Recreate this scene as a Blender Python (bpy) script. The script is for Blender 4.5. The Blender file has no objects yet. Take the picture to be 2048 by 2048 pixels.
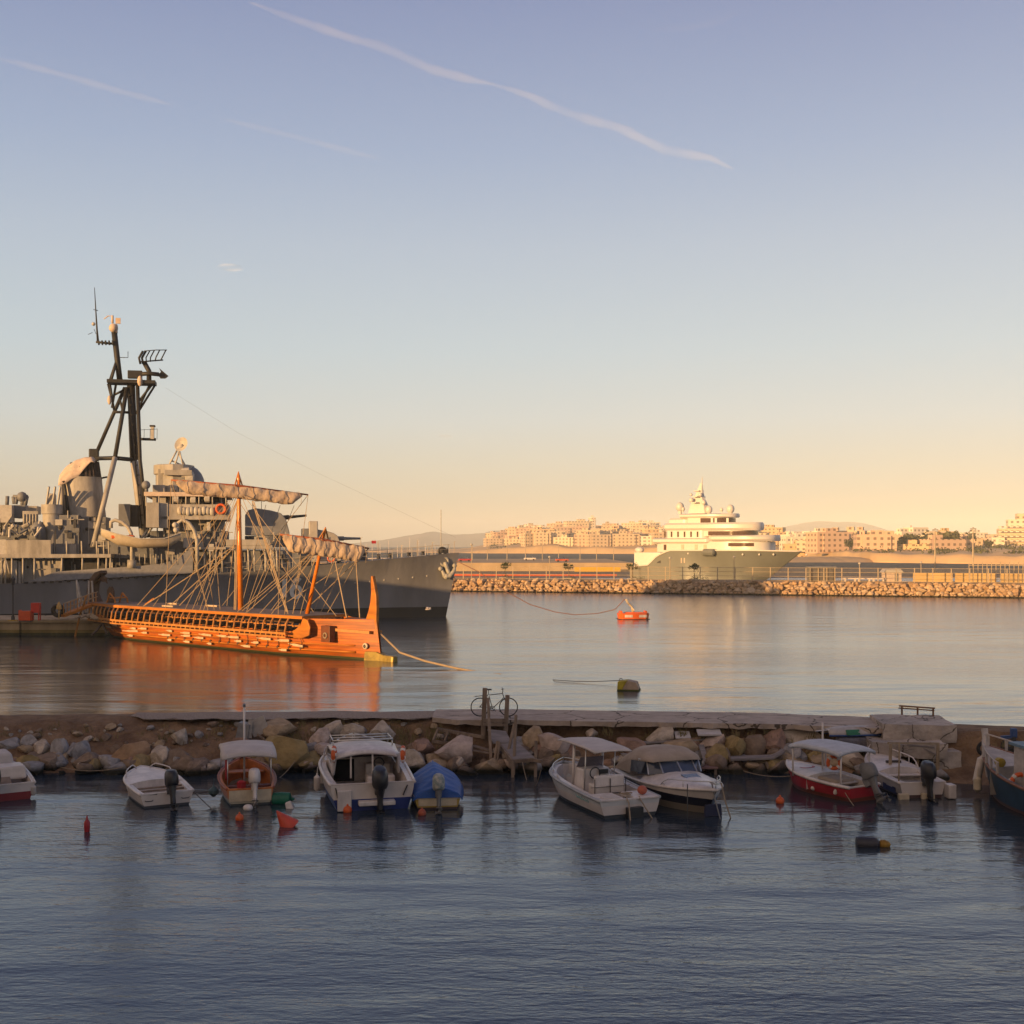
import bpy, bmesh, math, random
from mathutils import Vector, Matrix, noise
R = math.radians
PI = math.pi
rnd = random.Random(7)
scene = bpy.context.scene
COL = scene.collection
F, HZ, CAMH = 2458.0, 1090.0, 8.0          # focal length, horizon row and eye height that fit the photograph


def P(px, py, Y):
    """world point at distance Y seen at that place of the photograph"""
    return Vector(((px - 1024) / F * Y, Y, CAMH - (py - HZ) / F * Y))


def W(px, py, z=0.0):
    """world point at height z seen at that place of the photograph"""
    return P(px, py, (CAMH - z) * F / (py - HZ))


# ---------------------------------------------------------------- materials
MATS = {}


def nt_new(name):
    m = bpy.data.materials.new(name)
    m.use_nodes = True
    nt = m.node_tree
    b = nt.nodes['Principled BSDF']
    return m, nt, b


def lnk(nt, a, b):
    nt.links.new(a, b)


def mat(name, col, rough=0.6, metal=0.0, var=0.25, scale=3.0, bump=0.0, bscale=None, col2=None, stretch=(1, 1, 1), spec=0.4, coat=0.0, alpha=1.0):
    """a painted / worn surface: base colour broken by two octaves of noise in object space"""
    if name in MATS:
        return MATS[name]
    m, nt, b = nt_new(name)
    tc = nt.nodes.new('ShaderNodeTexCoord')
    mp = nt.nodes.new('ShaderNodeMapping')
    mp.inputs['Scale'].default_value = stretch
    lnk(nt, tc.outputs['Object'], mp.inputs['Vector'])
    n = nt.nodes.new('ShaderNodeTexNoise')
    n.inputs['Scale'].default_value = scale
    n.inputs['Detail'].default_value = 6
    n.inputs['Roughness'].default_value = 0.65
    lnk(nt, mp.outputs['Vector'], n.inputs['Vector'])
    cr = nt.nodes.new('ShaderNodeValToRGB')
    c2 = col2 or tuple(c * (1 - var) for c in col)
    c1 = tuple(min(1, c * (1 + var * 0.5)) for c in col)
    e = cr.color_ramp.elements
    e[0].position, e[0].color = 0.32, (*c2, 1)
    e[1].position, e[1].color = 0.66, (*c1, 1)
    lnk(nt, n.outputs['Fac'], cr.inputs['Fac'])
    lnk(nt, cr.outputs['Color'], b.inputs['Base Color'])
    b.inputs['Roughness'].default_value = rough
    b.inputs['Metallic'].default_value = metal
    b.inputs['Specular IOR Level'].default_value = spec
    b.inputs['Coat Weight'].default_value = coat
    b.inputs['Alpha'].default_value = alpha
    if bump:
        n2 = nt.nodes.new('ShaderNodeTexNoise')
        n2.inputs['Scale'].default_value = bscale or scale * 4
        n2.inputs['Detail'].default_value = 5
        lnk(nt, mp.outputs['Vector'], n2.inputs['Vector'])
        bp = nt.nodes.new('ShaderNodeBump')
        bp.inputs['Strength'].default_value = 1.0
        bp.inputs['Distance'].default_value = bump
        lnk(nt, n2.outputs['Fac'], bp.inputs['Height'])
        lnk(nt, bp.outputs['Normal'], b.inputs['Normal'])
    MATS[name] = m
    return m


def bands(name, stops, rough=0.4, var=0.15, scale=2.0, lo=-1.0, hi=9.0, streak=0.0, bump=0.0, bscale=1.0, spec=0.4):
    """paint in horizontal bands: stops = [(z, colour)], object-space height; optional vertical streaks of dirt"""
    if name in MATS:
        return MATS[name]
    m, nt, b = nt_new(name)
    tc = nt.nodes.new('ShaderNodeTexCoord')
    sx = nt.nodes.new('ShaderNodeSeparateXYZ')
    lnk(nt, tc.outputs['Object'], sx.inputs['Vector'])
    mr = nt.nodes.new('ShaderNodeMapRange')
    mr.inputs['From Min'].default_value, mr.inputs['From Max'].default_value = lo, hi
    lnk(nt, sx.outputs['Z'], mr.inputs['Value'])
    cr = nt.nodes.new('ShaderNodeValToRGB')
    cr.color_ramp.interpolation = 'CONSTANT'
    el = cr.color_ramp.elements
    while len(el) < len(stops):
        el.new(0.5)
    for e, (z, c) in zip(el, stops):
        e.position = min(1, max(0, (z - lo) / (hi - lo)))
        e.color = (*c, 1)
    lnk(nt, mr.outputs['Result'], cr.inputs['Fac'])
    mp = nt.nodes.new('ShaderNodeMapping')
    mp.inputs['Scale'].default_value = (1, 1, 0.25 if streak else 1)
    lnk(nt, tc.outputs['Object'], mp.inputs['Vector'])
    n = nt.nodes.new('ShaderNodeTexNoise')
    n.inputs['Scale'].default_value = scale
    n.inputs['Detail'].default_value = 6
    lnk(nt, mp.outputs['Vector'], n.inputs['Vector'])
    r2 = nt.nodes.new('ShaderNodeMapRange')
    r2.inputs['From Min'].default_value, r2.inputs['From Max'].default_value = 0.3, 0.7
    r2.inputs['To Min'].default_value, r2.inputs['To Max'].default_value = 1 - var - streak, 1 + var * 0.4
    lnk(nt, n.outputs['Fac'], r2.inputs['Value'])
    mx = nt.nodes.new('ShaderNodeVectorMath')
    mx.operation = 'SCALE'
    lnk(nt, cr.outputs['Color'], mx.inputs[0])
    lnk(nt, r2.outputs['Result'], mx.inputs['Scale'])
    lnk(nt, mx.outputs['Vector'], b.inputs['Base Color'])
    b.inputs['Roughness'].default_value = rough
    b.inputs['Specular IOR Level'].default_value = spec
    if bump:
        n2 = nt.nodes.new('ShaderNodeTexNoise')
        n2.inputs['Scale'].default_value = bscale
        n2.inputs['Detail'].default_value = 3
        mp2 = nt.nodes.new('ShaderNodeMapping')
        mp2.inputs['Scale'].default_value = (1, 1, 0.3)
        lnk(nt, tc.outputs['Object'], mp2.inputs['Vector'])
        lnk(nt, mp2.outputs['Vector'], n2.inputs['Vector'])
        bp = nt.nodes.new('ShaderNodeBump')
        bp.inputs['Distance'].default_value = bump
        lnk(nt, n2.outputs['Fac'], bp.inputs['Height'])
        lnk(nt, bp.outputs['Normal'], b.inputs['Normal'])
    MATS[name] = m
    return m


# ---------------------------------------------------------------- mesh builder
class MB:
    def __init__(self, M=None):
        self.v, self.f, self.M, self.mi, self.cur = [], [], M or Matrix(), [], 0

    def vert(self, p):
        self.v.append(tuple(self.M @ Vector(p)))
        return len(self.v) - 1

    def face(self, idx):
        self.f.append(tuple(idx))
        self.mi.append(self.cur)

    def poly(self, pts):
        self.face([self.vert(p) for p in pts])
        return self

    def box(self, c, s, rz=0, rx=0, ry=0, top=None):
        """box centre c, size s; top = (sx, sy) scale of the upper face"""
        A = Matrix.Translation(c) @ Matrix.Rotation(rz, 4, 'Z') @ Matrix.Rotation(ry, 4, 'Y') @ Matrix.Rotation(rx, 4, 'X')
        tx, ty = top or (1, 1)
        q = []
        for z in (-1, 1):
            kx, ky = (tx, ty) if z > 0 else (1, 1)
            for x, y in ((-1, -1), (1, -1), (1, 1), (-1, 1)):
                q.append(self.vert(A @ Vector((x * s[0] / 2 * kx, y * s[1] / 2 * ky, z * s[2] / 2))))
        for a in ((3, 2, 1, 0), (4, 5, 6, 7), (0, 1, 5, 4), (1, 2, 6, 5), (2, 3, 7, 6), (3, 0, 4, 7)):
            self.face([q[i] for i in a])
        return self

    def bar(self, p0, p1, w, h=None):
        """square bar between two points"""
        h = h or w
        p0, p1 = Vector(p0), Vector(p1)
        d = (p1 - p0).normalized()
        up = Vector((0, 0, 1)) if abs(d.z) < 0.95 else Vector((0, 1, 0))
        a = d.cross(up).normalized() * (w / 2)
        b = a.cross(d).normalized() * (h / 2)
        q = [self.vert(p + i * a + j * b) for p in (p0, p1) for i, j in ((-1, -1), (1, -1), (1, 1), (-1, 1))]
        for t in ((3, 2, 1, 0), (4, 5, 6, 7), (0, 1, 5, 4), (1, 2, 6, 5), (2, 3, 7, 6), (3, 0, 4, 7)):
            self.face([q[i] for i in t])
        return self

    def loft(self, rings, closed=True, caps=True, loop=False):
        ids = [[self.vert(p) for p in r] for r in rings]
        n = len(ids[0])
        m = len(ids)
        for i in range(m if loop else m - 1):
            a, b = ids[i], ids[(i + 1) % m]
            for j in range(n if closed else n - 1):
                k = (j + 1) % n
                self.face((a[j], a[k], b[k], b[j]))
        if caps and closed and not loop:
            self.face(list(reversed(ids[0])))
            self.face(ids[-1])
        return self

    def tube(self, pts, r, n=6, closed=False):
        pts = [Vector(p) for p in pts]
        m = len(pts)
        rr = r if isinstance(r, (list, tuple)) else [r] * m
        rings = []
        a = None
        for i, p in enumerate(pts):
            if closed:
                d = pts[(i + 1) % m] - pts[i - 1]
            else:
                d = pts[min(i + 1, m - 1)] - pts[max(i - 1, 0)]
            d = d.normalized() if d.length > 1e-9 else Vector((0, 0, 1))
            if a is None:
                up = Vector((0, 0, 1)) if abs(d.z) < 0.9 else Vector((1, 0, 0))
                a = d.cross(up).normalized()
            else:
                a = (a - d * a.dot(d))
                a = a.normalized() if a.length > 1e-6 else d.orthogonal().normalized()
            b = d.cross(a)
            rings.append([p + rr[i] * (math.cos(2 * PI * k / n) * a + math.sin(2 * PI * k / n) * b) for k in range(n)])
        return self.loft(rings, loop=closed)

    def lathe(self, prof, c=(0, 0, 0), n=12, axis='Z', sx=1, sy=1):
        """prof = [(radius, height)]"""
        c = Vector(c)
        rings = []
        for r, h in prof:
            ring = []
            for k in range(n):
                a = 2 * PI * k / n
                u, v = r * math.cos(a) * sx, r * math.sin(a) * sy
                ring.append(c + Vector({'Z': (u, v, h), 'X': (h, u, v), 'Y': (v, h, u)}[axis]))
            rings.append(ring)
        return self.loft(rings)

    def ball(self, c, r, n=10, s=(1, 1, 1)):
        c = Vector(c)
        m = max(4, n // 2 + 1)
        rings = []
        for i in range(m + 1):
            t = PI * (0.02 + 0.96 * i / m) - PI / 2
            rings.append([c + Vector((r * math.cos(t) * math.cos(2 * PI * k / n) * s[0], r * math.cos(t) * math.sin(2 * PI * k / n) * s[1], r * math.sin(t) * s[2])) for k in range(n)])
        return self.loft(rings)

    def torus(self, c, R_, r, axis='Z', n=18, m=8):
        c = Vector(c)
        pts = []
        for k in range(n):
            a = 2 * PI * k / n
            u, v = R_ * math.cos(a), R_ * math.sin(a)
            pts.append(c + Vector({'Z': (u, v, 0), 'X': (0, u, v), 'Y': (u, 0, v)}[axis]))
        return self.tube(pts, r, m, closed=True)

    def prism(self, poly, y0, y1, plane='XZ'):
        """extrude a 2-D outline between y0 and y1 along the axis missing from plane"""
        def q(a, b, y):
            return {'XZ': (a, y, b), 'XY': (a, b, y), 'YZ': (y, a, b)}[plane]
        self.loft([[q(a, b, y0) for a, b in poly], [q(a, b, y1) for a, b in poly]])
        return self

    def grid(self, fn, nu, nv):
        ids = [[self.vert(fn(i / nu, j / nv)) for j in range(nv + 1)] for i in range(nu + 1)]
        for i in range(nu):
            for j in range(nv):
                self.face((ids[i][j], ids[i + 1][j], ids[i + 1][j + 1], ids[i][j + 1]))
        return self

    def build(self, name, m, parent=None, smooth=False, bevel=0, solid=0, sub=0, fix=True):
        me = bpy.data.meshes.new(name)
        me.from_pydata(self.v, [], self.f)
        for x in (m if isinstance(m, (list, tuple)) else [m]):
            me.materials.append(x)
        if isinstance(m, (list, tuple)):
            me.polygons.foreach_set('material_index', self.mi)
        if fix:
            bm = bmesh.new()
            bm.from_mesh(me)
            bmesh.ops.recalc_face_normals(bm, faces=bm.faces)
            bm.to_mesh(me)
            bm.free()
        if smooth:
            me.polygons.foreach_set('use_smooth', [True] * len(me.polygons))
            if smooth is not True:
                me.set_sharp_from_angle(angle=R(smooth))
        me.update()
        o = bpy.data.objects.new(name, me)
        COL.objects.link(o)
        if parent is not None:
            o.parent = parent
        if solid:
            md = o.modifiers.new('thickness', 'SOLIDIFY')
            md.thickness = solid
        if bevel:
            md = o.modifiers.new('bevel', 'BEVEL')
            md.width = bevel
            md.segments = 2
            md.limit_method = 'ANGLE'
        if sub:
            md = o.modifiers.new('smooth', 'SUBSURF')
            md.levels = md.render_levels = sub
        return o


def thing(name, label, cat, loc=(0, 0, 0), rz=0.0, group=None):
    o = bpy.data.objects.new(name, None)
    o.empty_display_size = 0.3
    COL.objects.link(o)
    o.location = loc
    o.rotation_euler = (0, 0, rz)
    return tag(o, label, cat, group)


def tag(o, label, cat, group=None, kind=None):
    o['label'] = label
    o['category'] = cat
    if group:
        o['group'] = group
    if kind:
        o['kind'] = kind
    return o


def struct(o, kind='structure'):
    o['kind'] = kind
    return o


def copy_tree(o, loc=None, rz=None, label=None, group=None, parent=None):
    kids = [k for k in o.children]
    c = o.copy()
    COL.objects.link(c)
    if parent is not None:
        c.parent = parent
    if loc is not None:
        c.location = loc
    if rz is not None:
        c.rotation_euler = (0, 0, rz)
    if label:
        c['label'] = label
    if group:
        c['group'] = group
    for k in kids:
        copy_tree(k, parent=c)
    return c


def sag(a, b, drop, n=10):
    a, b = Vector(a), Vector(b)
    return [a.lerp(b, i / n) - Vector((0, 0, drop * 4 * (i / n) * (1 - i / n))) for i in range(n + 1)]


def lerp(a, b, t):
    return a + (b - a) * t


def table(x, pts):
    """piecewise-linear lookup"""
    if x <= pts[0][0]:
        return pts[0][1]
    for (x0, y0), (x1, y1) in zip(pts, pts[1:]):
        if x <= x1:
            return y0 + (y1 - y0) * (x - x0) / (x1 - x0)
    return pts[-1][1]
# ================================================================= camera, sun, sky, air
cam = bpy.data.cameras.new('camera')
cam.sensor_width = 36
cam.lens = 36 * F / 2048
cam.shift_y = (HZ - 1024) / 2048
cam.clip_start, cam.clip_end = 0.2, 60000
co = bpy.data.objects.new('camera', cam)
COL.objects.link(co)
co.location = (0, 0, CAMH)
co.rotation_euler = (PI / 2, 0, 0)
scene.camera = co

SUN_AZ, SUN_EL = R(45), R(6.0)                 # the sun stands behind the camera, to the left
TO_SUN = Vector((-math.sin(SUN_AZ) * math.cos(SUN_EL), -math.cos(SUN_AZ) * math.cos(SUN_EL), math.sin(SUN_EL)))
sl = bpy.data.lights.new('sun', 'SUN')
sl.energy = 5.0
sl.angle = R(0.5)
sl.color = (1.0, 0.57, 0.22)
so = bpy.data.objects.new('sun', sl)
COL.objects.link(so)
so.rotation_euler = TO_SUN.to_track_quat('Z', 'Y').to_euler()
so.location = (0, -20, 60)

w = bpy.data.worlds.new('World')
scene.world = w
w.use_nodes = True
nt = w.node_tree
bg = nt.nodes['Background']
sky = nt.nodes.new('ShaderNodeTexSky')
sky.sky_type = 'NISHITA'
sky.sun_disc = False
sky.sun_elevation = SUN_EL
sky.sun_rotation = PI + SUN_AZ
sky.dust_density = 2.5
sky.air_density = 1.0
tc = nt.nodes.new('ShaderNodeTexCoord')
sx = nt.nodes.new('ShaderNodeSeparateXYZ')
lnk(nt, tc.outputs['Generated'], sx.inputs['Vector'])
ramp = nt.nodes.new('ShaderNodeValToRGB')
def s2l(c):
    return tuple(((v / 255 + 0.055) / 1.055) ** 2.4 if v > 10 else v / 255 / 12.92 for v in c)
stops = [(0.0, (200, 188, 156)), (0.025, (204, 196, 168)), (0.06, (206, 206, 190)), (0.10, (202, 211, 210)), (0.155, (191, 207, 215)), (0.235, (178, 193, 210)),
         (0.305, (158, 175, 203)), (0.41, (132, 147, 185)), (0.62, (84, 98, 142)), (1.0, (54, 64, 104))]
el = ramp.color_ramp.elements
while len(el) < len(stops):
    el.new(0.5)
for e, (p, c) in zip(el, stops):
    e.position = p
    e.color = (*s2l(c), 1)
lnk(nt, sx.outputs['Z'], ramp.inputs['Fac'])
SKYK = 0.1
sc_ = nt.nodes.new('ShaderNodeVectorMath')
sc_.operation = 'SCALE'
sc_.inputs['Scale'].default_value = 0.625 / SKYK
lnk(nt, ramp.outputs['Color'], sc_.inputs[0])
mix = nt.nodes.new('ShaderNodeMix')
mix.data_type = 'RGBA'
mix.inputs['Factor'].default_value = 0.93
lnk(nt, sky.outputs['Color'], mix.inputs['A'])
lnk(nt, sc_.outputs['Vector'], mix.inputs['B'])
# the western half of the sky, behind the camera, glows warm round the low sun
dot = nt.nodes.new('ShaderNodeVectorMath')
dot.operation = 'DOT_PRODUCT'
lnk(nt, tc.outputs['Generated'], dot.inputs[0])
dot.inputs[1].default_value = (TO_SUN.x, TO_SUN.y, 0.25)
gl = nt.nodes.new('ShaderNodeMapRange')
gl.interpolation_type = 'SMOOTHSTEP'
gl.inputs['From Min'].default_value, gl.inputs['From Max'].default_value = 0.0, 1.0
lnk(nt, dot.outputs['Value'], gl.inputs['Value'])
gm = nt.nodes.new('ShaderNodeMix')
gm.data_type = 'RGBA'
gm.inputs['B'].default_value = (0.42 / SKYK, 0.31 / SKYK, 0.24 / SKYK, 1)
lnk(nt, gl.outputs['Result'], gm.inputs['Factor'])
lnk(nt, mix.outputs['Result'], gm.inputs['A'])
lnk(nt, gm.outputs['Result'], bg.inputs['Color'])
bg.inputs['Strength'].default_value = SKYK

vs = scene.view_settings
vs.view_transform = 'Standard'
vs.look = 'None'
vs.exposure = 0.75
vs.gamma = 1.0
scene.cycles.use_denoising = True
scene.cycles.max_bounces = 6
scene.cycles.volume_bounces = 1
scene.cycles.caustics_reflective = False
scene.cycles.caustics_refractive = False

# ---- sea: one sheet to the horizon
m, nt, b = nt_new('sea_water')
b.inputs['Base Color'].default_value = (0.022, 0.034, 0.050, 1)
b.inputs['Roughness'].default_value = 0.06
b.inputs['IOR'].default_value = 1.37
b.inputs['Specular Tint'].default_value = (0.86, 0.95, 1.0, 1)
b.inputs['Specular IOR Level'].default_value = 1.0
tc = nt.nodes.new('ShaderNodeTexCoord')
def wnoise(scale, sxyz, rot, detail, dist=0.0):
    mp = nt.nodes.new('ShaderNodeMapping')
    mp.inputs['Scale'].default_value = sxyz
    mp.inputs['Rotation'].default_value = (0, 0, rot)
    lnk(nt, tc.outputs['Object'], mp.inputs['Vector'])
    n = nt.nodes.new('ShaderNodeTexNoise')
    n.inputs['Scale'].default_value = scale
    n.inputs['Detail'].default_value = detail
    n.inputs['Distortion'].default_value = dist
    lnk(nt, mp.outputs['Vector'], n.inputs['Vector'])
    return n.outputs['Fac']
def math_(op, a, b_):
    n = nt.nodes.new('ShaderNodeMath')
    n.operation = op
    for i, x in enumerate((a, b_)):
        if isinstance(x, (int, float)):
            n.inputs[i].default_value = x
        else:
            lnk(nt, x, n.inputs[i])
    return n.outputs[0]
# wind ripples in the near basin, a calm harbour beyond the jetty; gust patches change the ripple height
sep = nt.nodes.new('ShaderNodeSeparateXYZ')
lnk(nt, tc.outputs['Object'], sep.inputs['Vector'])
near = nt.nodes.new('ShaderNodeMapRange')
near.inputs['From Min'].default_value, near.inputs['From Max'].default_value = 30, 41
near.inputs['To Min'].default_value, near.inputs['To Max'].default_value = 1.0, 0.6
lnk(nt, sep.outputs['Y'], near.inputs['Value'])
patch = nt.nodes.new('ShaderNodeMapRange')
patch.inputs['From Min'].default_value, patch.inputs['From Max'].default_value = 0.35, 0.65
patch.inputs['To Min'].default_value, patch.inputs['To Max'].default_value = 0.45, 1.25
lnk(nt, wnoise(0.05, (0.5, 1.6, 1), R(8), 3), patch.inputs['Value'])
rgh = nt.nodes.new('ShaderNodeValToRGB')               # unresolved ripples: finer near, coarser out in the harbour and at sea
e = rgh.color_ramp.elements
for pos, v in ((0.0, .09), (0.11, .10), (0.14, .15), (0.60, .17), (0.85, .27)):
    q = e[0] if pos == 0.0 else (e[1] if pos == 0.85 else e.new(pos))
    q.position, q.color = pos, (v, v, v, 1)
ry = nt.nodes.new('ShaderNodeMapRange')
ry.inputs['From Min'].default_value, ry.inputs['From Max'].default_value = 0, 350
lnk(nt, sep.outputs['Y'], ry.inputs['Value'])
lnk(nt, ry.outputs['Result'], rgh.inputs['Fac'])
lnk(nt, rgh.outputs['Color'], b.inputs['Roughness'])
h1 = wnoise(1.35, (0.8, 2.3, 1), R(14), 4, 0.4)
h2 = wnoise(5.0, (0.8, 1.7, 1), R(10), 3, 0.2)
h3 = wnoise(0.22, (0.6, 1.8, 1), R(-6), 2)
far = nt.nodes.new('ShaderNodeMapRange')            # the open sea outside the breakwater is ruffled
far.inputs['From Min'].default_value, far.inputs['From Max'].default_value = 240, 300
far.inputs['To Min'].default_value, far.inputs['To Max'].default_value = 0.0, 2.6
lnk(nt, sep.outputs['Y'], far.inputs['Value'])
h = math_('ADD', math_('MULTIPLY', h1, 0.026), math_('MULTIPLY', h2, 0.013))
h = math_('MULTIPLY', h, math_('MULTIPLY', math_('ADD', near.outputs['Result'], far.outputs['Result']), patch.outputs['Result']))
band = nt.nodes.new('ShaderNodeMapRange')
band.inputs['From Min'].default_value, band.inputs['From Max'].default_value = 0.38, 0.62
band.inputs['To Min'].default_value, band.inputs['To Max'].default_value = 0.03, 0.15
lnk(nt, wnoise(0.03, (0.25, 1.6, 1), R(-3), 3), band.inputs['Value'])
h = math_('ADD', h, math_('MULTIPLY', h3, band.outputs['Result']))
bp = nt.nodes.new('ShaderNodeBump')
bp.inputs['Strength'].default_value = 1.0
bp.inputs['Distance'].default_value = 1.0
lnk(nt, h, bp.inputs['Height'])
lnk(nt, bp.outputs['Normal'], b.inputs['Normal'])
SEA = m
g = MB()
g.poly([(-9000, -500, 0), (9000, -500, 0), (9000, 12000, 0), (-9000, 12000, 0)])
struct(g.build('sea', SEA))
# ================================================================= the town behind the camera shades the near basin; a warehouse added at left shades the destroyer
CONC = mat('concrete', (0.40, 0.325, 0.275), 0.9, var=0.3, scale=1.4, bump=0.03, bscale=9)
def facade(name, col):
    m = mat(name, col, 0.85, var=0.15, scale=0.3)
    return m
def quay_building(label, c, L, D, H, along, storeys, col):
    """flat-roofed block; along = unit vector of its long side"""
    t = thing('quay_building', label, 'building', c, math.atan2(along[1], along[0]), 'buildings on the shore behind the viewpoint')
    MB().box((0, 0, H / 2 - 0.5), (L, D, H + 1)).build('walls', facade('wall_%d' % int(col[0] * 100), col), t)
    MB().box((0, 0, H + 0.2), (L + 0.5, D + 0.5, 0.3)).build('roof', CONC, t)
    g, f = MB(), MB()
    n = int(L / 3.2)
    for s in range(storeys):
        for i in range(n):
            x = -L / 2 + L * (i + .5) / n
            for sy in (-1, 1):
                g.box((x, sy * (D / 2 + 0.0), H * (s + .55) / storeys), (1.3, 0.06, 1.5))
    o = g.build('windows', mat('window_dark', (0.03, 0.035, 0.04), 0.15, var=0.1), t)
    o['kind'] = 'stuff'
    return t

perp = Vector((math.cos(SUN_AZ), -math.sin(SUN_AZ), 0))      # across the sun's rays
sun2 = Vector((-math.sin(SUN_AZ), -math.cos(SUN_AZ), 0))
def shore(label, p0, p1, dist, H, D, st, col):
    c = perp * ((p0 + p1) / 2) + sun2 * dist
    quay_building(label, (c.x, c.y, 0), abs(p1 - p0), D, H, perp, st, col)
TE = math.tan(SUN_EL)
# near basin and jetty: the shade's upper edge falls to the water about 75 m out
shore('long cream apartment block on the shore behind the viewpoint', -52, 60, 25, (25 + 60) * TE, 12, 3, (0.40, 0.36, 0.30))
# destroyer's hull: warehouse added outside the picture to cast shade on it
f_ = Vector((math.cos(R(12)), math.sin(R(12)), 0))
c = Vector((-21, 131, 0)) + sun2 * 50 - f_ * 26 + Vector((f_.y, -f_.x, 0)) * 6
quay_building('grey warehouse added out of view to shade the warship hull', (c.x, c.y, 0), 52, 12, 4.4 + 50 * TE, f_, 3, (0.36, 0.33, 0.30))
# ================================================================= jetty: earth mole, broken concrete path, boulders
DIRT = mat('dirt', (0.19, 0.12, 0.07), 0.95, var=0.55, scale=1.3, bump=0.12, bscale=6, col2=(0.10, 0.055, 0.03))
CONC = mat('concrete', (0.40, 0.325, 0.275), 0.9, var=0.3, scale=1.4, bump=0.03, bscale=9)
CONC2 = mat('concrete_pale', (0.40, 0.34, 0.30), 0.9, var=0.4, scale=1.1, bump=0.05, bscale=6)
WOOD = mat('weathered_wood', (0.22, 0.165, 0.125), 0.85, var=0.5, scale=2.5, stretch=(1, 1, 0.25), bump=0.01)
WOODG = mat('grey_planks', (0.24, 0.215, 0.215), 0.85, var=0.35, scale=3, stretch=(0.3, 2, 1))
BACK = [(-60, 49), (-32, 48.2), (-20, 47.5), (-10, 48.2), (0, 48.5), (10, 47.4), (14, 46.0), (18.4, 44.3), (26, 43.2), (60, 41)]
def back_y(x):
    return table(x, BACK)
def nz(x, y, z=0.0, s=1.0):
    return noise.noise(Vector((x * s, y * s, z * s)))
def top_z(x):
    return 1.5 + 0.05 * nz(x, 3, 0, 0.3)

LEFT = [(-0.35, -1.5), (-0.1, 1.1), (0.15, 1.45), (0.9, 1.48), (1.7, 1.36), (2.3, 1.10), (2.8, 0.86), (3.3, 0.66), (3.9, 0.35), (4.6, 0.02), (5.4, -0.5), (6.4, -1.2)]
RIGHT = [(-0.35, -1.5), (-0.1, 1.2), (0.15, 1.46), (1.4, 1.47), (2.0, 1.43), (2.15, 1.30), (2.22, 1.02), (2.45, 0.74), (3.2, 0.42), (4.3, 0.05), (5.2, -0.5), (6.2, -1.2)]
g = MB()
NX = 300
def jet(u, v):
    x = -62 + 110 * u
    i = v * 11
    k = min(1, max(0, (x + 5.0) / 2.5))
    j = min(int(i), 10)
    fr = i - j
    d, z = (lerp(lerp(LEFT[j][q], LEFT[j + 1][q], fr), lerp(RIGHT[j][q], RIGHT[j + 1][q], fr), k) for q in (0, 1))
    n = nz(x, d * 2, 1, 0.6) * 0.22 + nz(x, d, 2, 2.3) * 0.10
    e = min(1, max(0, (d - 0.6) / 1.5))
    return (x, back_y(x) - d + n * e * 1.2 + 0.12 * nz(x, 9, 0, 0.8), z + n * e * 0.8 + 0.03 * nz(x, d, 5, 1.5))
g.grid(jet, NX, 44)
struct(g.build('jetty', DIRT, smooth=True))

# gravel-strewn path along the top, a poured slab with a broken lip further right
def cracked(m, scale=.45, width=.012):
    nt = m.node_tree
    b = nt.nodes['Principled BSDF']
    src = b.inputs['Base Color'].links[0].from_socket
    tc = nt.nodes.new('ShaderNodeTexCoord')
    n = nt.nodes.new('ShaderNodeTexNoise'); n.inputs['Scale'].default_value = 1.5; n.inputs['Detail'].default_value = 5
    lnk(nt, tc.outputs['Object'], n.inputs['Vector'])
    ad = nt.nodes.new('ShaderNodeMix'); ad.data_type = 'RGBA'; ad.blend_type = 'LINEAR_LIGHT'; ad.inputs['Factor'].default_value = .35
    lnk(nt, tc.outputs['Object'], ad.inputs['A']); lnk(nt, n.outputs['Color'], ad.inputs['B'])
    v = nt.nodes.new('ShaderNodeTexVoronoi'); v.feature = 'DISTANCE_TO_EDGE'; v.inputs['Scale'].default_value = scale
    lnk(nt, ad.outputs['Result'], v.inputs['Vector'])
    lt = nt.nodes.new('ShaderNodeMath'); lt.operation = 'LESS_THAN'; lt.inputs[1].default_value = width
    lnk(nt, v.outputs['Distance'], lt.inputs[0])
    mx = nt.nodes.new('ShaderNodeMix'); mx.data_type = 'RGBA'; mx.inputs['B'].default_value = (.09, .07, .055, 1)
    lnk(nt, lt.outputs[0], mx.inputs['Factor']); lnk(nt, src, mx.inputs['A'])
    lnk(nt, mx.outputs['Result'], b.inputs['Base Color'])
cracked(CONC)
cracked(CONC2, .6, .01)
GRAV = mat('gravel', (0.33, 0.26, 0.215), 0.95, var=0.45, scale=14, bump=0.05, bscale=30)
def strip(name, x0, x1, d0, d1, z0, th, m, jag, seed):
    g = MB()
    n = int((x1 - x0) / 0.18)
    rings = []
    for i in range(n + 1):
        x = x0 + (x1 - x0) * i / n
        fade = min(1, (x - x0) / 1.2 + 0.15, (x1 - x) / 1.2 + 0.15)
        f = d1 + jag * (nz(x, seed, 0, 0.9) + 0.6 * nz(x, seed, 0, 3.1)) - (1 - fade) * 1.0
        b = back_y(x) - d0 + 0.1 * nz(x, seed + 4, 0, 0.8)
        z = z0 + 0.035 * nz(x, seed + 9, 0, 0.5)
        dz = 0.06 * nz(x, seed + 2, 0, 2.0)
        rings.append([(x, b, z), (x, b - (f - d0) * 0.5, z + 0.02), (x, back_y(x) - f, z - 0.015), (x, back_y(x) - f + 0.03, z - th + dz), (x, b - (f - d0) * 0.5, z - th), (x, b, z - th)])
    g.loft(rings)
    return struct(g.build(name, m))
strip('gravel_path', -14.5, -1.6, 0.25, 2.1, 1.50, 0.05, GRAV, 0.35, 3)
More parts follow.
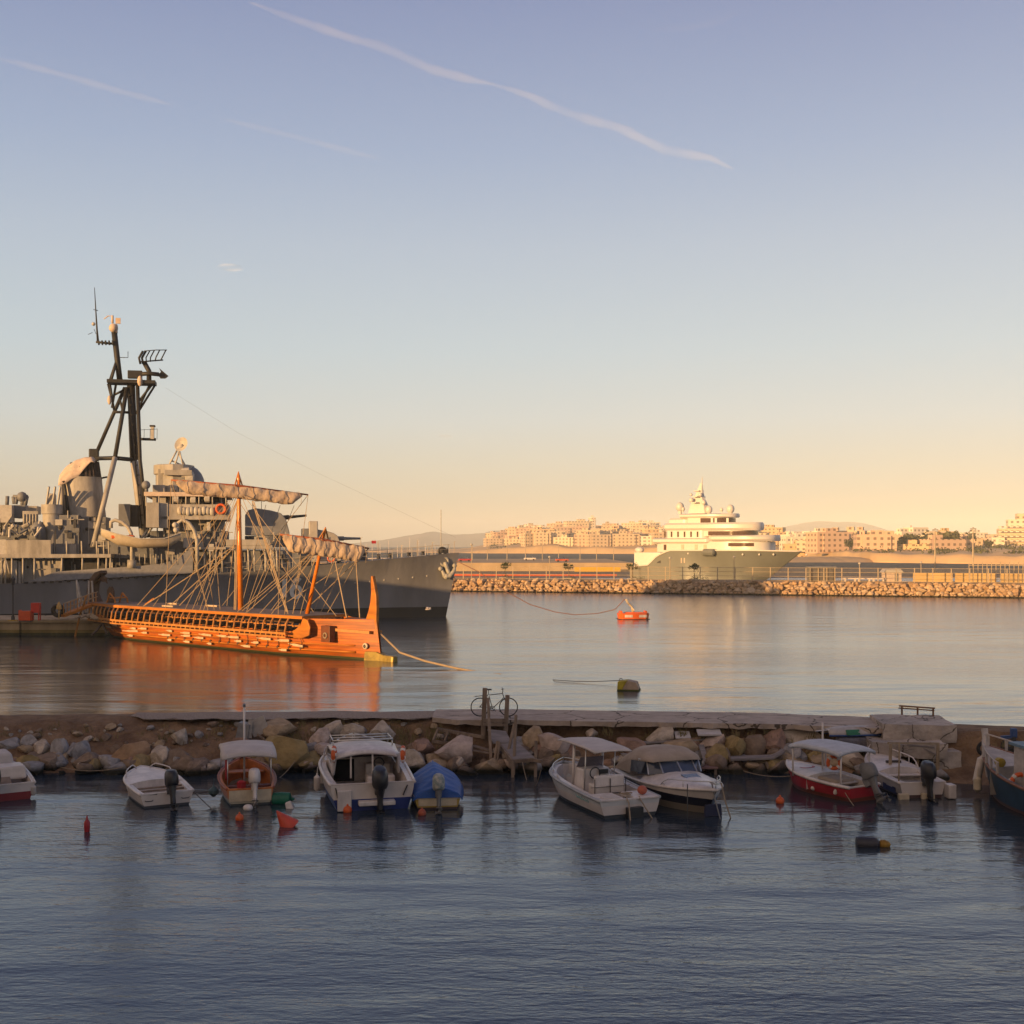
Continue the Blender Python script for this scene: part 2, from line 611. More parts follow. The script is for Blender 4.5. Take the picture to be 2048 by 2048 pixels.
strip('concrete_path', -3.0, 14.0, 0.05, 2.95, 1.53, 0.20, CONC, 0.13, 11)

# ---- boulders
def rock_mesh(seed, sub=3, cuts=20):
    r = random.Random(seed)
    bm = bmesh.new()
    bmesh.ops.create_icosphere(bm, subdivisions=sub, radius=1)
    pl = []
    for _ in range(cuts):
        v = Vector((r.gauss(0, 1), r.gauss(0, 1), r.gauss(0, 1))).normalized()
        pl.append((v, r.uniform(0.46, 0.80)))
    for v in bm.verts:
        p = v.co.copy()
        for n_, d in pl:
            e = p.dot(n_) - d
            if e > 0:
                p -= n_ * e * 0.97
        p += p.normalized() * (0.07 * noise.noise(p * 2.1 + Vector((seed, 0, 0))) + 0.03 * noise.noise(p * 6 + Vector((seed, 3, 0))))
        v.co = p
    me = bpy.data.meshes.new('boulder')
    bm.to_mesh(me)
    bm.free()
    me.polygons.foreach_set('use_smooth', [True] * len(me.polygons))
    me.set_sharp_from_angle(angle=R(28))
    me.update()
    return me
def rock_mat(name, col, tide=True):
    m = mat(name, col, 0.92, var=0.4, scale=1.7, bump=0.05, bscale=6)
    if tide and not m.get('tide'):
        m['tide'] = 1
        nt = m.node_tree
        b = nt.nodes['Principled BSDF']
        src = b.inputs['Base Color'].links[0].from_socket
        ge = nt.nodes.new('ShaderNodeNewGeometry')
        sp = nt.nodes.new('ShaderNodeSeparateXYZ')
        lnk(nt, ge.outputs['Position'], sp.inputs['Vector'])
        mr = nt.nodes.new('ShaderNodeMapRange')      # weed and wet below the tide mark
        mr.inputs['From Min'].default_value, mr.inputs['From Max'].default_value = 0.14, 0.30
        lnk(nt, sp.outputs['Z'], mr.inputs['Value'])
        mx = nt.nodes.new('ShaderNodeMix')
        mx.data_type = 'RGBA'
        mx.inputs['A'].default_value = (0.018, 0.016, 0.008, 1)
        lnk(nt, mr.outputs['Result'], mx.inputs['Factor'])
        lnk(nt, src, mx.inputs['B'])
        lnk(nt, mx.outputs['Result'], b.inputs['Base Color'])
    return m
RC = {'pale': (0.46, 0.38, 0.31), 'tan': (0.37, 0.27, 0.175), 'orange': (0.38, 0.235, 0.135), 'yellow': (0.30, 0.22, 0.10), 'pink': (0.45, 0.35, 0.30),
      'grey': (0.31, 0.29, 0.29), 'brown': (0.23, 0.165, 0.12), 'red': (0.30, 0.19, 0.145)}
RM = {k: rock_mat('stone_' + k, c) for k, c in RC.items()}
RMESH = [rock_mesh(s) for s in range(10)]
for me in RMESH:
    me.materials.append(RM['pale'])
def rock(me, loc, s, rot, m, label, group=None, name='boulder'):
    o = bpy.data.objects.new(name, me)
    COL.objects.link(o)
    o.location = loc
    o.scale = s
    o.rotation_euler = rot
    o.material_slots[0].link = 'OBJECT'
    o.material_slots[0].material = m
    return tag(o, label, 'boulder', group)
def slope_y(py):
    return table(py, [(1455, 46.0), (1470, 45.3), (1500, 44.5), (1545, 43.3)])
BIG = [  # px, py, w, h in the photograph, stone, label
    (20, 1490, 60, 26, 'grey', 'flat grey boulder behind the cushioned red-hulled boat'),
    (63, 1487, 30, 32, 'grey', 'upright grey boulder just right of the cushioned red-hulled boat'),
    (84, 1500, 34, 32, 'pale', 'rounded pale grey boulder second right of the red-hulled boat'),
    (122, 1498, 38, 48, 'grey', 'tall pointed grey boulder above the sagging mooring rope'),
    (146, 1503, 22, 34, 'grey', 'narrow dark grey boulder leaning on the tall pointed one'),
    (165, 1499, 26, 40, 'grey', 'slim upright bluish boulder left of the sandy orange slab'),
    (118, 1522, 44, 24, 'tan', 'low tan boulder at the waterline left of the white open boat'),
    (172, 1524, 64, 28, 'brown', 'wide brown wet boulder at the waterline by the white open boat'),
    (213, 1523, 32, 32, 'grey', 'dark grey boulder between brown wet stone and orange slab'),
    (262, 1507, 82, 58, 'orange', 'big sandy orange boulder behind the white open boat'),
    (360, 1473, 32, 28, 'pale', 'pale pointed boulder high on the earth bank'),
    (362, 1527, 54, 50, 'brown', 'dark brown boulder between the white open boat and orange boat'),
    (323, 1520, 40, 46, 'pale', 'pale boulder with rope debris behind the white open boat bow'),
    (577, 1505, 104, 76, 'yellow', 'largest yellow boulder between the orange boat and the cabin boat'),
    (618, 1524, 50, 44, 'yellow', 'smaller yellow boulder at the cabin boat side by the water'),
    (560, 1455, 70, 34, 'tan', 'sandy boulder half buried above the largest yellow boulder'),
    (668, 1459, 48, 34, 'pale', 'pale squarish boulder up the bank left of the roof rack'),
    (640, 1480, 44, 40, 'pink', 'pinkish boulder under the pale squarish one'),
    (650, 1503, 58, 40, 'pink', 'pinkish slanted boulder beside the cabin boat bow'),
    (707, 1459, 50, 32, 'pale', 'rounded pale boulder behind the cabin boat roof rack'),
    (762, 1463, 50, 34, 'pale', 'flat-topped pale block behind the right end of the roof rack'),
    (828, 1524, 52, 44, 'pale', 'pale boulder between the cabin boat and the blue cover'),
    (845, 1496, 44, 28, 'red', 'reddish boulder under the broken wooden frame'),
    (868, 1519, 34, 32, 'tan', 'tan boulder behind the blue covered boat'),
    (912, 1504, 70, 64, 'pink', 'large pale angular boulder left of the wooden steps'),
    (918, 1534, 46, 26, 'brown', 'dark low boulder under the large pale angular one'),
    (974, 1540, 78, 42, 'tan', 'wide weed-skirted boulder standing in the water by the steps'),
    (1066, 1477, 50, 40, 'tan', 'tan rounded boulder right of the wooden steps'),
    (1107, 1493, 62, 58, 'pink', 'big pinkish white boulder behind the white canopy posts'),
    (1094, 1512, 40, 44, 'brown', 'dark brown boulder below the pinkish white one'),
    (1140, 1512, 34, 34, 'red', 'reddish boulder between the canopy posts'),
    (1160, 1527, 60, 24, 'tan', 'flat tan boulder behind the centre console'),
    (1183, 1468, 24, 16, 'pale', 'small pale stone on the bank above the white canopy'),
    (1262, 1490, 64, 34, 'red', 'reddish gravelly boulder between the two white boats'),
    (1322, 1472, 52, 38, 'pale', 'pale slanted boulder above the tan canvas hood'),
    (1366, 1496, 78, 42, 'tan', 'long tan boulder behind the tan canvas hood'),
    (1428, 1487, 56, 38, 'pink', 'pale pink flat boulder under the white boards'),
    (1432, 1517, 56, 46, 'yellow', 'yellow ochre boulder behind the cruiser bow rail'),
    (1468, 1496, 44, 54, 'yellow', 'tall yellow boulder behind the bent plank'),
    (1506, 1492, 58, 58, 'brown', 'upright grey brown boulder mid way along the bank'),
    (1550, 1490, 54, 52, 'red', 'reddish brown boulder beside the upright grey brown one'),
    (1606, 1476, 76, 46, 'pale', 'large pale boulder up behind the red boat canopy'),
    (1582, 1507, 44, 30, 'grey', 'grey boulder at the red boat bow'),
    (1580, 1530, 50, 26, 'yellow', 'yellowish wet boulder at the waterline by the red bow'),
    (1655, 1524, 56, 44, 'tan', 'tan boulder in shadow under the red boat canopy'),
    (1700, 1524, 44, 38, 'tan', 'pointed tan boulder behind the orange life ring'),
    (1718, 1480, 36, 30, 'brown', 'dark boulder beside the propped green dinghy'),
    (1952, 1474, 54, 34, 'pink', 'pale domed boulder right of the concrete blocks'),
    (1966, 1508, 62, 74, 'orange', 'big orange stained boulder behind the blue boat bow'),
    (2008, 1484, 56, 40, 'red', 'reddish boulder behind the blue boat railing'),
    (1934, 1530, 40, 50, 'tan', 'weed-streaked tan boulder beside the right concrete block'),
    (2035, 1512, 50, 50, 'tan', 'tan boulder behind the blue boat wheelhouse gear'),
]
r_ = random.Random(21)
for i, (px, py, w_, h_, st, lab) in enumerate(BIG):
    Y = slope_y(py + h_ * 0.25)
    k = F / Y
    sx_, sz_ = w_ / k / 2 * 1.42, h_ / k / 2 * 1.45
    rock(RMESH[i % 10], P(px, py, Y), (sx_, (sx_ + sz_) * 0.55, sz_), (r_.uniform(-0.25, 0.25), r_.uniform(-0.25, 0.25), r_.uniform(-0.5, 0.5)), RM[st], lab, 'boulders of the jetty bank')
RSM = [rock_mesh(s + 40, 2, 13) for s in range(6)]
for me in RSM:
    me.materials.append(RM['pale'])
for i in range(240):
    px = r_.uniform(-120, 2160)
    t = r_.random() ** .8
    Y = lerp(45.0, 43.0, t) - (1.0 if px > 1700 else 0) + r_.uniform(-.25, .25)
    z = lerp(0.62, -0.05, t)
    s = r_.choice((0.14, 0.2, 0.26, 0.34, 0.42, .5))
    x = (px - 1024) / F * Y
    rock(RSM[i % 6], (x, Y, z + s * 0.2), (s * r_.uniform(0.9, 1.5), s, s * r_.uniform(0.6, 1)), (r_.uniform(-.5, .5), r_.uniform(-.5, .5), r_.uniform(0, 6)),
         RM[r_.choice(['pale', 'tan', 'brown', 'grey', 'red', 'brown'])], 'small rubble stone in the jetty bank behind the moored boats', 'small rubble stones of the jetty bank', 'rubble_stone')

for i in range(70):
    px = r_.choice((r_.uniform(-100, 940), r_.uniform(-60, 640), r_.uniform(1010, 2140)))
    s = r_.uniform(.3, .58)
    Y = r_.uniform(42.9, 44.2) - (.8 if px > 1800 else 0)
    rock(RMESH[i % 10], ((px - 1024) / F * Y, Y, .02 + (Y - 42.9) * .28 + s * .15), (s * r_.uniform(.9, 1.5), s, s * r_.uniform(.65, 1.05)), (r_.uniform(-.5, .5), r_.uniform(-.5, .5), r_.uniform(0, 6)),
         RM[r_.choice(['pale', 'tan', 'brown', 'grey', 'pink', 'yellow', 'brown'])], 'middle-sized boulder low in the jetty bank behind the moored boats', 'middle-sized boulders of the jetty bank', 'rubble_boulder')
for i in range(90):
    px = r_.uniform(-60, 940)
    d = r_.uniform(1.9, 3.4)
    x = (px - 1024) / F * 46
    s = r_.choice((.06, .08, .1, .14, .2))
    rock(RSM[i % 6], (x, back_y(x) - d, table(d, LEFT) + s * .3), (s * 1.3, s, s * .8), (r_.uniform(-.5, .5), r_.uniform(-.5, .5), r_.uniform(0, 6)),
         RM[r_.choice(['pale', 'tan', 'brown', 'grey'])], 'small stone half buried in the brown earth bank', 'stones in the earth bank', 'bank_stone')
# ---- dry weeds on the bank
GR = mat('dry_grass', (0.20, 0.15, 0.07), 0.9, var=0.5, scale=0.8, col2=(0.07, 0.075, 0.025))
g = MB()
for c in range(260):
    px = r_.choice([r_.uniform(-50, 900), r_.uniform(420, 900), r_.uniform(1150, 1700), r_.uniform(1900, 2100), r_.uniform(560, 900)])
    x = (px - 1024) / F * 46
    d = r_.uniform(1.9, 3.2) if x < -3 else r_.uniform(2.75, 3.2)
    y = back_y(x) - d
    z = table(d, LEFT) if x < -3 else r_.uniform(0.5, 1.2)
    for k in range(r_.randint(6, 16)):
        a = r_.uniform(0, 2 * PI)
        bx, by = x + r_.uniform(-.16, .16), y + r_.uniform(-.1, .1)
        h_ = r_.uniform(0.08, 0.32)
        lx, ly = math.cos(a) * h_ * 0.5, math.sin(a) * h_ * 0.5
        g.poly([(bx - .012, by, z - .05), (bx + .012, by, z - .05), (bx + lx, by + ly, z + h_)])
tag(g.build('dry_weeds', GR, fix=False), 'dry brown weeds growing along the earth bank of the jetty', 'weeds', kind='stuff')

# ---- concrete blocks at the right end of the path
def cblock(label, loc, size, rz, jag=0.06):
    g = MB()
    n = 5
    def pt(u, v, w_):
        p = Vector(((u - .5) * size[0], (v - .5) * size[1], (w_ - .5) * size[2]))
        q = p + Vector(loc)
        return p + Vector((nz(q.x, q.y, q.z, 1.9), nz(q.x + 7, q.y, q.z, 1.9), nz(q.x, q.y + 9, q.z, 1.9))) * jag
    for a in range(3):
        for s in (0, 1):
            def fn(u, v, a=a, s=s):
                q = [u, v]
                q.insert(a, s)
                return pt(*q)
            g.grid(fn, n, n)
    o = g.build('concrete_block', CONC2)
    bm = bmesh.new(); bm.from_mesh(o.data)
    bmesh.ops.remove_doubles(bm, verts=bm.verts, dist=0.001)
    bmesh.ops.recalc_face_normals(bm, faces=bm.faces)
    bm.to_mesh(o.data); bm.free()
    o.location = loc
    o.rotation_euler = (0, 0, rz)
    return tag(o, label, 'concrete block', 'concrete blocks at the end of the path')
q = P(1838, 1456, 43.6)
cblock('upper pale concrete block with a smooth top, at the end of the path', (q.x, 44.4, 1.38), (2.5, 2.6, 0.62), R(-6))
q = P(1815, 1490, 42.7)
cblock('wide undercut concrete ledge below the upper concrete block', (q.x, 43.3, 0.93), (2.5, 2.2, 0.52), R(-4), 0.1)
q = P(1763, 1500, 42.7)
cblock('short concrete pier under the left end of the ledge', (q.x, 43.2, 0.32), (0.7, 1.6, 0.8), R(-4), 0.1)
q = P(1893, 1510, 42.4)
cblock('squat concrete block standing in the water by the ledge', (q.x, 43.0, 0.30), (0.95, 1.6, 1.15), R(-3), 0.07)

# ---- railing left on the path, far right
t = thing('railing', 'lone rusty three-post railing on the end of the concrete path', 'railing', W(1830, 1434, 1.62))
a, b_ = Vector((-0.48, 0.35, 0)), Vector((0.62, -0.35, 0))
RUST = mat('rust', (0.17, 0.085, 0.045), 0.8, var=0.4, scale=6)
hts = 0.37
for k in (0.08, 0.52, 0.95):
    p = a.lerp(b_, k)
    MB().bar(p - Vector((0, 0, 0.12)), p + Vector((0, 0, hts)), 0.055).build('post', RUST, t)
MB().bar(a + Vector((0, 0, hts)), b_ + Vector((0, 0, hts)), 0.07, 0.05).build('handrail', RUST, t)
MB().bar(a + Vector((0, 0.06, hts - 0.09)), b_ + Vector((0, .06, hts - 0.09)), 0.05, 0.04).build('rail', RUST, t)

# ---- wooden steps down to a landing, with tall posts
t = thing('wooden_steps', 'wooden steps with tall posts leading from the path down to the water', 'steps', (0, 0, 0))
def post(a, b_, w_=0.13, nm='post'):
    MB().bar(a, b_, w_).build(nm, WOOD, t, bevel=0.012)
post(P(966, 1478, 45.3), P(970, 1376, 45.3), 0.17)
post(P(1011, 1465, 45.3), P(1015, 1390, 45.3), 0.16)
post(P(982, 1528, 43.6), P(976, 1396, 45.0), 0.10)
post(P(1027, 1550, 42.6), P(1032, 1430, 43.4), 0.10)
post(P(1013, 1520, 43.3), P(1029, 1448, 44.0), 0.09)
post(P(990, 1520, 43.4), P(996, 1482, 43.6), 0.10)
post(P(1071, 1556, 42.4), P(1072, 1482, 42.9), 0.11)
post(P(1025, 1565, 42.3), P(1026, 1520, 42.4), 0.11)
post(P(995, 1522, 43.2), P(999, 1484, 43.5), 0.07, 'brace')
MB().bar(P(966, 1441, 45.2), P(1012, 1441, 45.2), 0.07, 0.14).build('crossbeam', WOOD, t)
MB().bar(P(966, 1449, 45.15), P(1012, 1450, 45.15), 0.06, 0.10).build('crossbeam', WOOD, t)
MB().bar(P(1060, 1519, 42.5), P(1084, 1523, 42.4), 0.10, 0.12).build('crossbeam', WOOD, t)
def deck(c, name, th=0.05):
    g = MB()
    up = [Vector(q) for q in c]
    g.loft([up, [q - Vector((0, 0, th)) for q in up]])
    return g.build(name, WOODG, t)
deck([P(975, 1458, 45.0), P(1012, 1462, 45.0), P(1023, 1485, 44.2), P(986, 1485, 44.2)], 'upper_tread')
deck([P(1002, 1488, 44.0), P(1035, 1484, 44.0), P(1070, 1515, 42.6), P(1024, 1518, 42.6)], 'ramp')
MB().bar(P(1024, 1523, 42.55), P(1071, 1520, 42.55), 0.08, 0.12).build('beam', WOOD, t)
MB().bar(P(1000, 1492, 43.9), P(1024, 1523, 42.5), 0.08, 0.16).build('stringer', WOOD, t)

# broken ladder-like frame on the bank
t = thing('broken_ladder', 'broken wooden ladder frame lying on the bank left of the steps', 'frame', (0, 0, 0))
A = [P(874, 1458, 45.2), P(966, 1474, 45.0), P(962, 1496, 44.7), P(864, 1482, 44.9)]
MB().bar(A[0], A[1], 0.09, 0.11).build('long_rail', WOOD, t)
MB().bar(A[3], A[2], 0.09, 0.11).build('long_rail', WOOD, t)
for k in (0.02, 0.25, 0.47, 0.72):
    MB().bar(A[0].lerp(A[1], k), A[3].lerp(A[2], k), 0.07).build('rung', WOOD, t)
def plank(label, a, b_, w_, th=0.05, m=None, nm='plank', cat='plank'):
    return tag(MB().bar(a, b_, w_, th).build(nm, m or WOOD, None, bevel=0.01), label, cat, 'loose planks and boards on the rubble')
plank('loose grey plank lying low between the angular boulder and the steps', P(946, 1492, 44.4), P(985, 1502, 44.2), 0.3)
plank('long thin plank on the rubble below the broken frame', P(940, 1500, 43.9), P(984, 1507, 43.9), 0.16)
plank('narrow gangplank resting over the boulders above the tan hood', P(1270, 1486, 44.6), P(1412, 1478, 44.8), 0.32, 0.06, WOODG)
tag(MB().box((0, 0, 0), (0.55, 0.5, 0.05), rx=0.35).build('board', mat('white_board', (0.5, 0.47, 0.47), 0.7, var=0.2)), 'white square board propped on the boulders above the tan hood', 'board').location = P(1365, 1470, 44.8)
tag(MB().box((0, 0, 0), (0.85, 0.5, 0.06), rx=0.25).build('board', mat('white_board', (0.5, 0.47, 0.47), 0.7)), 'bluish white board lying flat on the pale pink boulder', 'board').location = P(1418, 1465, 44.6)
plank('plank sloping down from the pale pink boulder to a reddish platform', P(1402, 1490, 44.2), P(1413, 1524, 43.4), 0.2, 0.06, WOODG)
t = thing('platform', 'low reddish wooden platform at the waterline behind the cruiser', 'platform', P(1405, 1532, 43.2))
MB().box((0, 0, 0), (0.95, 0.9, 0.06)).build('boards', mat('red_boards', (0.20, 0.12, 0.11), 0.8, var=0.3), t)
for sx_ in (-.4, .4):
    MB().box((sx_, -.35, -0.28), (0.09, 0.09, 0.5)).build('leg', WOOD, t)
t = thing('bent_gangplank', 'grey gangplank with an upturned end standing over the water', 'gangplank', (0, 0, 0))
g = MB()
a, b_, c = P(1462, 1522, 43.2), P(1546, 1519, 43.2), P(1570, 1506, 43.3)
wv = Vector((0, 0.5, 0.02))
g.loft([[q, q + wv, q + wv + Vector((0, 0, .07)), q + Vector((0, 0, .07))] for q in (a, b_, c)])
g.build('walkway', WOODG, t)
for p0, p1 in ((P(1466, 1522, 43.25), P(1478, 1552, 43.2)), (P(1532, 1524, 43.25), P(1540, 1548, 43.0)), (P(1480, 1524, 43.6), P(1482, 1545, 43.6))):
    MB().bar(p0, p1, 0.07).build('leg', WOOD, t)
MB().bar(P(1452, 1498, 43.6), P(1462, 1524, 43.3), 0.08).build('brace', WOOD, t)

# wooden frame in front of the undercut ledge
t = thing('mooring_trestle', 'pale wooden post frame standing in the water under the concrete ledge', 'frame', (0, 0, 0))
PW = mat('pale_wood', (0.32, 0.24, 0.16), 0.8, var=0.3)
for px, y0, y1, Y in ((1781, 1487, 1580, 40.8), (1876, 1487, 1562, 41.9), (1835, 1492, 1540, 42.4), (1866, 1500, 1550, 42.4)):
    MB().bar(P(px, y0, Y), P(px - 1, y1, Y), 0.085).build('post', PW, t)
MB().bar(P(1776, 1486, 41.0), P(1878, 1487, 41.9), 0.06, 0.07).build('top_rail', PW, t)
MB().bar(P(1812, 1488, 42.3), P(1866, 1494, 42.3), 0.30, 0.05).build('shelf', WOODG, t)
MB().bar(P(1836, 1490, 42.4), P(1872, 1508, 42.2), 0.35, 0.05).build('shelf', WOODG, t)

# white board and crate rubbish behind the orange boat
t = thing('broken_cabinet', 'tilted open white cabinet dumped on the bank behind the orange boat', 'cabinet', P(512, 1456, 45.2))
WB = mat('dirty_white', (0.40, 0.36, 0.33), 0.75, var=0.35)
MB().box((0.10, 0, 0.06), (0.62, 0.06, 0.62), ry=R(-22)).build('door_panel', WB, t)
MB().box((-0.42, -0.1, -0.1), (0.42, 0.5, 0.62), ry=R(12)).build('carcass', mat('grey_metal', (0.22, 0.21, 0.21), 0.6), t)
MB().box((-0.17, -0.22, 0.02), (0.13, 0.05, 0.72), ry=R(2)).build('upright', WB, t)
MB().bar((0.1, -0.2, -0.2), (0.45, -0.35, -0.42), 0.06).build('leg', WOOD, t)

# tyre and a thin-legged blue machine behind the blue boat
TYRE = mat('tyre_rubber', (0.02, 0.02, 0.022), 0.75, var=0.3)
tag(MB().torus(P(1968, 1497, 42.2), 0.20, 0.065, 'Y').build('tyre', TYRE, smooth=True), 'black tyre hung on the orange stained boulder', 'tyre')
BLUE = mat('blue_paint', (0.03, 0.07, 0.20), 0.5, var=0.3)
t = thing('winch', 'dark blue winch on a post behind the blue boat', 'winch', P(2026, 1520, 42.4))
MB().bar((0, 0, -0.3), (0.02, 0, 0.9), 0.12).build('post', mat('dark_iron', (0.035, 0.035, 0.04), 0.6), t)
MB().bar((-0.42, 0, 0.78), (0.12, 0, 0.82), 0.1).build('arm', BLUE, t)
MB().box((0.02, 0, 0.95), (0.2, 0.2, 0.3)).build('head', BLUE, t, bevel=0.03)
MB().lathe([(0.05, -.25), (0.26, -.25), (0.26, -.18), (0.12, -.16), (0.12, .16), (0.26, .18), (0.26, .25), (0.05, .25)], (-0.1, -0.05, 0.42), 14, 'X').build('drum', MATS['dark_iron'], t)

# overturned dinghy propped on the bank, right
t = thing('dinghy', 'overturned white dinghy with blue rim and green patch propped on the bank', 'dinghy', P(1716, 1470, 43.9), R(8))
g = MB()
rings = []
for i in range(9):
    u = i / 8
    hw = 0.42 * (0.45 + 0.55 * math.sin(PI * (0.2 + 0.75 * u)))
    rings.append([(-1.2 + 2.5 * u, hw * math.cos(a), 0.05 + 0.30 * math.sin(a) * math.sin(PI * (0.25 + 0.6 * u))) for a in [PI * k / 8 for k in range(9)]])
g.loft(rings, closed=False, caps=False)
g.build('shell', mat('dinghy_white', (0.40, 0.37, 0.36), 0.5, var=0.25), t, smooth=True, solid=0.03)
MB().tube([(r[0][0], r[0][1], 0.05) for r in rings], 0.035).build('rim', BLUE, t)
MB().tube([(r[-1][0], r[-1][1], 0.05) for r in rings], 0.035).build('rim', BLUE, t)
MB().box((-0.35, -0.36, 0.14), (0.5, 0.1, 0.2), rx=R(-30), rz=R(6)).build('patch', mat('green_cloth', (0.03, 0.16, 0.09), 0.8), t)
tag(MB().box((0, 0, 0), (1.9, 0.7, 0.5), rz=R(8), top=(.9, .7)).build('tarpaulin', mat('grey_tarpaulin', (0.13, 0.125, 0.15), 0.8, var=0.5, scale=4, bump=.05), bevel=.08), 'grey tarpaulin heap under the overturned dinghy', 'tarpaulin').location = P(1722, 1488, 43.6)

# ---- bicycle against the posts
t = thing('bicycle', 'old dark bicycle parked on the path against the tall posts', 'bicycle', (0, 0, 0))
BK = mat('bike_black', (0.02, 0.02, 0.022), 0.5, var=0.3)
Yb = 45.9
w1, w2 = P(960, 1414, Yb), P(1017, 1414, Yb)
rw = 0.335
for c, nm in ((w1, 'wheel'), (w2, 'wheel')):
    wh = MB().torus(c, rw, 0.022, 'Y', 28, 6).build(nm, TYRE, t, smooth=True)
    g = MB()
    for k in range(12):
        a = PI * k / 12 * 2
        g.tube([c, c + Vector((rw * math.cos(a), 0, rw * math.sin(a)))], 0.003, 3)
    g.build('spokes', mat('steel', (0.3, 0.3, 0.3), 0.4, 0.8), wh)
bb, seat, head, hl = P(985, 1417, Yb), P(977, 1388, Yb), P(1005, 1387, Yb), P(1008, 1395, Yb)
g = MB()
for a, b_ in ((w1, bb), (w1, seat), (bb, P(978, 1392, Yb)), (P(978, 1390, Yb), head), (bb, hl), (head, hl), (hl, w2)):
    g.tube([a, b_], 0.017, 6)
g.build('frame', mat('bike_grey', (0.09, 0.08, 0.08), 0.45, 0.3), t)
MB().box(P(977, 1379, Yb), (0.26, 0.14, 0.05), top=(.8, .7)).build('saddle', BK, t, bevel=.015)
MB().tube([P(977, 1379, Yb), seat], 0.014).build('seat_post', BK, t)
h0 = P(1006, 1380, Yb)
MB().tube([h0 + Vector((-0.05, -.28, .05)), h0 + Vector((0, -.1, .05)), h0 + Vector((0, .1, .05)), h0 + Vector((-0.05, .28, .05))], 0.014).build('handlebar', BK, t)
MB().tube([head, h0 + Vector((0, 0, 0.05))], 0.016).build('stem', BK, t)
MB().bar(P(949, 1393, Yb), P(968, 1391, Yb), 0.12, 0.015).build('rear_rack', BK, t)
MB().torus(bb, 0.09, 0.012, 'Y', 16, 5).build('chainring', BK, t)
for s in (-1, 1):
    MB().bar(bb + Vector((0, s * 0.06, 0)), bb + Vector((0.12 * s, s * 0.1, -0.12 * s)), 0.02).build('crank', BK, t)
# ================================================================= small boats moored stern-to
GEL = mat('gelcoat_white', (0.62, 0.56, 0.53), 0.35, var=0.30, scale=2.2, spec=0.5, stretch=(1, 1, .45))
GELW = mat('gelcoat_cream', (0.56, 0.49, 0.44), 0.4, var=0.25, scale=1.8)
BLACKP = mat('black_plastic', (0.018, 0.018, 0.022), 0.4, var=0.3, spec=0.5)
GREYP = mat('grey_cowl', (0.16, 0.16, 0.165), 0.5, var=0.3)
STEEL = mat('stainless', (0.55, 0.53, 0.51), 0.3, 0.7, var=0.15)
CANVAS = mat('canvas_white', (0.50, 0.45, 0.43), 0.85, var=0.18, scale=1.2, bump=0.02, bscale=3)
TAN = mat('canvas_tan', (0.36, 0.29, 0.235), 0.9, var=0.2, scale=1.5, bump=0.02, bscale=3)
DARKIN = mat('dark_interior', (0.06, 0.05, 0.045), 0.8)
GLASS = mat('tinted_window', (0.05, 0.065, 0.10), 0.08, var=0.15, spec=0.7)
ROPE = mat('rope', (0.30, 0.235, 0.17), 0.9, var=0.3, scale=8)
ROPED = mat('rope_dark', (0.09, 0.075, 0.065), 0.9)
ORANGE = mat('buoy_orange', (0.62, 0.11, 0.025), 0.5, var=0.25, scale=4)
REDP = mat('red_paint', (0.36, 0.022, 0.03), 0.45, var=0.25)
PROP = mat('bronze_grey', (0.10, 0.09, 0.08), 0.4, 0.6)


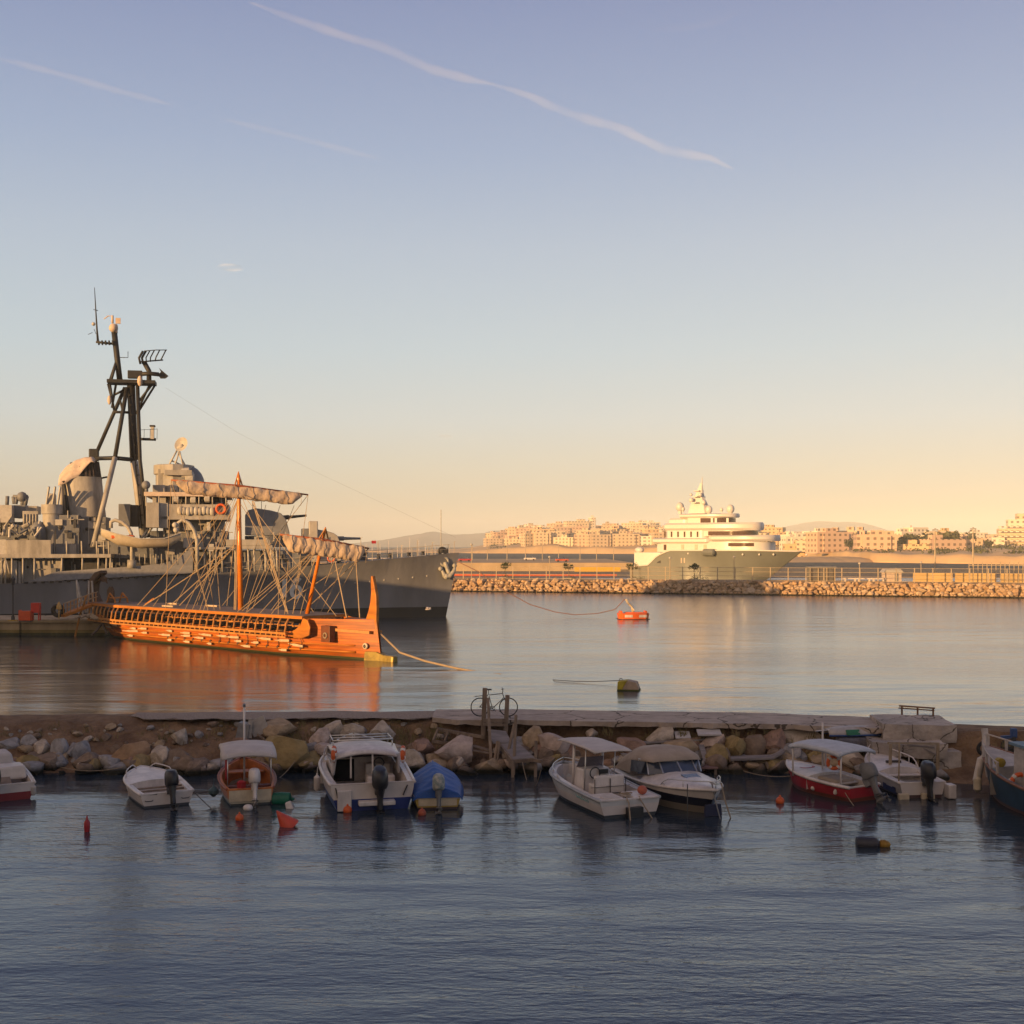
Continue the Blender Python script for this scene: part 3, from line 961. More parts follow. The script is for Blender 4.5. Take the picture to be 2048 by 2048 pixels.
class Hull:
    """stations from stern (t=0) to bow (t=1); every station runs keel -> gunwale"""
    def __init__(s, L, B, fb=0.55, rise=0.3, ws=0.85, p=2.3, draft=0.28, rake=0.25, t0=0.45, wl=0.86, aft=0.0):
        s.L, s.B, s.fb, s.rise, s.ws, s.p, s.draft, s.rake, s.t0, s.wl, s.aft = L, B, fb, rise, ws, p, draft, rake, t0, wl, aft

    def hb(s, t):
        if t < s.t0:
            return s.B / 2 * lerp(s.ws, 1, math.sin(PI / 2 * t / s.t0))
        return max(0.012, s.B / 2 * (1 - ((t - s.t0) / (1 - s.t0)) ** s.p))

    def sheer(s, t):
        return s.fb + s.rise * t ** 2 + s.aft * (1 - t) ** 3

    def pt(s, t, v, off=0.0):
        """v: 0 keel .. 1 gunwale on the port side; off shrinks inward"""
        b = max(0.0, s.hb(t) - off)
        k = s.wl * (1 - 0.42 * max(0, (t - 0.45) / 0.55) ** 2)
        z0 = -s.draft * (1 - 0.75 * max(0, (t - 0.6) / 0.4) ** 2)
        zs = s.sheer(t)
        ys = [0, b * k * 0.92, b * k, b * lerp(k, 1, .45), b * lerp(k, 1, .8), b]
        zz = [z0, z0 * 0.35, 0.06, lerp(0.06, zs, .35), lerp(0.06, zs, .7), zs]
        i = min(4, int(v * 5))
        f = v * 5 - i
        y, z = lerp(ys[i], ys[i + 1], f), lerp(zz[i], zz[i + 1], f)
        x = -s.L / 2 + s.L * t + s.rake * (t ** 5) * ((z - zs) / max(zs, .1))
        return Vector((x, y, z))

    def outer(s, m, parent, n=20):
        g = MB()
        rings = []
        for i in range(n + 1):
            t = i / n
            port = [s.pt(t, v / 10) for v in range(11)]
            stb = [Vector((q.x, -q.y, q.z)) for q in reversed(port)]
            rings.append(stb + port[1:])
        g.loft(rings, closed=False)
        r = rings[0]
        g.poly(r)
        return g.build('hull', m, parent, smooth=45)

    def gunwale(s, m, parent, r=0.045, n=24, t1=1.0):
        a = [s.pt(t1 * i / n, 1) for i in range(n + 1)]
        b = [Vector((q.x, -q.y, q.z)) for q in a]
        pts = a + list(reversed(b))[1:] if t1 >= 1 else a
        return MB().tube(pts, r, 6).build('gunwale', m, parent, smooth=True)

    def inside(s, m, parent, floor=0.05, wall=0.09, t0=0.0, t1=0.93, n=16, transom=True):
        """cockpit liner: side walls and sole"""
        g = MB()
        rings = []
        for i in range(n + 1):
            t = lerp(t0, t1, i / n)
            zs = s.sheer(t)
            b = max(0.02, s.hb(t) - wall)
            x = -s.L / 2 + s.L * t + (0.07 if i == 0 else 0)
            bf = b * (0.93 - 0.2 * max(0, t - .5))
            bo = s.hb(t) - 0.01
            rings.append([(x, bo, zs + .012), (x, b, zs + 0.012), (x, bf, floor), (x, -bf, floor), (x, -b, zs + 0.012), (x, -bo, zs + .012)])
        g.loft(rings, closed=False)
        for rg in (rings[0], rings[-1]):
            g.poly([rg[1], rg[2], rg[3], rg[4]])
        g.build('interior', m, parent)
        if transom:
            h = s.sheer(t0)
            g = MB()
            b = s.hb(t0)
            g.box((-s.L / 2 + 0.035, 0, h + 0.0), (0.075, 2 * b - 0.02, 0.05))
            g.build('transom_cap', m, parent, bevel=.01)

    def deck(s, m, parent, t0, t1=1.0, crown=0.06, name='foredeck', n=12, lift=0.015):
        g = MB()
        rings = []
        for i in range(n + 1):
            t = lerp(t0, t1, i / n)
            row = []
            for j in range(-6, 7):
                q = s.pt(t, 1)
                u = j / 6
                row.append((q.x, q.y * u, q.z + lift + crown * (1 - u * u) * min(1, 3 * (1 - t) + .1)))
            rings.append(row)
        g.loft(rings, closed=False, caps=False)
        q = rings[0]
        g.poly(list(q) + [(q[-1][0], q[-1][1], s.fb * .3), (q[0][0], q[0][1], s.fb * .3)])
        return g.build(name, m, parent, smooth=30)

    def rail(s, parent, t0, t1, h=0.22, inset=0.06, nst=4, r=0.014, m=None, both=True):
        for sg in (1, -1) if both else (1,):
            g = MB()
            pts = []
            for i in range(11):
                t = lerp(t0, t1, i / 10)
                q = s.pt(t, 1)
                e = min(1, i / 1.5, (10 - i) / 1.5 + (0.0 if t1 < 0.97 else 1))
                pts.append(Vector((q.x, sg * max(0, q.y - inset), q.z + h * max(0.1, e))))
            g.tube(pts, r, 6)
            for k in range(nst):
                i = 1 + int(k * 9 / max(1, nst - 1))
                q = s.pt(lerp(t0, t1, i / 10), 1)
                g.tube([pts[i], (pts[i].x, pts[i].y, q.z)], r * .8, 5)
            g.build('bow_rail', m or STEEL, parent, smooth=True)

    def bench(s, m, parent, t, w_=0.28, z=0.32, name='bench'):
        b = s.hb(t) - 0.1
        MB().box((-s.L / 2 + s.L * t, 0, z), (w_, 2 * b, 0.05)).build(name, m, parent, bevel=.012)


def outboard(parent, x, y, z, m_cowl, m_leg, s=1.0, tilt=0.0, turn=0.0, name='outboard_motor'):
    """outboard engine on the transom; forward is +x, tilt lifts the propeller aft"""
    M = Matrix.Translation((x, y, z)) @ Matrix.Rotation(turn, 4, 'Z') @ Matrix.Rotation(tilt, 4, 'Y') @ Matrix.Scale(s, 4)
    g = MB(M)
    sec = [(-0.42, .07, .12), (-0.2, .065, .10), (0.0, .10, .15), (0.10, .12, .18)]
    g.loft([[(a * c - 0.20, b_ * d, zz) for a, b_ in ((1, .5), (.5, 1), (-.5, 1), (-1, .5), (-1, -.5), (-.5, -1), (.5, -1), (1, -.5))] for zz, d, c in sec])
    g.box((-0.02, 0, 0.02), (0.22, 0.2, 0.26))
    g.lathe([(0.02, -.30), (.06, -.24), (.065, 0), (.05, .12), (0.015, .17)], (-0.20, 0, -0.62), 8, 'X')
    g.prism([(-0.36, -0.42), (-0.06, -0.42), (-.10, -.9), (-.17, -.9)], -.018, .018)
    g.box((-0.26, 0, -0.47), (0.32, 0.18, 0.02))
    leg = g.build(name, m_leg, parent, smooth=35)
    g = MB(M)
    rings = []
    for zz, l, w_ in ((0.08, .80, .84), (0.16, 1, 1), (0.34, 1.0, 1.0), (0.46, .92, .92), (0.54, .7, .74), (0.565, .4, .5)):
        rings.append([((.30 * l * math.cos(a)) * (1 if math.cos(a) > 0 else 1) - 0.20, .195 * w_ * math.sin(a), zz + .04 * math.cos(a) * (zz > .4)) for a in [2 * PI * k / 14 for k in range(14)]])
    g.loft(rings)
    g.build('cowl', m_cowl, leg, smooth=40)
    g = MB(M)
    for k in range(3):
        a = 2 * PI * k / 3
        c, d = math.cos(a), math.sin(a)
        g.poly([(-.50, 0.02 * c, -.62 + .02 * d), (-.47, .13 * c - .05 * d, -.62 + .13 * d + .05 * c), (-.50, .15 * c, -.62 + .15 * d), (-.53, .13 * c + .05 * d, -.62 + .13 * d - .05 * c)])
    g.lathe([(.04, -.56), (.045, -.44), (.03, -.40)], (0, 0, -.62), 8, 'X')
    g.build('propeller', PROP, leg, fix=False)
    return leg


def canopy(parent, x0, x1, hw, z, m, droop=0.10, posts=(), name='canopy', post_m=None, zfoot=0.5, crown=0.10, fringe=0.12, r=0.018):
    g = MB()
    def fn(u, v):
        x, y = lerp(x0, x1, u), lerp(-hw, hw, v)
        return (x, y, z + crown * (1 - (2 * v - 1) ** 2) - droop * (2 * u - 1) ** 4 + 0.012 * nz(x * 3, y * 3, z))
    g.grid(fn, 12, 12)
    for v in (0, 1):
        pts = [Vector(fn(i / 12, v)) for i in range(13)]
        g.loft([pts, [p + Vector((0, 0, -fringe)) for p in pts]], closed=False, caps=False)
    for u in (0, 1):
        pts = [Vector(fn(u, i / 12)) for i in range(13)]
        g.loft([pts, [p + Vector((0, 0, -fringe * .6)) for p in pts]], closed=False, caps=False)
    g.build(name, m, parent, smooth=35, solid=0.014)
    for (x, y) in posts:
        MB().tube([(x, y, zfoot), (x, y, z - droop * .5 + .02)], r, 6).build('canopy_post', post_m or STEEL, parent, smooth=True)


def boat(label, name, stern, bow, L, cat='boat', group='small boats moored along the jetty'):
    """stern / bow: ground points (x, y) read off the photograph; the stern stays put, L is the real length"""
    s, b = Vector((stern[0], stern[1], 0)), Vector((bow[0], bow[1], 0))
    h = (b - s).normalized()
    c = s + h * (L / 2)
    return thing(name, label, cat, (c.x, c.y, 0), math.atan2(h.y, h.x), group)


def XY(px, Y):
    return ((px - 1024) / F * Y, Y)


# ---- 1: red hull, white cushions, cut by the left edge
H = Hull(4.2, 1.9, 0.50, 0.3, 0.9)
t = boat('red-bottomed motor boat with cream cushioned cover, cut by the left edge', 'motor_boat', XY(12, 38.4), XY(-30, 42), 4.2)
H.outer(bands('hull_red_white', [(-1, (0.20, 0.02, 0.025)), (0.24, (0.56, 0.50, 0.47))], lo=-1, hi=1), t)
H.gunwale(GEL, t)
H.inside(GELW, t, 0.2)
MB().box((-0.55, 0, 0.66), (1.0, 1.62, 0.42), top=(.86, .96)).build('cushion', GELW, t, bevel=.07)
MB().box((0.75, 0, 0.88), (1.3, 1.3, 0.5), top=(.8, .85)).build('cabin_cover', CANVAS, t, bevel=.09)
MB().box((0.75, 0, 0.66), (1.36, 1.38, 0.06)).build('cover_trim', BLACKP, t)
MB().box((-1.6, 0.12, 0.5), (0.5, .7, 0.05), ry=R(-25)).build('hatch', WOOD, t)
H.deck(GEL, t, 0.62)
outboard(t, -2.12, 0.40, 0.52, BLACKP, BLACKP, 1.1)
boat1 = t

# ---- 2: white open boat with black outboard
H = Hull(3.7, 1.72, 0.42, 0.22, 0.92, p=2.6, rake=.3)
t = boat('small white open boat with a wooden thwart and black outboard', 'open_boat', (-10.55, 37.6), (-12.35, 40.9), 3.7)
H.outer(bands('hull_white_plain', [(-1, (0.05, 0.05, 0.06)), (0.07, (0.60, 0.53, 0.49))], lo=-1, hi=1), t)
H.gunwale(GEL, t, .05)
H.inside(GEL, t, 0.16, 0.14, 0.0, 0.55)
H.deck(GEL, t, 0.42, crown=.1)
H.bench(WOOD, t, 0.30, 0.10, 0.40)
H.bench(WOOD, t, 0.20, 0.08, 0.38)
H.rail(t, 0.66, 0.93, 0.2, 0.05, 2, .018, GEL)
for y in (-.55, .55):
    MB().tube([(-1.87, y - .12, .24), (-1.90, y - .09, .22), (-1.90, y + .09, .22), (-1.87, y + .12, .24)], .012).build('handle', BLACKP, t)
outboard(t, -1.88, -0.10, 0.50, BLACKP, BLACKP, 1.05, R(18))
MB().tube([(-1.5, .78, .43), (-1.83, .7, .40), (-1.84, .3, .40)], .02).build('rope_rail', BLACKP, t)

# ---- 3: orange wooden boat with white canopy
OW = mat('orange_wood', (0.50, 0.16, 0.045), 0.5, var=0.35, scale=2, stretch=(.4, 2, 2))
H = Hull(3.9, 1.78, 0.50, 0.34, 0.78, p=2.2)
t = boat('orange wooden boat under a white canopy with a white cowled outboard', 'wooden_boat', (-8.05, 37.8), (-9.1, 41.6), 3.9)
H.outer(bands('hull_orange', [(-1, (0.05, 0.06, 0.06)), (0.06, (0.45, 0.40, 0.30)), (0.18, (0.48, 0.17, 0.05))], lo=-1, hi=1), t)
MB().box((-1.965, 0, 0.30), (0.02, 1.28, 0.34)).build('transom_board', mat('cream_paint', (0.55, 0.46, 0.33), 0.5), t)
H.gunwale(mat('red_brown_trim', (0.26, 0.07, 0.03), 0.5), t, .04)
H.inside(OW, t, 0.08, 0.1)
MB().box((-0.5, 0, 0.12), (2.3, 1.2, 0.03)).build('sole', mat('maroon_boards', (0.17, 0.07, 0.06), 0.7), t)
H.bench(OW, t, 0.72, 0.5, 0.55, 'fore_bench')
H.bench(mat('maroon_boards', (0.17, 0.07, 0.06), 0.7), t, 0.32, 0.25, 0.36)
canopy(t, -1.55, 0.95, 0.84, 1.56, CANVAS, 0.16, [(-1.5, -.66), (-1.5, .66), (0.8, -.78), (0.8, .78)], zfoot=.45)
MB().tube([(0.45, 0.05, 0.1), (0.45, 0.05, 2.75)], .032, 8).build('mast', GEL, t, smooth=True)
MB().tube([(0.4, .05, 2.75), (0.52, .05, 2.78)], .05, 8).build('mast_light', GREYP, t)
MB().box((0.2, .62, 0.75), (0.12, .1, .7)).build('red_bottle', REDP, t, bevel=.04)
MB().lathe([(0.12, 0), (.14, .04), (.14, .28), (.05, .33)], (-1.80, 0.26, .42), 10).build('fuel_can', REDP, t, smooth=35)
outboard(t, -1.97, -0.12, 0.56, GEL, GEL, .95, R(20))

# ---- 4: blue and white cabin boat
H = Hull(5.6, 2.72, 0.80, 0.42, 0.93, p=2.3, rake=.5, draft=.4)
t = boat('white cabin boat with a blue bottom and roof rack, black outboard at its stern', 'cabin_boat', (-4.2, 37.1), (-5.45, 42.3), 5.6)
H.outer(bands('hull_blue_white', [(-1, (0.012, 0.03, 0.17)), (0.34, (0.60, 0.54, 0.50))], lo=-1, hi=1.5), t)
H.gunwale(GEL, t, .06)
H.inside(GELW, t, 0.32, 0.2, 0.0, 0.8)
H.deck(GEL, t, 0.585, crown=.12)
MB().box((-2.86, .86, 0.33), (0.10, 0.42, 0.62)).build('swim_ladder_box', GEL, t, bevel=.02)
MB().box((-2.95, -.1, 0.25), (0.30, 1.1, 0.14)).build('swim_platform', GEL, t, bevel=.03)
# cabin: frames, roof, a doorway panel painted dark for the shade inside, windows
cx0, cx1, hw, zr = -0.9, 1.1, 1.08, 1.80
g = MB()
rings = []
for x, z, k in ((-1.35, 1.36, .88), (-1.2, 1.43, .94), (0.2, 1.50, 1.0), (0.9, 1.42, .95)):
    rings.append([(x, hw * k * u, z + .14 * (1 - u * u)) for u in [i / 6 - 1 for i in range(13)]])
g.loft(rings, closed=False, caps=False)
g.build('cabin_roof', GEL, t, smooth=30, solid=.07)
for sg in (1, -1):
    MB().prism([(-1.1, .78), (1.0, .86), (1.7, 1.0), (0.85, 1.43), (0.7, 1.43), (1.2, 1.06), (-.6, 1.0), (-1.05, 1.43), (-1.2, 1.43)], sg * 1.0, sg * 1.06).build('cabin_side', GEL, t)
    MB().prism([(-.62, 1.02), (1.15, 1.08), (0.7, 1.43), (-1.0, 1.43)], sg * 1.025, sg * 1.04).build('side_window', GLASS, t)
    MB().tube([(-1.2, sg * 1.02, .82), (-1.3, sg * .95, 1.42)], .022).build('roof_post', STEEL, t)
    MB().bar((-1.25, sg * .34 + .16, .7), (-1.25, sg * .34 + .16, 1.46), .05).build('door_post', GELW, t)
MB().box((0.35, 0.06, 0.68), (0.06, 1.9, 0.78)).build('bulkhead', GELW, t)
MB().box((0.28, 0.56, 0.66), (0.05, 0.66, 0.74)).build('companionway', mat('doorway_shade', (0.006, 0.006, 0.007), 0.9), t)  # black panel standing in for the darkness inside the doorway
MB().poly([(0.42, -1, 1.06), (0.42, 1, 1.06), (0.75, .9, 1.42), (0.75, -.9, 1.42)]).build('windscreen', mat('clear_screen', (0.16, 0.14, 0.16), 0.15, var=.3), t)
for y in (-.35, .32):
    MB().bar((0.40, y, 1.05), (0.74, y * .9, 1.43), .05).build('screen_post', BLACKP, t)
MB().box((-0.05, -.48, 0.66), (0.5, .8, 0.56), top=(.8, 1)).build('helm_console', GELW, t, bevel=.04)
MB().torus((-0.33, -.5, .98), .16, .022, 'X', 16, 6).build('steering_wheel', BLACKP, t)
MB().box((-1.0, -.45, 0.52), (.5, .9, .44)).build('helm_seat', GELW, t, bevel=.06)
g = MB()
for y in (-.95, .95):
    g.tube([(-.2, y, 1.45), (-.2, y, 1.72), (0.9, y, 1.72), (0.9, y, 1.42)], .024)
for x in (-.2, .35, .9):
    g.tube([(x, -.98, 1.72), (x, .98, 1.72)], .03 if x < 0 else .022)
g.build('roof_rack', STEEL, t, smooth=True)
outboard(t, -2.84, -0.18, 0.62, BLACKP, BLACKP, 1.25)
for y, dy in ((1.12, .06), (-1.05, -.14)):
    MB().tube([(-2.83, y, .72), (-2.86, y - dy * .5, .58), (-2.86, y - dy, .42)], .02).build('hose', BLACKP, t)
H.rail(t, 0.6, 0.98, 0.30, 0.08, 4, .018)
cabin_boat = t

# ---- 5: boat under a blue tarpaulin
H = Hull(3.6, 1.66, 0.40, 0.3, 0.84, p=2.3)
t = boat('small boat fully covered by a bright blue tarpaulin', 'covered_boat', (-2.25, 37.2), (-2.66, 40.9), 3.6)
H.outer(bands('hull_yellow_cream', [(-1, (0.05, 0.03, 0.03)), (0.06, (0.40, 0.27, 0.06)), (0.3, (0.50, 0.43, 0.36))], lo=-1, hi=1), t)
MB().box((-1.815, 0, 0.24), (0.02, 1.16, 0.26)).build('transom_board', MATS['cream_paint'], t)
TARP = mat('blue_tarp', (0.02, 0.085, 0.32), 0.55, var=0.3, scale=1.2, bump=0.06, bscale=2.2)
g = MB()
def tarp(u, v):
    t_ = 0.0 + 1.0 * u
    q = H.pt(min(1, t_), 1)
    a = 2 * v - 1
    top = 0.42 * (1 - abs(a) ** 1.25) * (0.55 + 0.45 * math.sin(PI * min(1, u * 1.15))) * (1 if u < .93 else .6)
    drop = 0.16 * max(0, abs(a) - .86) / .14
    return (q.x - (0.06 if u == 0 else 0), q.y * a * 1.07, q.z + top + .03 - drop + .02 * nz(u * 9, v * 9, 1) + .018 * math.sin(u * 40 + 6 * abs(a)) * (1 - abs(a)))
g.grid(tarp, 30, 24)
g.build('tarpaulin', TARP, t, smooth=True, solid=.01)
g = MB()
g.loft([[tarp(0, v / 12) for v in range(13)], [(-1.87, 1.3 * .56 * (v / 6 - 1), 0.36) for v in range(13)]], closed=False, caps=False)
g.build('tarpaulin_flap', TARP, t, solid=.01)
outboard(t, -1.86, -0.02, 0.50, mat('patterned_cloth', (0.36, 0.34, 0.30), 0.85, var=0.4, scale=9, col2=(.10, .16, .17)), GREYP, .98, R(16))

# ---- 6: white centre-console
H = Hull(4.9, 2.06, 0.52, 0.30, 0.95, p=3.6, rake=.45, t0=.5)
t = boat('white centre console boat with a flat white sunshade on posts', 'console_boat', (3.48, 36.15), (1.68, 40.7), 4.9)
H.outer(bands('hull_console', [(-1, (0.03, 0.035, 0.045)), (0.10, (0.58, 0.52, 0.49)), (0.36, (0.50, 0.50, 0.50))], lo=-1, hi=1), t)
H.gunwale(mat('rub_rail', (0.34, 0.35, 0.37), 0.5), t, .05)
H.inside(GEL, t, 0.20, 0.22, 0.0, 0.95)
g = MB()
for sg in (1, -1):
    g.prism([(-2.45, sg * .12 + (.05 if sg > 0 else -.05)), (-1.5, sg * .15), (-1.5, sg * .98), (-2.45, sg * .96)], 0.44, 0.56, 'XY')
g.build('stern_seats', GEL, t, bevel=.03)
MB().box((-2.2, .55, .57), (.34, .5, .02)).build('hatch', GELW, t)
MB().box((0.15, 0, 0.62), (0.75, 1.0, 0.82), top=(.75, .9)).build('console', GEL, t, bevel=.05)
MB().poly([(0.38, -.45, 1.02), (0.38, .45, 1.02), (0.18, .4, 1.36), (0.18, -.4, 1.36)]).build('windscreen', MATS['clear_screen'], t)
MB().torus((-0.26, 0.1, .92), .17, .02, 'X', 16, 6).build('steering_wheel', BLACKP, t)
MB().box((-0.23, -.2, .95), (0.05, .3, .14)).build('instruments', BLACKP, t)
MB().box((-0.85, 0, 0.46), (0.5, 1.0, 0.5)).build('leaning_seat', GELW, t, bevel=.05)
MB().box((-1.02, 0, 0.82), (0.14, 1.0, 0.34)).build('seat_back', GEL, t, bevel=.05)
for y in (-.52, 0.0, .52):
    MB().tube([(-1.12, y, .2), (-1.12, y, .9)], .014).build('seat_frame', BLACKP, t)
MB().tube([(-1.12, -.5, .45), (-1.12, .5, .45)], .014).build('seat_frame', BLACKP, t)
MB().bar((-1.14, -.66, .66), (-1.14, .66, .66), .03, .012).build('seat_strap', BLACKP, t)
canopy(t, -1.35, 1.45, 0.62, 1.80, CANVAS, 0.05, [], crown=.03, fringe=.05)
for y in (-.5, .5):
    MB().tube([(0.55, y, .3), (0.42, y, 1.79)], .045, 8).build('canopy_post', GEL, t, smooth=True)
    MB().tube([(-.30, y, .3), (-.45, y, 1.79)], .02, 6).build('canopy_post', STEEL, t, smooth=True)
H.rail(t, 0.62, 0.99, 0.16, 0.08, 4, .016)
MB().torus((1.75, .35, .36), .1, .03, 'Z', 14, 6).build('rope_coil', BLACKP, t)
MB().ball((-2.15, -.55, .70), .15, 12, (1, 1, .9)).build('orange_float', mat('faded_orange', (0.45, 0.12, 0.07), 0.6), t, smooth=True)
g = MB()
for k in range(5):
    g.tube([(-2.2 + .1 * k, -.15 + .08 * (k % 2), .60), (-2.05, .1 - .09 * k, .62), (-1.9, -.3 + .1 * k, .60)], .02, 5)
g.build('rope_heap', ROPE, t)
MB().box((-2.52, -.1, .05), (.2, .5, .5)).build('engine_bracket', BLACKP, t)
# faded script on the hull side
g = MB()
for k in range(9):
    u = 0.16 + k * 0.02
    q, q2 = H.pt(u, .74), H.pt(u + .016, .86 - .08 * (k % 2))
    g.tube([q + Vector((0, .012, 0)), (q + q2) / 2 + Vector((0.02, .015, .02)), q2 + Vector((0, .012, 0))], .013, 4)
g.build('hull_lettering', mat('teal_paint', (0.10, 0.27, 0.29), 0.5), t)
for y, e in ((0.1, (-3.0, .25, -.25)), (-.32, (-3.0, -.62, -.25))):
    MB().tube([(-2.4, y, .56), (-2.55, y, .45), e], .022, 6).build('mooring_line', ROPE, t)
console = t

# ---- 7: cuddy cruiser, bow towards the viewer
H = Hull(5.4, 2.25, 0.54, 0.26, 0.92, p=2.6, rake=.6, t0=.42, draft=.3)
t = boat('white cuddy cruiser with a tan canvas hood, bow toward the viewer', 'cabin_cruiser', (4.30, 41.2), (5.95, 36.25), 5.4)
H.outer(bands('hull_cruiser', [(-1, (0.25, 0.21, 0.17)), (0.22, (0.012, 0.014, 0.03)), (0.48, (0.60, 0.54, 0.50))], lo=-1, hi=1.5), t)
H.gunwale(GEL, t, .05)
H.inside(GELW, t, 0.3, 0.2, 0.0, .5)
g = MB()
rings = []
for i in range(13):
    u = i / 12
    t_ = lerp(0.44, 0.99, u)
    q = H.pt(t_, 1)
    crown = 0.34 * (1 - u) ** .8 + .03
    rings.append([(q.x, q.y * a * .99, q.z + .02 + crown * (1 - abs(a) ** 2.6)) for a in [k / 8 - 1 for k in range(17)]])
g.loft(rings, closed=False, caps=False)
g.build('foredeck', GEL, t, smooth=35)
q = H.pt(.70, 1)
MB().box((q.x + .02, 0.0, q.z + .245), (.46, .54, .03), ry=R(8.5)).build('deck_hatch', GLASS, t, bevel=.012)
# wrap-round windscreen
ang = [R(a) for a in (-100, -62, -34, 0, 34, 62, 100)]
def ws(a, k, z):
    return Vector((-0.55 + .95 * k * math.cos(a) * (1.0 if abs(a) < 1.6 else 1.2), 1.02 * (0.97 if k < 1 else 1) * math.sin(a) / math.sin(R(80)) * (.98 if abs(a) > 1.2 else 1), z))
lo = [ws(a, 1.06, .90 - .08 * (abs(a) > 1) - .08 * (abs(a) > 1.5)) for a in ang]
hi = [ws(a, .62, 1.22) for a in ang]
g = MB()
for i in range(6):
    g.poly([lo[i], lo[i + 1], hi[i + 1], hi[i]])
g.build('windscreen', GLASS, t)
for i in range(7):
    MB().bar(lo[i] + Vector((.01, 0, 0)), hi[i] + Vector((.01, 0, 0)), .035).build('screen_post', STEEL, t)
MB().tube(hi, .028).build('screen_rim', STEEL, t)
# hood
g = MB()
rings = []
for x, hw_, zt, zb in ((.10, .82, 1.25, 1.22), (-.25, .95, 1.46, 1.20), (-.75, 1.0, 1.56, 1.12), (-1.5, 1.0, 1.50, .95), (-2.1, .98, 1.22, .78), (-2.5, .96, .90, .66)):
    rings.append([(x, hw_ * math.cos(a) ** (.55) if math.cos(a) > 0 else -hw_ * (-math.cos(a)) ** .55, zb + (zt - zb) * math.sin(a)) for a in [PI * k / 14 for k in range(15)]])
g.loft(rings, closed=False, caps=False)
g.build('canvas_hood', TAN, t, smooth=True, solid=.015)
for sg in (1, -1):
    g = MB()
    g.poly([(-.1, sg * 1.0, 1.22), (-1.15, sg * 1.02, 1.12), (-1.2, sg * 1.03, .76), (-.35, sg * 1.04, .84)])
    g.build('hood_window', mat('clear_vinyl', (0.12, 0.14, 0.17), 0.15, var=.5, scale=3), t)
    g = MB()
    g.poly([(-1.15, sg * 1.02, 1.16), (-2.5, sg * 1.0, .68), (-2.5, sg * 1.0, .62), (-1.2, sg * 1.04, .70)])
    g.build('hood_skirt', TAN, t)
H.rail(t, 0.66, 0.99, 0.24, 0.06, 3, .018)
MB().box((2.55, 0, .98), (.35, .12, .05)).build('bow_roller', STEEL, t)
MB().box((2.50, -.02, .18), (.12, .55, .34), top=(.7, .9)).build('blue_fender_board', mat('navy_cloth', (0.025, 0.03, 0.07), 0.7), t)
for y, e in ((.26, (2.95, .4, -.2)), (-.05, (3.0, .02, -.2))):
    MB().tube([(2.5, y, .96), (2.72, y, .5), e], .022, 6).build('mooring_line', ROPE if y > 0 else GREYP, t)
MB().tube([(2.3, -.75, .95), (2.5, -.85, .3), (2.6, -.9, -.2)], .016, 5).build('mooring_chain', BLACKP, t)

# ---- 8: red boat with white canopy
H = Hull(3.5, 1.6, 0.46, 0.26, 0.80, p=2.5, rake=.25)
t = boat('red wooden boat with a white canopy and grey cowled outboard', 'wooden_boat', (11.02, 38.45), (9.38, 41.3), 3.45)
H.outer(bands('hull_red', [(-1, (0.13, 0.035, 0.02)), (0.12, (0.34, 0.02, 0.03)), (0.46, (0.34, 0.02, 0.03))], lo=-1, hi=1, var=.25), t)
H.gunwale(GEL, t, .055)
H.inside(GELW, t, 0.2, 0.16, 0, .7)
H.deck(GEL, t, 0.50, crown=.07)
MB().prism([(.80 + .2 * math.cos(a), .30 * math.sin(a)) for a in [2 * PI * k / 16 for k in range(16)]], .645, .67, 'XY').build('red_hatch', REDP, t)
H.bench(GELW, t, .28, .3, .40)
canopy(t, -1.45, .85, .78, 1.55, mat('canvas_bluish', (.46, .48, .53), .85, var=.15, bump=.02, bscale=3), .10, [(-1.35, -.62), (-1.35, .62), (0.7, -.72), (.7, .72)], zfoot=.45, post_m=GEL, r=.03)
MB().tube([(0.4, -.3, .5), (0.4, -.3, 2.15)], .03, 8).build('mast', GEL, t, smooth=True)
MB().tube([(.4, -.62, 1.9), (.4, .02, 1.9)], .016).build('mast_spreader', GEL, t)
outboard(t, -1.77, -.12, .55, GREYP, GREYP, 1.05, R(30))
MB().box((-.4, -.1, .42), (.9, .8, .2)).build('cockpit_cover', TAN, t, bevel=.06)
red_boat = t

# ---- 9: white boat, stern to the viewer, black outboard
H = Hull(4.1, 1.60, 0.48, 0.32, 0.92, p=2.3, rake=.35)
t = boat('white motor boat with bow rails and a black outboard, beside the red boat', 'motor_boat', (12.98, 38.85), (12.55, 42.7), 4.1)
H.outer(bands('hull_white_boot', [(-1, (0.07, 0.035, 0.035)), (0.10, (0.58, 0.52, 0.49))], lo=-1, hi=1), t)
H.gunwale(GEL, t, .05)
H.inside(GELW, t, 0.22, 0.22, 0, .5)
H.deck(GEL, t, 0.40, crown=.16)
H.bench(GEL, t, .36, .25, .46)
MB().box((-1.1, 0, .30), (.9, 1.1, .02)).build('sole', mat('grey_sole', (0.22, 0.20, 0.19), .8), t)
MB().box((0.15, .0, .76), (.12, .5, .10)).build('vent_slot', DARKIN, t)
g = MB()
for k in range(4):
    a, b_ = H.pt(.10 + .055 * k, .55), H.pt(.10 + .055 * (k + 1), .55)
    g.poly([a + Vector((0, .012, -.1)), b_ + Vector((0, .012, -.1)), b_ + Vector((0, .02, .10)), a + Vector((0, .02, .10))])
g.build('blue_panel', mat('blue_stripe', (0.02, 0.035, 0.14), .5), t, solid=.008)
H.rail(t, .45, .99, .30, .07, 5, .02, GEL)
outboard(t, -2.08, -.10, .52, BLACKP, BLACKP, 1.12, R(10))
MB().box((-2.2, -.84, .24), (.36, .26, .44)).build('swim_step', GEL, t, bevel=.03)
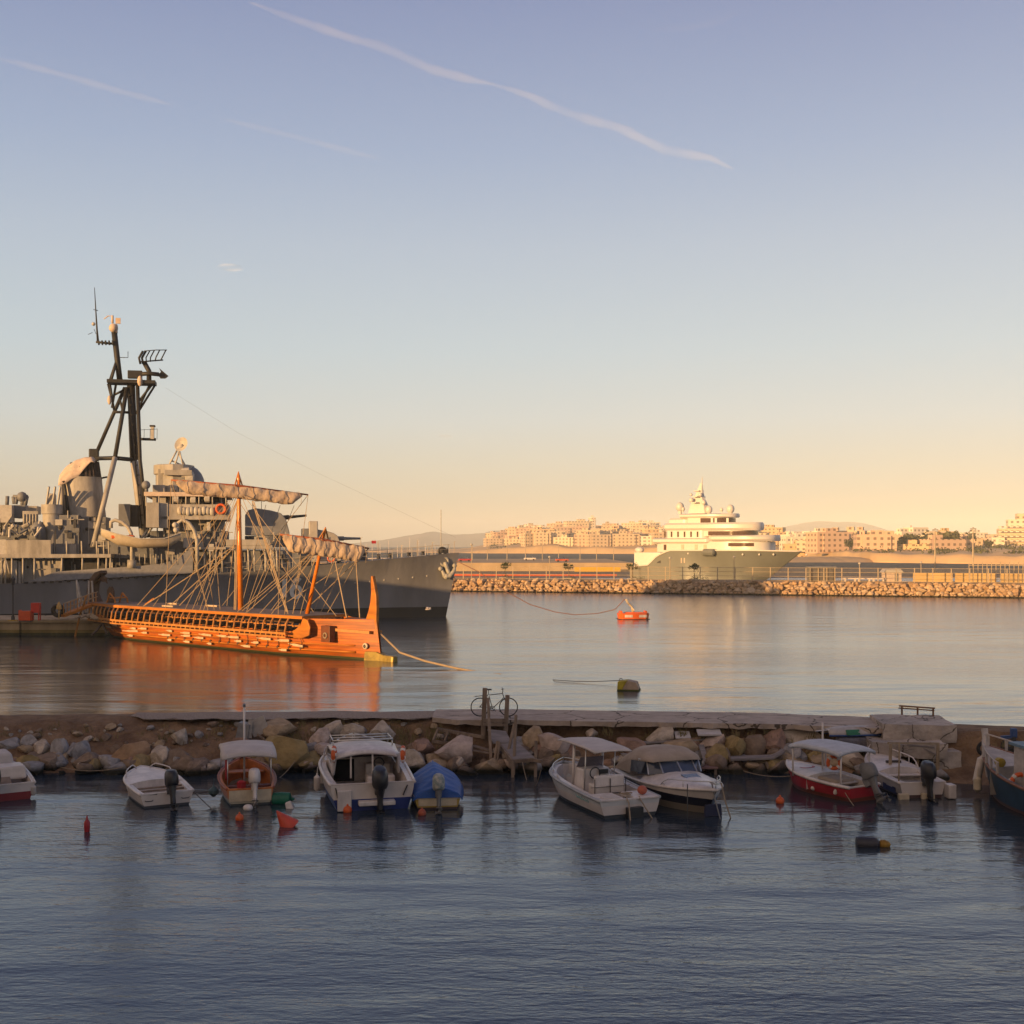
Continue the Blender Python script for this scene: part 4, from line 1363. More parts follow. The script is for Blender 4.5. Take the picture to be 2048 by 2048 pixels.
for y in (.68, -.12):
    MB().box((-2.16, y, .08), (.16, .34 if y > 0 else .42, .2)).build('step_pad', MATS['cream_paint'], t, bevel=.03)
MB().tube([(-1.9, .72, .45), (-1.95, .72, 1.75)], .025).build('stern_pole', PW, t)

# ---- 10: blue fishing boat, right edge
H = Hull(6.6, 2.3, 0.78, 0.62, 0.7, p=2.1, rake=.35, draft=.5, wl=.8)
t = boat('blue traditional fishing boat with white rails, cut by the right edge', 'fishing_boat', (16.35, 34.0), (15.62, 40.4), 6.6)
H.outer(bands('hull_blue_old', [(-1, (0.10, 0.04, 0.025)), (0.10, (0.02, 0.055, 0.095)), (1.16, (0.33, 0.30, 0.27))], lo=-1, hi=2, var=.4), t)
H.gunwale(mat('brown_rail', (0.20, 0.09, 0.05), .6), t, .05)
H.inside(mat('pale_blue', (0.12, 0.20, 0.27), .6, var=.3), t, 0.4, .12, 0, .97)
H.deck(mat('old_white', (0.42, 0.37, 0.34), .6, var=.3), t, .66, crown=.05)
g = MB()
for sg in (1, -1):
    a = [H.pt(.55 + .045 * i, 1) + Vector((0, 0, .38)) for i in range(11)]
    a = [Vector((q.x, sg * q.y, q.z)) for q in a]
    g.tube(a, .028)
g.build('top_rail', MATS['old_white'], t, smooth=True)
for i in range(6):
    q = H.pt(.56 + .085 * i, 1)
    for sg in (1, -1):
        MB().bar((q.x, sg * q.y, q.z - .02), (q.x, sg * q.y, q.z + .40), .07).build('rail_post', MATS['old_white'], t)
q = H.pt(.88, 1)
MB().bar((q.x - .25, q.y + .1, q.z), (q.x, q.y * .9, q.z + .55), .09, .2).build('bow_bollard', MATS['old_white'], t)
MB().bar((3.0, 0, .4), (3.32, 0, 1.95), .14, .16).build('stem_post', MATS['old_white'], t)
MB().box((-.6, 0, 1.25), (1.8, 1.3, 1.3)).build('wheelhouse', MATS['old_white'], t, bevel=.05)
MB().box((-.6, 0, 1.95), (2.0, 1.5, .08)).build('wheelhouse_roof', MATS['pale_blue'], t)
MB().box((.31, 0, 1.5), (.02, 1.0, .4)).build('wheelhouse_window', GLASS, t)
MB().lathe([(.05, -.12), (.14, -.1), (.14, .1), (.05, .12)], (1.0, .7, 1.25), 10, 'X').build('yellow_float', mat('yellow_float', (.35, .25, .03), .6), t)
blue_boat = t

# ---- fenders and life rings hung on the boats
def w_of(t, p):
    return Matrix.Translation(t.location) @ Matrix.Rotation(t.rotation_euler.z, 4, 'Z') @ Vector(p)
def fender(label, p, r=.09, h=.45, m=None, tilt=0.0):
    M = Matrix.Translation(p) @ Matrix.Rotation(tilt, 4, 'Y')
    g = MB(M)
    g.lathe([(.02, h / 2 + .05), (.03, h / 2), (r, h / 2 - r * .7), (r, -h / 2 + r * .7), (.04, -h / 2)], (0, 0, 0), 10)
    g.tube([(0, 0, h / 2), (.02, 0, h / 2 + .25)], .01, 4)
    return tag(g.build('fender', m or GELW, None, smooth=40), label, 'fender', 'fenders hung on the boats')
fender('white fender at the stern corner of the cushioned red-hulled boat', W(66, 1580, .25), .1, .34)
fender('white fender on the port side of the cabin boat', W(634, 1566, .62), .1, .5)
fender('large white fender lashed to the bow of the blue fishing boat', P(1958, 1540, 39.4), .13, .9, GELW, R(12))
fender('cream fender below the large one on the blue fishing boat bow', P(1955, 1568, 39.2), .13, .52, MATS['cream_paint'])
fender('cream fender hanging amidships on the blue fishing boat', P(2020, 1572, 37.3), .12, .52, MATS['cream_paint'], R(14))
fender('small white fender on the red boat side towards its bow', P(1628, 1576, 39.4), .085, .2, GELW, R(80))
fender('slanted white fender on the red boat side near its stern', P(1673, 1580, 38.6), .07, .3, GELW, R(25))
fender('blue grey round fender on the orange boat port side', W(427, 1583, .35), .16, .32, mat('teal_fender', (.05, .09, .10), .6))
def ring(label, p, axis='Y', s=1.0, nm='life_ring'):
    t = thing(nm, label, 'life ring', p, 0, 'orange life rings')
    MB().torus((0, 0, 0), .24 * s, .075 * s, axis, 20, 8).build('ring', ORANGE, t, smooth=True)
    for k in range(4):
        a = PI / 4 + k * PI / 2
        c = Vector((math.cos(a) * .24 * s, 0, math.sin(a) * .24 * s)) if axis == 'Y' else Vector((0, math.cos(a) * .24 * s, math.sin(a) * .24 * s))
        d = Vector((-math.sin(a) * .05 * s, 0, math.cos(a) * .05 * s)) if axis == 'Y' else Vector((0, -math.sin(a) * .05 * s, math.cos(a) * .05 * s))
        MB().tube([c - d, c + d], .083 * s, 8).build('band', GEL, t)
    return t
ring('orange life ring hanging under the red boat canopy', P(1668, 1525, 39.0), s=.8)
ring('orange life ring on the side of the blue fishing boat', P(2040, 1565, 37.0))
ring('orange life ring on the port side of the cabin roof', P(668, 1508, 38.5), 'X', .85)
ring('red orange life ring on the starboard side of the cabin roof', P(806, 1508, 38.3), 'X', .85)

# ---- floating buoys
def ball_buoy(label, px, py, r, m, col_cat='buoy', nub=True, s=(1, 1, 1)):
    p = W(px, py)
    g = MB()
    g.ball((0, 0, r * .45), r, 14, s)
    if nub:
        g.lathe([(r * .3, 0), (r * .22, r * .35), (r * .1, r * .5)], (0, 0, r * 1.35 * s[2]), 8)
    o = g.build('buoy', m, None, smooth=40)
    o.location = p
    return tag(o, label, col_cat, 'buoys floating in the near basin')
ball_buoy('orange ball buoy in front of the orange boat stern', 479, 1640, .125, ORANGE)
ball_buoy('orange ball buoy at the port stern of the cabin boat', 695, 1624, .135, ORANGE)
ball_buoy('dull orange ball buoy by the blue covered boat', 844, 1630, .125, mat('faded_orange2', (.34, .08, .04), .6))
ball_buoy('orange ball buoy floating alone left of the red boat', 1560, 1606, .135, ORANGE)
ball_buoy('white ball float behind the orange boat', 496, 1620, .14, GEL, nub=False, s=(1.1, 1, .8))
ball_buoy('pale yellow float hanging at the stern of the blue covered boat', 900, 1615, .15, mat('yellow_cream', (.52, .40, .14), .5), nub=False, s=(1, 1, 1.35))
p = W(174, 1663)
o = MB().lathe([(.06, -.2), (.075, 0), (.085, .12), (.085, .26), (.03, .34), (.02, .44)], (0, 0, 0), 10).build('spar_buoy', REDP, None, smooth=40)
o.location = p
tag(o, 'slim red spar buoy alone in the water at lower left', 'buoy')
o = MB().lathe([(.05, -.32), (.2, -.26), (.22, 0), (.2, .26), (.06, .32), (.03, .4)], (0, 0, .12), 14, 'X').build('barrel_buoy', mat('green_plastic', (.01, .13, .075), .5, var=.3), None, smooth=40)
o.location = W(563, 1606)
tag(o, 'green plastic barrel buoy between the orange boat and cabin boat', 'buoy')
o = MB().box((0, 0, .05), (.24, .2, .3), ry=R(-20), top=(.8, .7)).build('jug', GEL, None, bevel=.04)
o.location = W(579, 1616)
tag(o, 'white plastic jug floating beside the green barrel buoy', 'jug')
g = MB(Matrix.Rotation(R(-38), 4, 'Y'))
g.lathe([(.30, -.22), (.29, -.18), (.04, .36), (.02, .40)], (0, 0, 0), 16)
o = g.build('cone_buoy', mat('cone_red', (.55, .07, .035), .5), None, smooth=40)
o.location = W(571, 1648, .05) + Vector((0, 0, .07))
o.rotation_euler = (0, 0, R(12))
tag(o, 'red orange cone buoy tipped on its side near the green barrel', 'buoy')
t = thing('bottle_buoy', 'dark bottle-shaped buoy with a yellow neck, alone at lower right', 'buoy', W(1738, 1692), R(-6))
MB().lathe([(.05, -.34), (.17, -.33), (.19, -.2), (.17, .18), (.08, .27)], (0, 0, .06), 14, 'X').build('body', mat('dark_plastic', (.035, .035, .045), .5), t, smooth=40)
MB().lathe([(.07, .26), (.12, .30), (.13, .40), (.08, .52), (.02, .56)], (0, 0, .05), 10, 'X').build('neck', mat('mustard', (.24, .13, .015), .6, var=.4), t, smooth=True)

# ---- mooring lines
def line(label, a, b_, drop, r=.014, m=None, nm='mooring_line', n=10):
    return tag(MB().tube(sag(a, b_, drop, n), r, 5).build(nm, m or ROPE, None, smooth=True), label, 'rope')
line('sagging mooring line from the rubble to the white open boat bow', P(110, 1531, 43.6), P(246, 1534, 40.6), .16)
line('dark line from the white open boat stern toward the orange boat', P(388, 1584, 37.8), P(470, 1660, 36.6), .02, .013, ROPED)
line('mooring line from the wooden ramp to the centre console bow', P(1045, 1525, 42.4), P(1082, 1540, 40.2), .75)
line('thin line from the largest yellow boulder into the water', P(590, 1522, 43.0), P(556, 1558, 42.2), .05)
line('pale line from the red boat bow to the bent gangplank leg', P(1582, 1552, 40.8), P(1482, 1540, 43.0), .1)
line('line from the red boat stern quarter down into the water', P(1690, 1585, 38.3), P(1708, 1612, 37.6), .02)
line('sagging pipe of dark cable over the pinkish boulder', P(640, 1512, 43.6), P(668, 1478, 44.2), .25, .02, BLACKP, 'cable')
# ================================================================= trireme: wooden galley with two masts, moored by the stern to the pier
def wood_planks(name, col, plank=0.16, rough=0.45, boot=None):
    m, nt, b = nt_new(name)
    tc = nt.nodes.new('ShaderNodeTexCoord')
    sp = nt.nodes.new('ShaderNodeSeparateXYZ')
    lnk(nt, tc.outputs['Object'], sp.inputs['Vector'])
    def mth(op, a, v=None):
        n = nt.nodes.new('ShaderNodeMath'); n.operation = op
        lnk(nt, a, n.inputs[0])
        if v is not None:
            n.inputs[1].default_value = v
        return n.outputs[0]
    fr = mth('FRACT', mth('DIVIDE', sp.outputs['Z'], plank))
    seam = mth('LESS_THAN', fr, 0.10)
    idx = mth('FLOOR', mth('DIVIDE', sp.outputs['Z'], plank))
    mp = nt.nodes.new('ShaderNodeMapping'); mp.inputs['Scale'].default_value = (0.35, 1, 3)
    lnk(nt, tc.outputs['Object'], mp.inputs['Vector'])
    n = nt.nodes.new('ShaderNodeTexNoise'); n.inputs['Scale'].default_value = 1.3; n.inputs['Detail'].default_value = 7
    lnk(nt, mp.outputs['Vector'], n.inputs['Vector'])
    cr = nt.nodes.new('ShaderNodeValToRGB')
    e = cr.color_ramp.elements
    e[0].position, e[0].color = .3, (*[c * .55 for c in col], 1)
    e[1].position, e[1].color = .7, (*[min(1, c * 1.15) for c in col], 1)
    lnk(nt, n.outputs['Fac'], cr.inputs['Fac'])
    wn = nt.nodes.new('ShaderNodeTexWhiteNoise'); wn.noise_dimensions = '1D'
    lnk(nt, idx, wn.inputs['W'])
    mr = nt.nodes.new('ShaderNodeMapRange'); mr.inputs['To Min'].default_value, mr.inputs['To Max'].default_value = .78, 1.1
    lnk(nt, wn.outputs['Value'], mr.inputs['Value'])
    v = nt.nodes.new('ShaderNodeVectorMath'); v.operation = 'SCALE'
    lnk(nt, cr.outputs['Color'], v.inputs[0]); lnk(nt, mr.outputs['Result'], v.inputs['Scale'])
    mx = nt.nodes.new('ShaderNodeMix'); mx.data_type = 'RGBA'
    mx.inputs['B'].default_value = (*[c * .25 for c in col], 1)
    lnk(nt, seam, mx.inputs['Factor']); lnk(nt, v.outputs['Vector'], mx.inputs['A'])
    out = mx.outputs['Result']
    if boot:
        lt = mth('LESS_THAN', sp.outputs['Z'], boot[0])
        m2 = nt.nodes.new('ShaderNodeMix'); m2.data_type = 'RGBA'
        m2.inputs['B'].default_value = (*boot[1], 1)
        lnk(nt, lt, m2.inputs['Factor']); lnk(nt, out, m2.inputs['A'])
        out = m2.outputs['Result']
    lnk(nt, out, b.inputs['Base Color'])
    b.inputs['Roughness'].default_value = rough
    MATS[name] = m
    return m
OHULL = wood_planks('trireme_hull_wood', (0.43, 0.105, 0.005), .2, .55, (0.16, (0.045, 0.05, 0.02)))
OWOOD = mat('trireme_wood', (0.42, 0.14, 0.010), 0.55, var=0.35, scale=1.2, stretch=(.4, 1, 2))
OPOST = mat('trireme_post_wood', (0.42, 0.18, 0.04), 0.5, var=0.3, scale=2)
DKW = mat('trireme_dark_wood', (0.07, 0.035, 0.02), 0.6, var=0.4)
DECKW = mat('trireme_deck', (0.17, 0.125, 0.11), 0.8, var=0.3, scale=2, stretch=(.2, 2, 1))
SAIL = mat('furled_sailcloth', (0.52, 0.40, 0.30), 0.9, var=0.2, scale=1.2, bump=0.12, bscale=2.2)
BLADE = mat('oar_blade', (0.48, 0.37, 0.26), 0.6, var=0.3)
RIG = mat('hemp_rigging', (0.36, 0.265, 0.17), 0.9, var=0.2)
BRONZE = mat('ram_bronze', (0.26, 0.19, 0.045), 0.5, 0.3, var=0.4)

T = thing('trireme', 'long orange wooden galley with two masts, furled sails and a bow ram', 'galley', (-35.2, 108.5, 0), R(-42))
def tb(x):                                                   # half beam of the hull at the wale
    u = (x + 2) / 36.8
    f = 1.0
    if u > .66:
        f *= max(0.04, 1 - ((u - .66) / .345) ** 2.4)
    if u < .25:
        f *= max(0.10, (u / .25)) ** .6
    return 2.15 * f
def tkeel(x):
    return -0.5 + (2.0 * ((2.5 - x) / 4.5) ** 1.8 if x < 2.5 else 0)
def ttop(x):
    return table(x, [(-2, 1.9), (2, 1.55), (6, 1.35), (26, 1.40), (28.2, 1.9), (29.2, 2.75), (35, 2.85)])
g = MB()
rings = []
for i in range(73):
    x = -2 + 36.8 * i / 72
    b_, k, tp = tb(x), tkeel(x), ttop(x)
    ring = []
    for y, z in ((0.05, 0), (.45, .10), (.80, .3), (.92, .5), (.98, .75), (1.0, 1.0)):
        xx = x + (0.42 * (1 - z) * max(0, (x - 29) / 5) ** 2)
        ring.append(Vector((xx, -b_ * y, lerp(k, tp, z))))
    rings.append(list(reversed(ring)) + [Vector((p.x, -p.y, p.z)) for p in ring])
g.loft(rings, closed=False)
g.poly([r[0] for r in rings[52:]] + [r[-1] for r in reversed(rings[52:])])
g.build('hull', OHULL, T, smooth=40)
# rubbing strakes
for z, r in ((0.52, .07), (0.98, .06)):
    for sg in (-1, 1):
        MB().tube([(x, sg * (tb(x) * (.985 if z > .7 else .955) + .02), z + max(0, (3 - x) / 5) * 1.0) for x in [lerp(0.0, 33.2, i / 40) for i in range(41)]], r, 5).build('strake', OWOOD, T, smooth=True)
# outrigger rails, dentils, deck
OUT = 2.75
for sg in (-1, 1):
    def oy(x):
        return sg * OUT * (min(1, .62 + .38 * (x + 1) / 6) if x < 5 else 1) 
    for z, h_, w_ in ((1.42, .12, .16), (1.68, .16, .18)):
        g = MB()
        xs = [lerp(-1.5, 28.2, i / 30) for i in range(31)]
        g.loft([[(x, oy(x) - w_ / 2, z - h_ / 2), (x, oy(x) + w_ / 2, z - h_ / 2), (x, oy(x) + w_ / 2, z + h_ / 2), (x, oy(x) - w_ / 2, z + h_ / 2)] for x in xs])
        g.build('outrigger_rail', OPOST, T)
    for k in range(46):
        x = lerp(-1.2, 27.8, k / 45)
        MB().box((x, oy(x), 1.55), (.13, .12, .12)).build('outrigger_block', OPOST, T)
    n = 34
    for k in range(n):
        x = lerp(-1.2, 28.0, k / (n - 1))
        y = oy(x)
        MB().tube([(x, y, 1.72), (x + .10, y * 1.0, 2.0), (x + .06, y * .97, 2.35), (x - .05, y * .86, 2.72)], .065, 5).build('post', OPOST, T)
    g = MB()
    g.prism([(27.9, 1.30), (29.2, 1.35), (30.0, 1.6), (30.1, 2.2), (29.8, 2.7), (29.3, 2.80), (29.0, 2.3), (28.4, 1.95), (27.9, 1.8)], sg * 2.02, sg * 2.16)
    g.build('outrigger_cap', OWOOD, T, bevel=.05)
g = MB()
xs = [lerp(-1.8, 29.2, i / 30) for i in range(31)]
def dw(x):
    return 2.38 * min(1, .6 + .4 * (x + 2) / 6) * (1 if x < 25 else 1 - .10 * (x - 25) / 4)
g.loft([[(x, -dw(x), 2.72), (x, dw(x), 2.72), (x, dw(x), 2.92), (x, -dw(x), 2.92)] for x in xs])
g.build('deck_edge', OWOOD, T)
g = MB()
g.loft([[(x, -dw(x) + .12, 2.924), (x, dw(x) - .12, 2.924), (x, dw(x) - .12, 2.95), (x, -dw(x) + .12, 2.95)] for x in xs])
g.build('deck_planking', DECKW, T)
MB().box((13, 0, 2.35), (28, 2.3, .1)).build('rowing_gangway', DKW, T)
for k in range(16):
    MB().box((1.5 + k * 1.65, 0, 1.75), (.5, 3.3, .12)).build('rowing_bench', DKW, T)
MB().box((13, 0, 1.2), (27, 3.2, .1)).build('sole', DKW, T)
# bow: raised bulwark box, stem post, ram, eye, cathead box
g = MB()
prof = [(33.3, 2.6), (33.75, 2.85), (34.0, 3.4), (34.2, 4.0), (34.28, 4.7), (34.25, 5.4), (34.28, 5.85), (34.42, 5.85), (34.62, 5.2), (34.82, 4.4), (34.85, 3.5), (34.8, 2.4), (34.95, 1.1), (34.4, 1.0)]
g.prism(prof, -.14, .14)
g.build('stem_post', OWOOD, T, bevel=.05)
g = MB()
g.loft([[(x, -w_ , z0), (x, w_, z0), (x, w_ * .8, z1), (x, -w_ * .8, z1)] for x, w_, z0, z1 in ((33.9, .50, -.35, .60), (34.9, .34, -.25, .62), (35.6, .26, -.15, .42), (36.5, .30, -.15, .40), (36.65, .24, -.1, .36))])
g.build('ram', BRONZE, T, bevel=.04)
for sg in (-1, 1):
    c = Vector((33.05, sg * (tb(33.05) * .93 + .42), 1.05))
    y = sg * (tb(33.9) * .93)
    e = MB().ball((34.1, y + sg * .10, .98), .26, 12, (1.0, .5, .85)).build('eye', mat('eye_white', (.60, .52, .42), .4), T, smooth=True)
    MB().ball((34.13, y + sg * .20, .98), .13, 10, (1, .5, 1)).build('pupil', mat('eye_dark', (.03, .03, .035), .3), e, smooth=True)
    MB().box((31.3, sg * (tb(31.3) + .30), 1.75), (.95, .5, 1.15)).build('anchor_box', mat('mahogany', (.13, .04, .015), .5), T, bevel=.03)
    MB().torus((31.35, sg * (tb(31.3) + .60), 1.65), .18, .05, 'Y', 12, 5).build('rope_coil', ROPE, T)
    MB().bar((31.6, sg * 1.2, 2.05), (34.6, sg * .5, 1.95), .2).build('cathead', OPOST, T)
# stern ornament, helmsman's seat, steering oar
g = MB()
st = [(-1.0, 1.3, .55), (-2.2, 2.0, .6), (-3.1, 2.9, .62), (-3.5, 3.8, .55), (-3.2, 4.7, .42), (-2.5, 5.3, .30), (-1.6, 5.6, .16)]
rings = []
for i, (x, z, w_) in enumerate(st):
    p0, p1 = st[max(0, i - 1)], st[min(len(st) - 1, i + 1)]
    d = Vector((p1[0] - p0[0], 0, p1[1] - p0[1])).normalized()
    nrm = Vector((d.z, 0, -d.x)) * w_
    c = Vector((x, 0, z))
    rings.append([c + nrm + Vector((0, -.35, 0)), c + nrm + Vector((0, .35, 0)), c - nrm + Vector((0, .35, 0)), c - nrm + Vector((0, -.35, 0))])
g.loft(rings)
g.build('stern_ornament', DKW, T, bevel=.08)
for k, (a, l) in enumerate(((70, 1.4), (48, 1.5), (25, 1.5), (2, 1.3))):
    c = Vector((-2.9 + .35 * k, 0, 4.6 + .2 * k))
    MB().tube([c, c + Vector((math.cos(R(a - 30)) * l * .6, 0, math.sin(R(a - 30)) * l * .3)), c + Vector((math.cos(R(a - 60)) * l, 0, math.sin(R(a - 50)) * l * .5 - .1))], [.14, .11, .04], 6).build('stern_plume', DKW, T)
MB().prism([(-.2, 2.95), (.9, 2.95), (.9, 4.0), (.6, 4.35), (.2, 4.35), (-.2, 4.0)], -.5, -.4).build('shield_panel', DKW, T)
g = MB()
for y in (-.9, .3):
    g.bar((0.5, y, 2.95), (1.0, y, 3.8), .1); g.bar((1.0, y, 3.8), (1.8, y, 3.3), .1); g.bar((1.8, y, 3.3), (1.9, y, 2.95), .1)
g.box((1.3, -.3, 3.4), (.8, 1.2, .08))
g.build('helmsman_seat', OWOOD, T)
MB().tube([(-.6, -2.2, 3.6), (-1.2, -2.5, 1.9), (-1.8, -2.7, -.3)], [.07, .09, .1], 6).build('steering_oar', OPOST, T)
MB().bar((6.2, -.6, 2.95), (7.6, -.6, 3.55), .12).build('deck_crutch', OWOOD, T)
for x, y in ((7.5, 1.2), (11.0, -1.4), (13.2, 1.3)):
    MB().box((x, y, 3.02), (1.6, .3, .14)).build('deck_bundle', BLADE, T, bevel=.03)
# oars stowed along the side, oar ports
r_ = random.Random(4)
for row, (z, n) in enumerate(((1.10, 11), (0.80, 9), (.40, 7))):
    for k in range(n):
        x = lerp(1.2 + row * .8, 27.0, (k + r_.uniform(-.4, .4)) / (n - 1))
        if row == 2 and x < 2.5: continue
        l = r_.choice((.9, 1.3, 1.7, 2.4)) * (.7 if row == 2 else 1)
        y = -(tb(x) * (1.0 if row == 0 else .985 if row == 1 else .95) + .12)
        g = MB(Matrix.Translation((x, y, z + r_.uniform(-.05, .05) + max(0, 4 - x) * .06)) @ Matrix.Rotation(R(r_.uniform(-3, 4)), 4, 'Y'))
        g.loft([[(-l / 2, -.03, -.02), (-l / 2, .03, -.02), (-l / 2, .03, .03), (-l / 2, -.03, .03)], [(-l * .3, -.03, -.03), (-l * .3, .03, -.03), (-l * .3, .03, .03), (-l * .3, -.03, .03)],
                [(-l * .1, -.03, -.085), (-l * .1, .03, -.085), (-l * .1, .03, .085), (-l * .1, -.03, .085)], [(l / 2, -.03, -.08), (l / 2, .03, -.08), (l / 2, .03, .08), (l / 2, -.03, .08)]])
        g.build('oar', BLADE, T)
for k in range(15):
    x = 12 + k * 1.18
    y = -(tb(x) * .965 + .02)
    o = MB().ball((x, y, .58), .12, 8, (1, .6, 1)).build('oar_port', DKW, T)
    if x > 19:
        MB().tube([(x + .1, y - .02, .65), (x + .25, -(tb(x) + .05), 1.0), (x + .1, -(tb(x) + .06), 1.35)], .03, 4).build('oar_sleeve', DKW, T)
# masts, yards, furled sails
def mast(base, top, r0, r1, nm):
    b_, t_ = Vector(base), Vector(top)
    d = t_ - b_
    MB().tube([b_, b_ + d * .5, b_ + d * .93, b_ + d * .95, t_], [r0, (r0 + r1) / 2, r1, r1 * 1.2, .03], 10).build(nm, mat('varnished_mast', (.60, .17, .01), .25, var=.2, spec=.6), T, smooth=True)
    g = MB()
    for s_ in (-1, 1):
        g.tube([b_ + d * .90 + Vector((0, s_ * .42, -.2)), t_ - Vector((0, 0, .1))], .06, 5)
        g.tube([b_ + d * .90 + Vector((0, s_ * .42, -.9)), b_ + d * .90 + Vector((0, s_ * .42, -.2))], .05, 5)
    g.build('masthead_block', OPOST, T)
MAIN0, MAIN1 = Vector((18.9, 0, 2.9)), Vector((18.6, 0, 13.75))
FORE0, FORE1 = Vector((27.1, 0, 2.9)), Vector((29.2, 0, 9.3))
mast(MAIN0, MAIN1, .22, .14, 'main_mast')
mast(FORE0, FORE1, .17, .10, 'fore_mast')
def yard(c, half, zs, zp, depth, nm, seed, th=.28):
    bx_, by_ = half * math.sin(R(25)), half * math.cos(R(25))      # yards braced round, port end forward
    a, b_ = Vector((c.x + .25 - bx_, -by_, zs)), Vector((c.x + .25 + bx_, by_, zp))
    MB().tube([a, a.lerp(b_, .5) + Vector((0, 0, .10)), b_], [.07, .12, .06], 8).build('yard', DKW if False else mat('yard_wood', (.30, .09, .04), .6), T, smooth=True)
    g = MB()
    def fn(u, v):
        k = lerp(.03, .955, u)
        p = a.lerp(b_, k) + Vector((0, 0, .10 * (1 - (2 * k - 1) ** 2)))
        ang = 2 * PI * v
        lump = 1 + .07 * nz(u * 9, math.cos(ang) * .8, seed, 1.0) + .07 * nz(u * 34 + math.cos(ang) * 3, math.sin(ang) * 2, seed + 3, 1.0)
        ends = min(1, 8 * u + .25, 8 * (1 - u) + .25)
        gather = 1 - .05 * (math.cos(u * PI * 10) ** 16)
        dz = depth * (.5 - .5 * math.cos(ang)) * lump * ends * gather
        return p + Vector((th * math.sin(ang) * (1 - .3 * math.cos(ang)) * lump * ends + .035 * math.sin(u * 61 + 4 * dz) + .03 * math.sin(u * 23 - 3 * dz), 0, -dz + .04))
    g.grid(fn, 64, 18)
    g.build('furled_sail', SAIL, T, smooth=True)
    for k in range(8):
        q = a.lerp(b_, .08 + .12 * k)
        MB().tube([q + Vector((-.32, 0, -.4)), q + Vector((-.1, 0, .12)), q + Vector((.2, 0, .12)), q + Vector((.42, .05, -.5)), q + Vector((.3, .08, -depth + .1))], .02, 4).build('gasket', RIG, T)
    return a, b_
ya, yb = yard(Vector((18.7, 0, 12.7)), 5.3, 12.95, 12.0, 1.05, 'main', 2)
fa, fb = yard(Vector((28.9, 0, 8.3)), 3.3, 8.75, 7.75, 1.25, 'fore', 6, .26)
# rigging
lines = []
def L(a, b_, r=.025):
    lines.append((Vector(a), Vector(b_), r))
mh = Vector((18.65, 0, 12.4)); mm = Vector((18.8, 0, 7.4))
for x, y in ((6.6, -1.6), (7.6, 1.4), (9.0, -1.6), (10.2, 1.8)):
    L(mh, (x, y, 2.95))
for x, y in ((8.2, -2.0), (9.6, 0.5), (11.0, -1.4)):
    L((18.5, -.2, 8.2 - .2 * x / 8), (x, y, 2.95), .038)
for x, y in ((14.6, -2.2), (15.6, -2.2), (16.6, -2.2), (13.9, 2.2), (15.2, 2.2), (17.2, -2.25)):
    L(mh - Vector((0, 0, .6)), (x, y, 2.92))
for s in (-5.4, -4.0, -2.6, 2.4, 3.8, 5.2):
    L((18.9, s, 11.2), (17.6 + .1 * s, s * .32, 2.95))
L(ya, (12.0, -2.3, 2.9)); L(yb, (22.5, 2.3, 2.9)); L(yb, (13.0, 2.3, 2.9)); L(ya, (17.9, -2.3, 2.9))
for d in (-.09, .09):
    L((20.2 + d, .2, 11.4), (24.2 + d, .4, 2.95), .05)
    L((18.4 + d, .1, 11.5), (18.55 + d, -.3, 2.95), .05)
L(mh, (26.4, -1.2, 2.95)); L(mh, (30.4, 0, 2.9)); L((24.9, -1.0, 5.6), (21.0, -1.8, 2.95)); L(mh - Vector((0, 0, 1)), (25.6, 1.8, 2.95))
fh = Vector((28.9, 0, 8.2))
for x, y in ((22.2, -1.8), (23.4, 1.6), (24.2, -2.1), (25.0, 1.9), (25.6, -2.1), (21.4, 1.0), (20.2, -.8)):
    L(fh, (x, y, 2.95))
for s in (-3.2, -2.0, -.9, 1.0, 2.1, 3.2):
    L((29.0, s, 6.9), (27.0 + .15 * s, s * .5, 2.95))
L(fa, (26.4, -2.1, 2.9)); L(fb, (24.0, 2.1, 2.9)); L(fb, (20.6, 2.0, 2.95)); L(fa, (22.6, -2.2, 2.9))
for s, e in ((1.0, (31.9, -.3, 2.85)), (3.0, (32.5, .4, 2.85))):
    L((29.1, s, 6.8), e, .045)
for i, (a, b_, r) in enumerate(lines):
    MB().tube(sag(a, b_, .04, 4), r, 4).build('rigging_line', RIG, T)
# bow mooring line
def TW(p):
    return Matrix.Translation(T.location) @ Matrix.Rotation(T.rotation_euler.z, 4, 'Z') @ Vector(p)
a = TW((34.5, .4, 1.95))
tag(MB().tube([a, P(800, 1305, 82.0), P(850, 1322, 80.5), P(910, 1336, 79), P(960, 1345, 78), P(1002, 1349.5, 76.2), W(1010, 1350, -.2)], .075, 6).build('mooring_rope', ROPE, None, smooth=True), 'thick pale mooring rope from the galley bow down into the water', 'rope')
tag(MB().tube([W(1100, 1359, -.1), W(1110, 1360, .05), W(1150, 1362.5, .05), W(1190, 1363, .1), P(1238, 1361, 70.6)], .02, 5).build('mooring_rope', ROPED, None), 'thin dark rope floating up to the yellow mooring drum', 'rope')

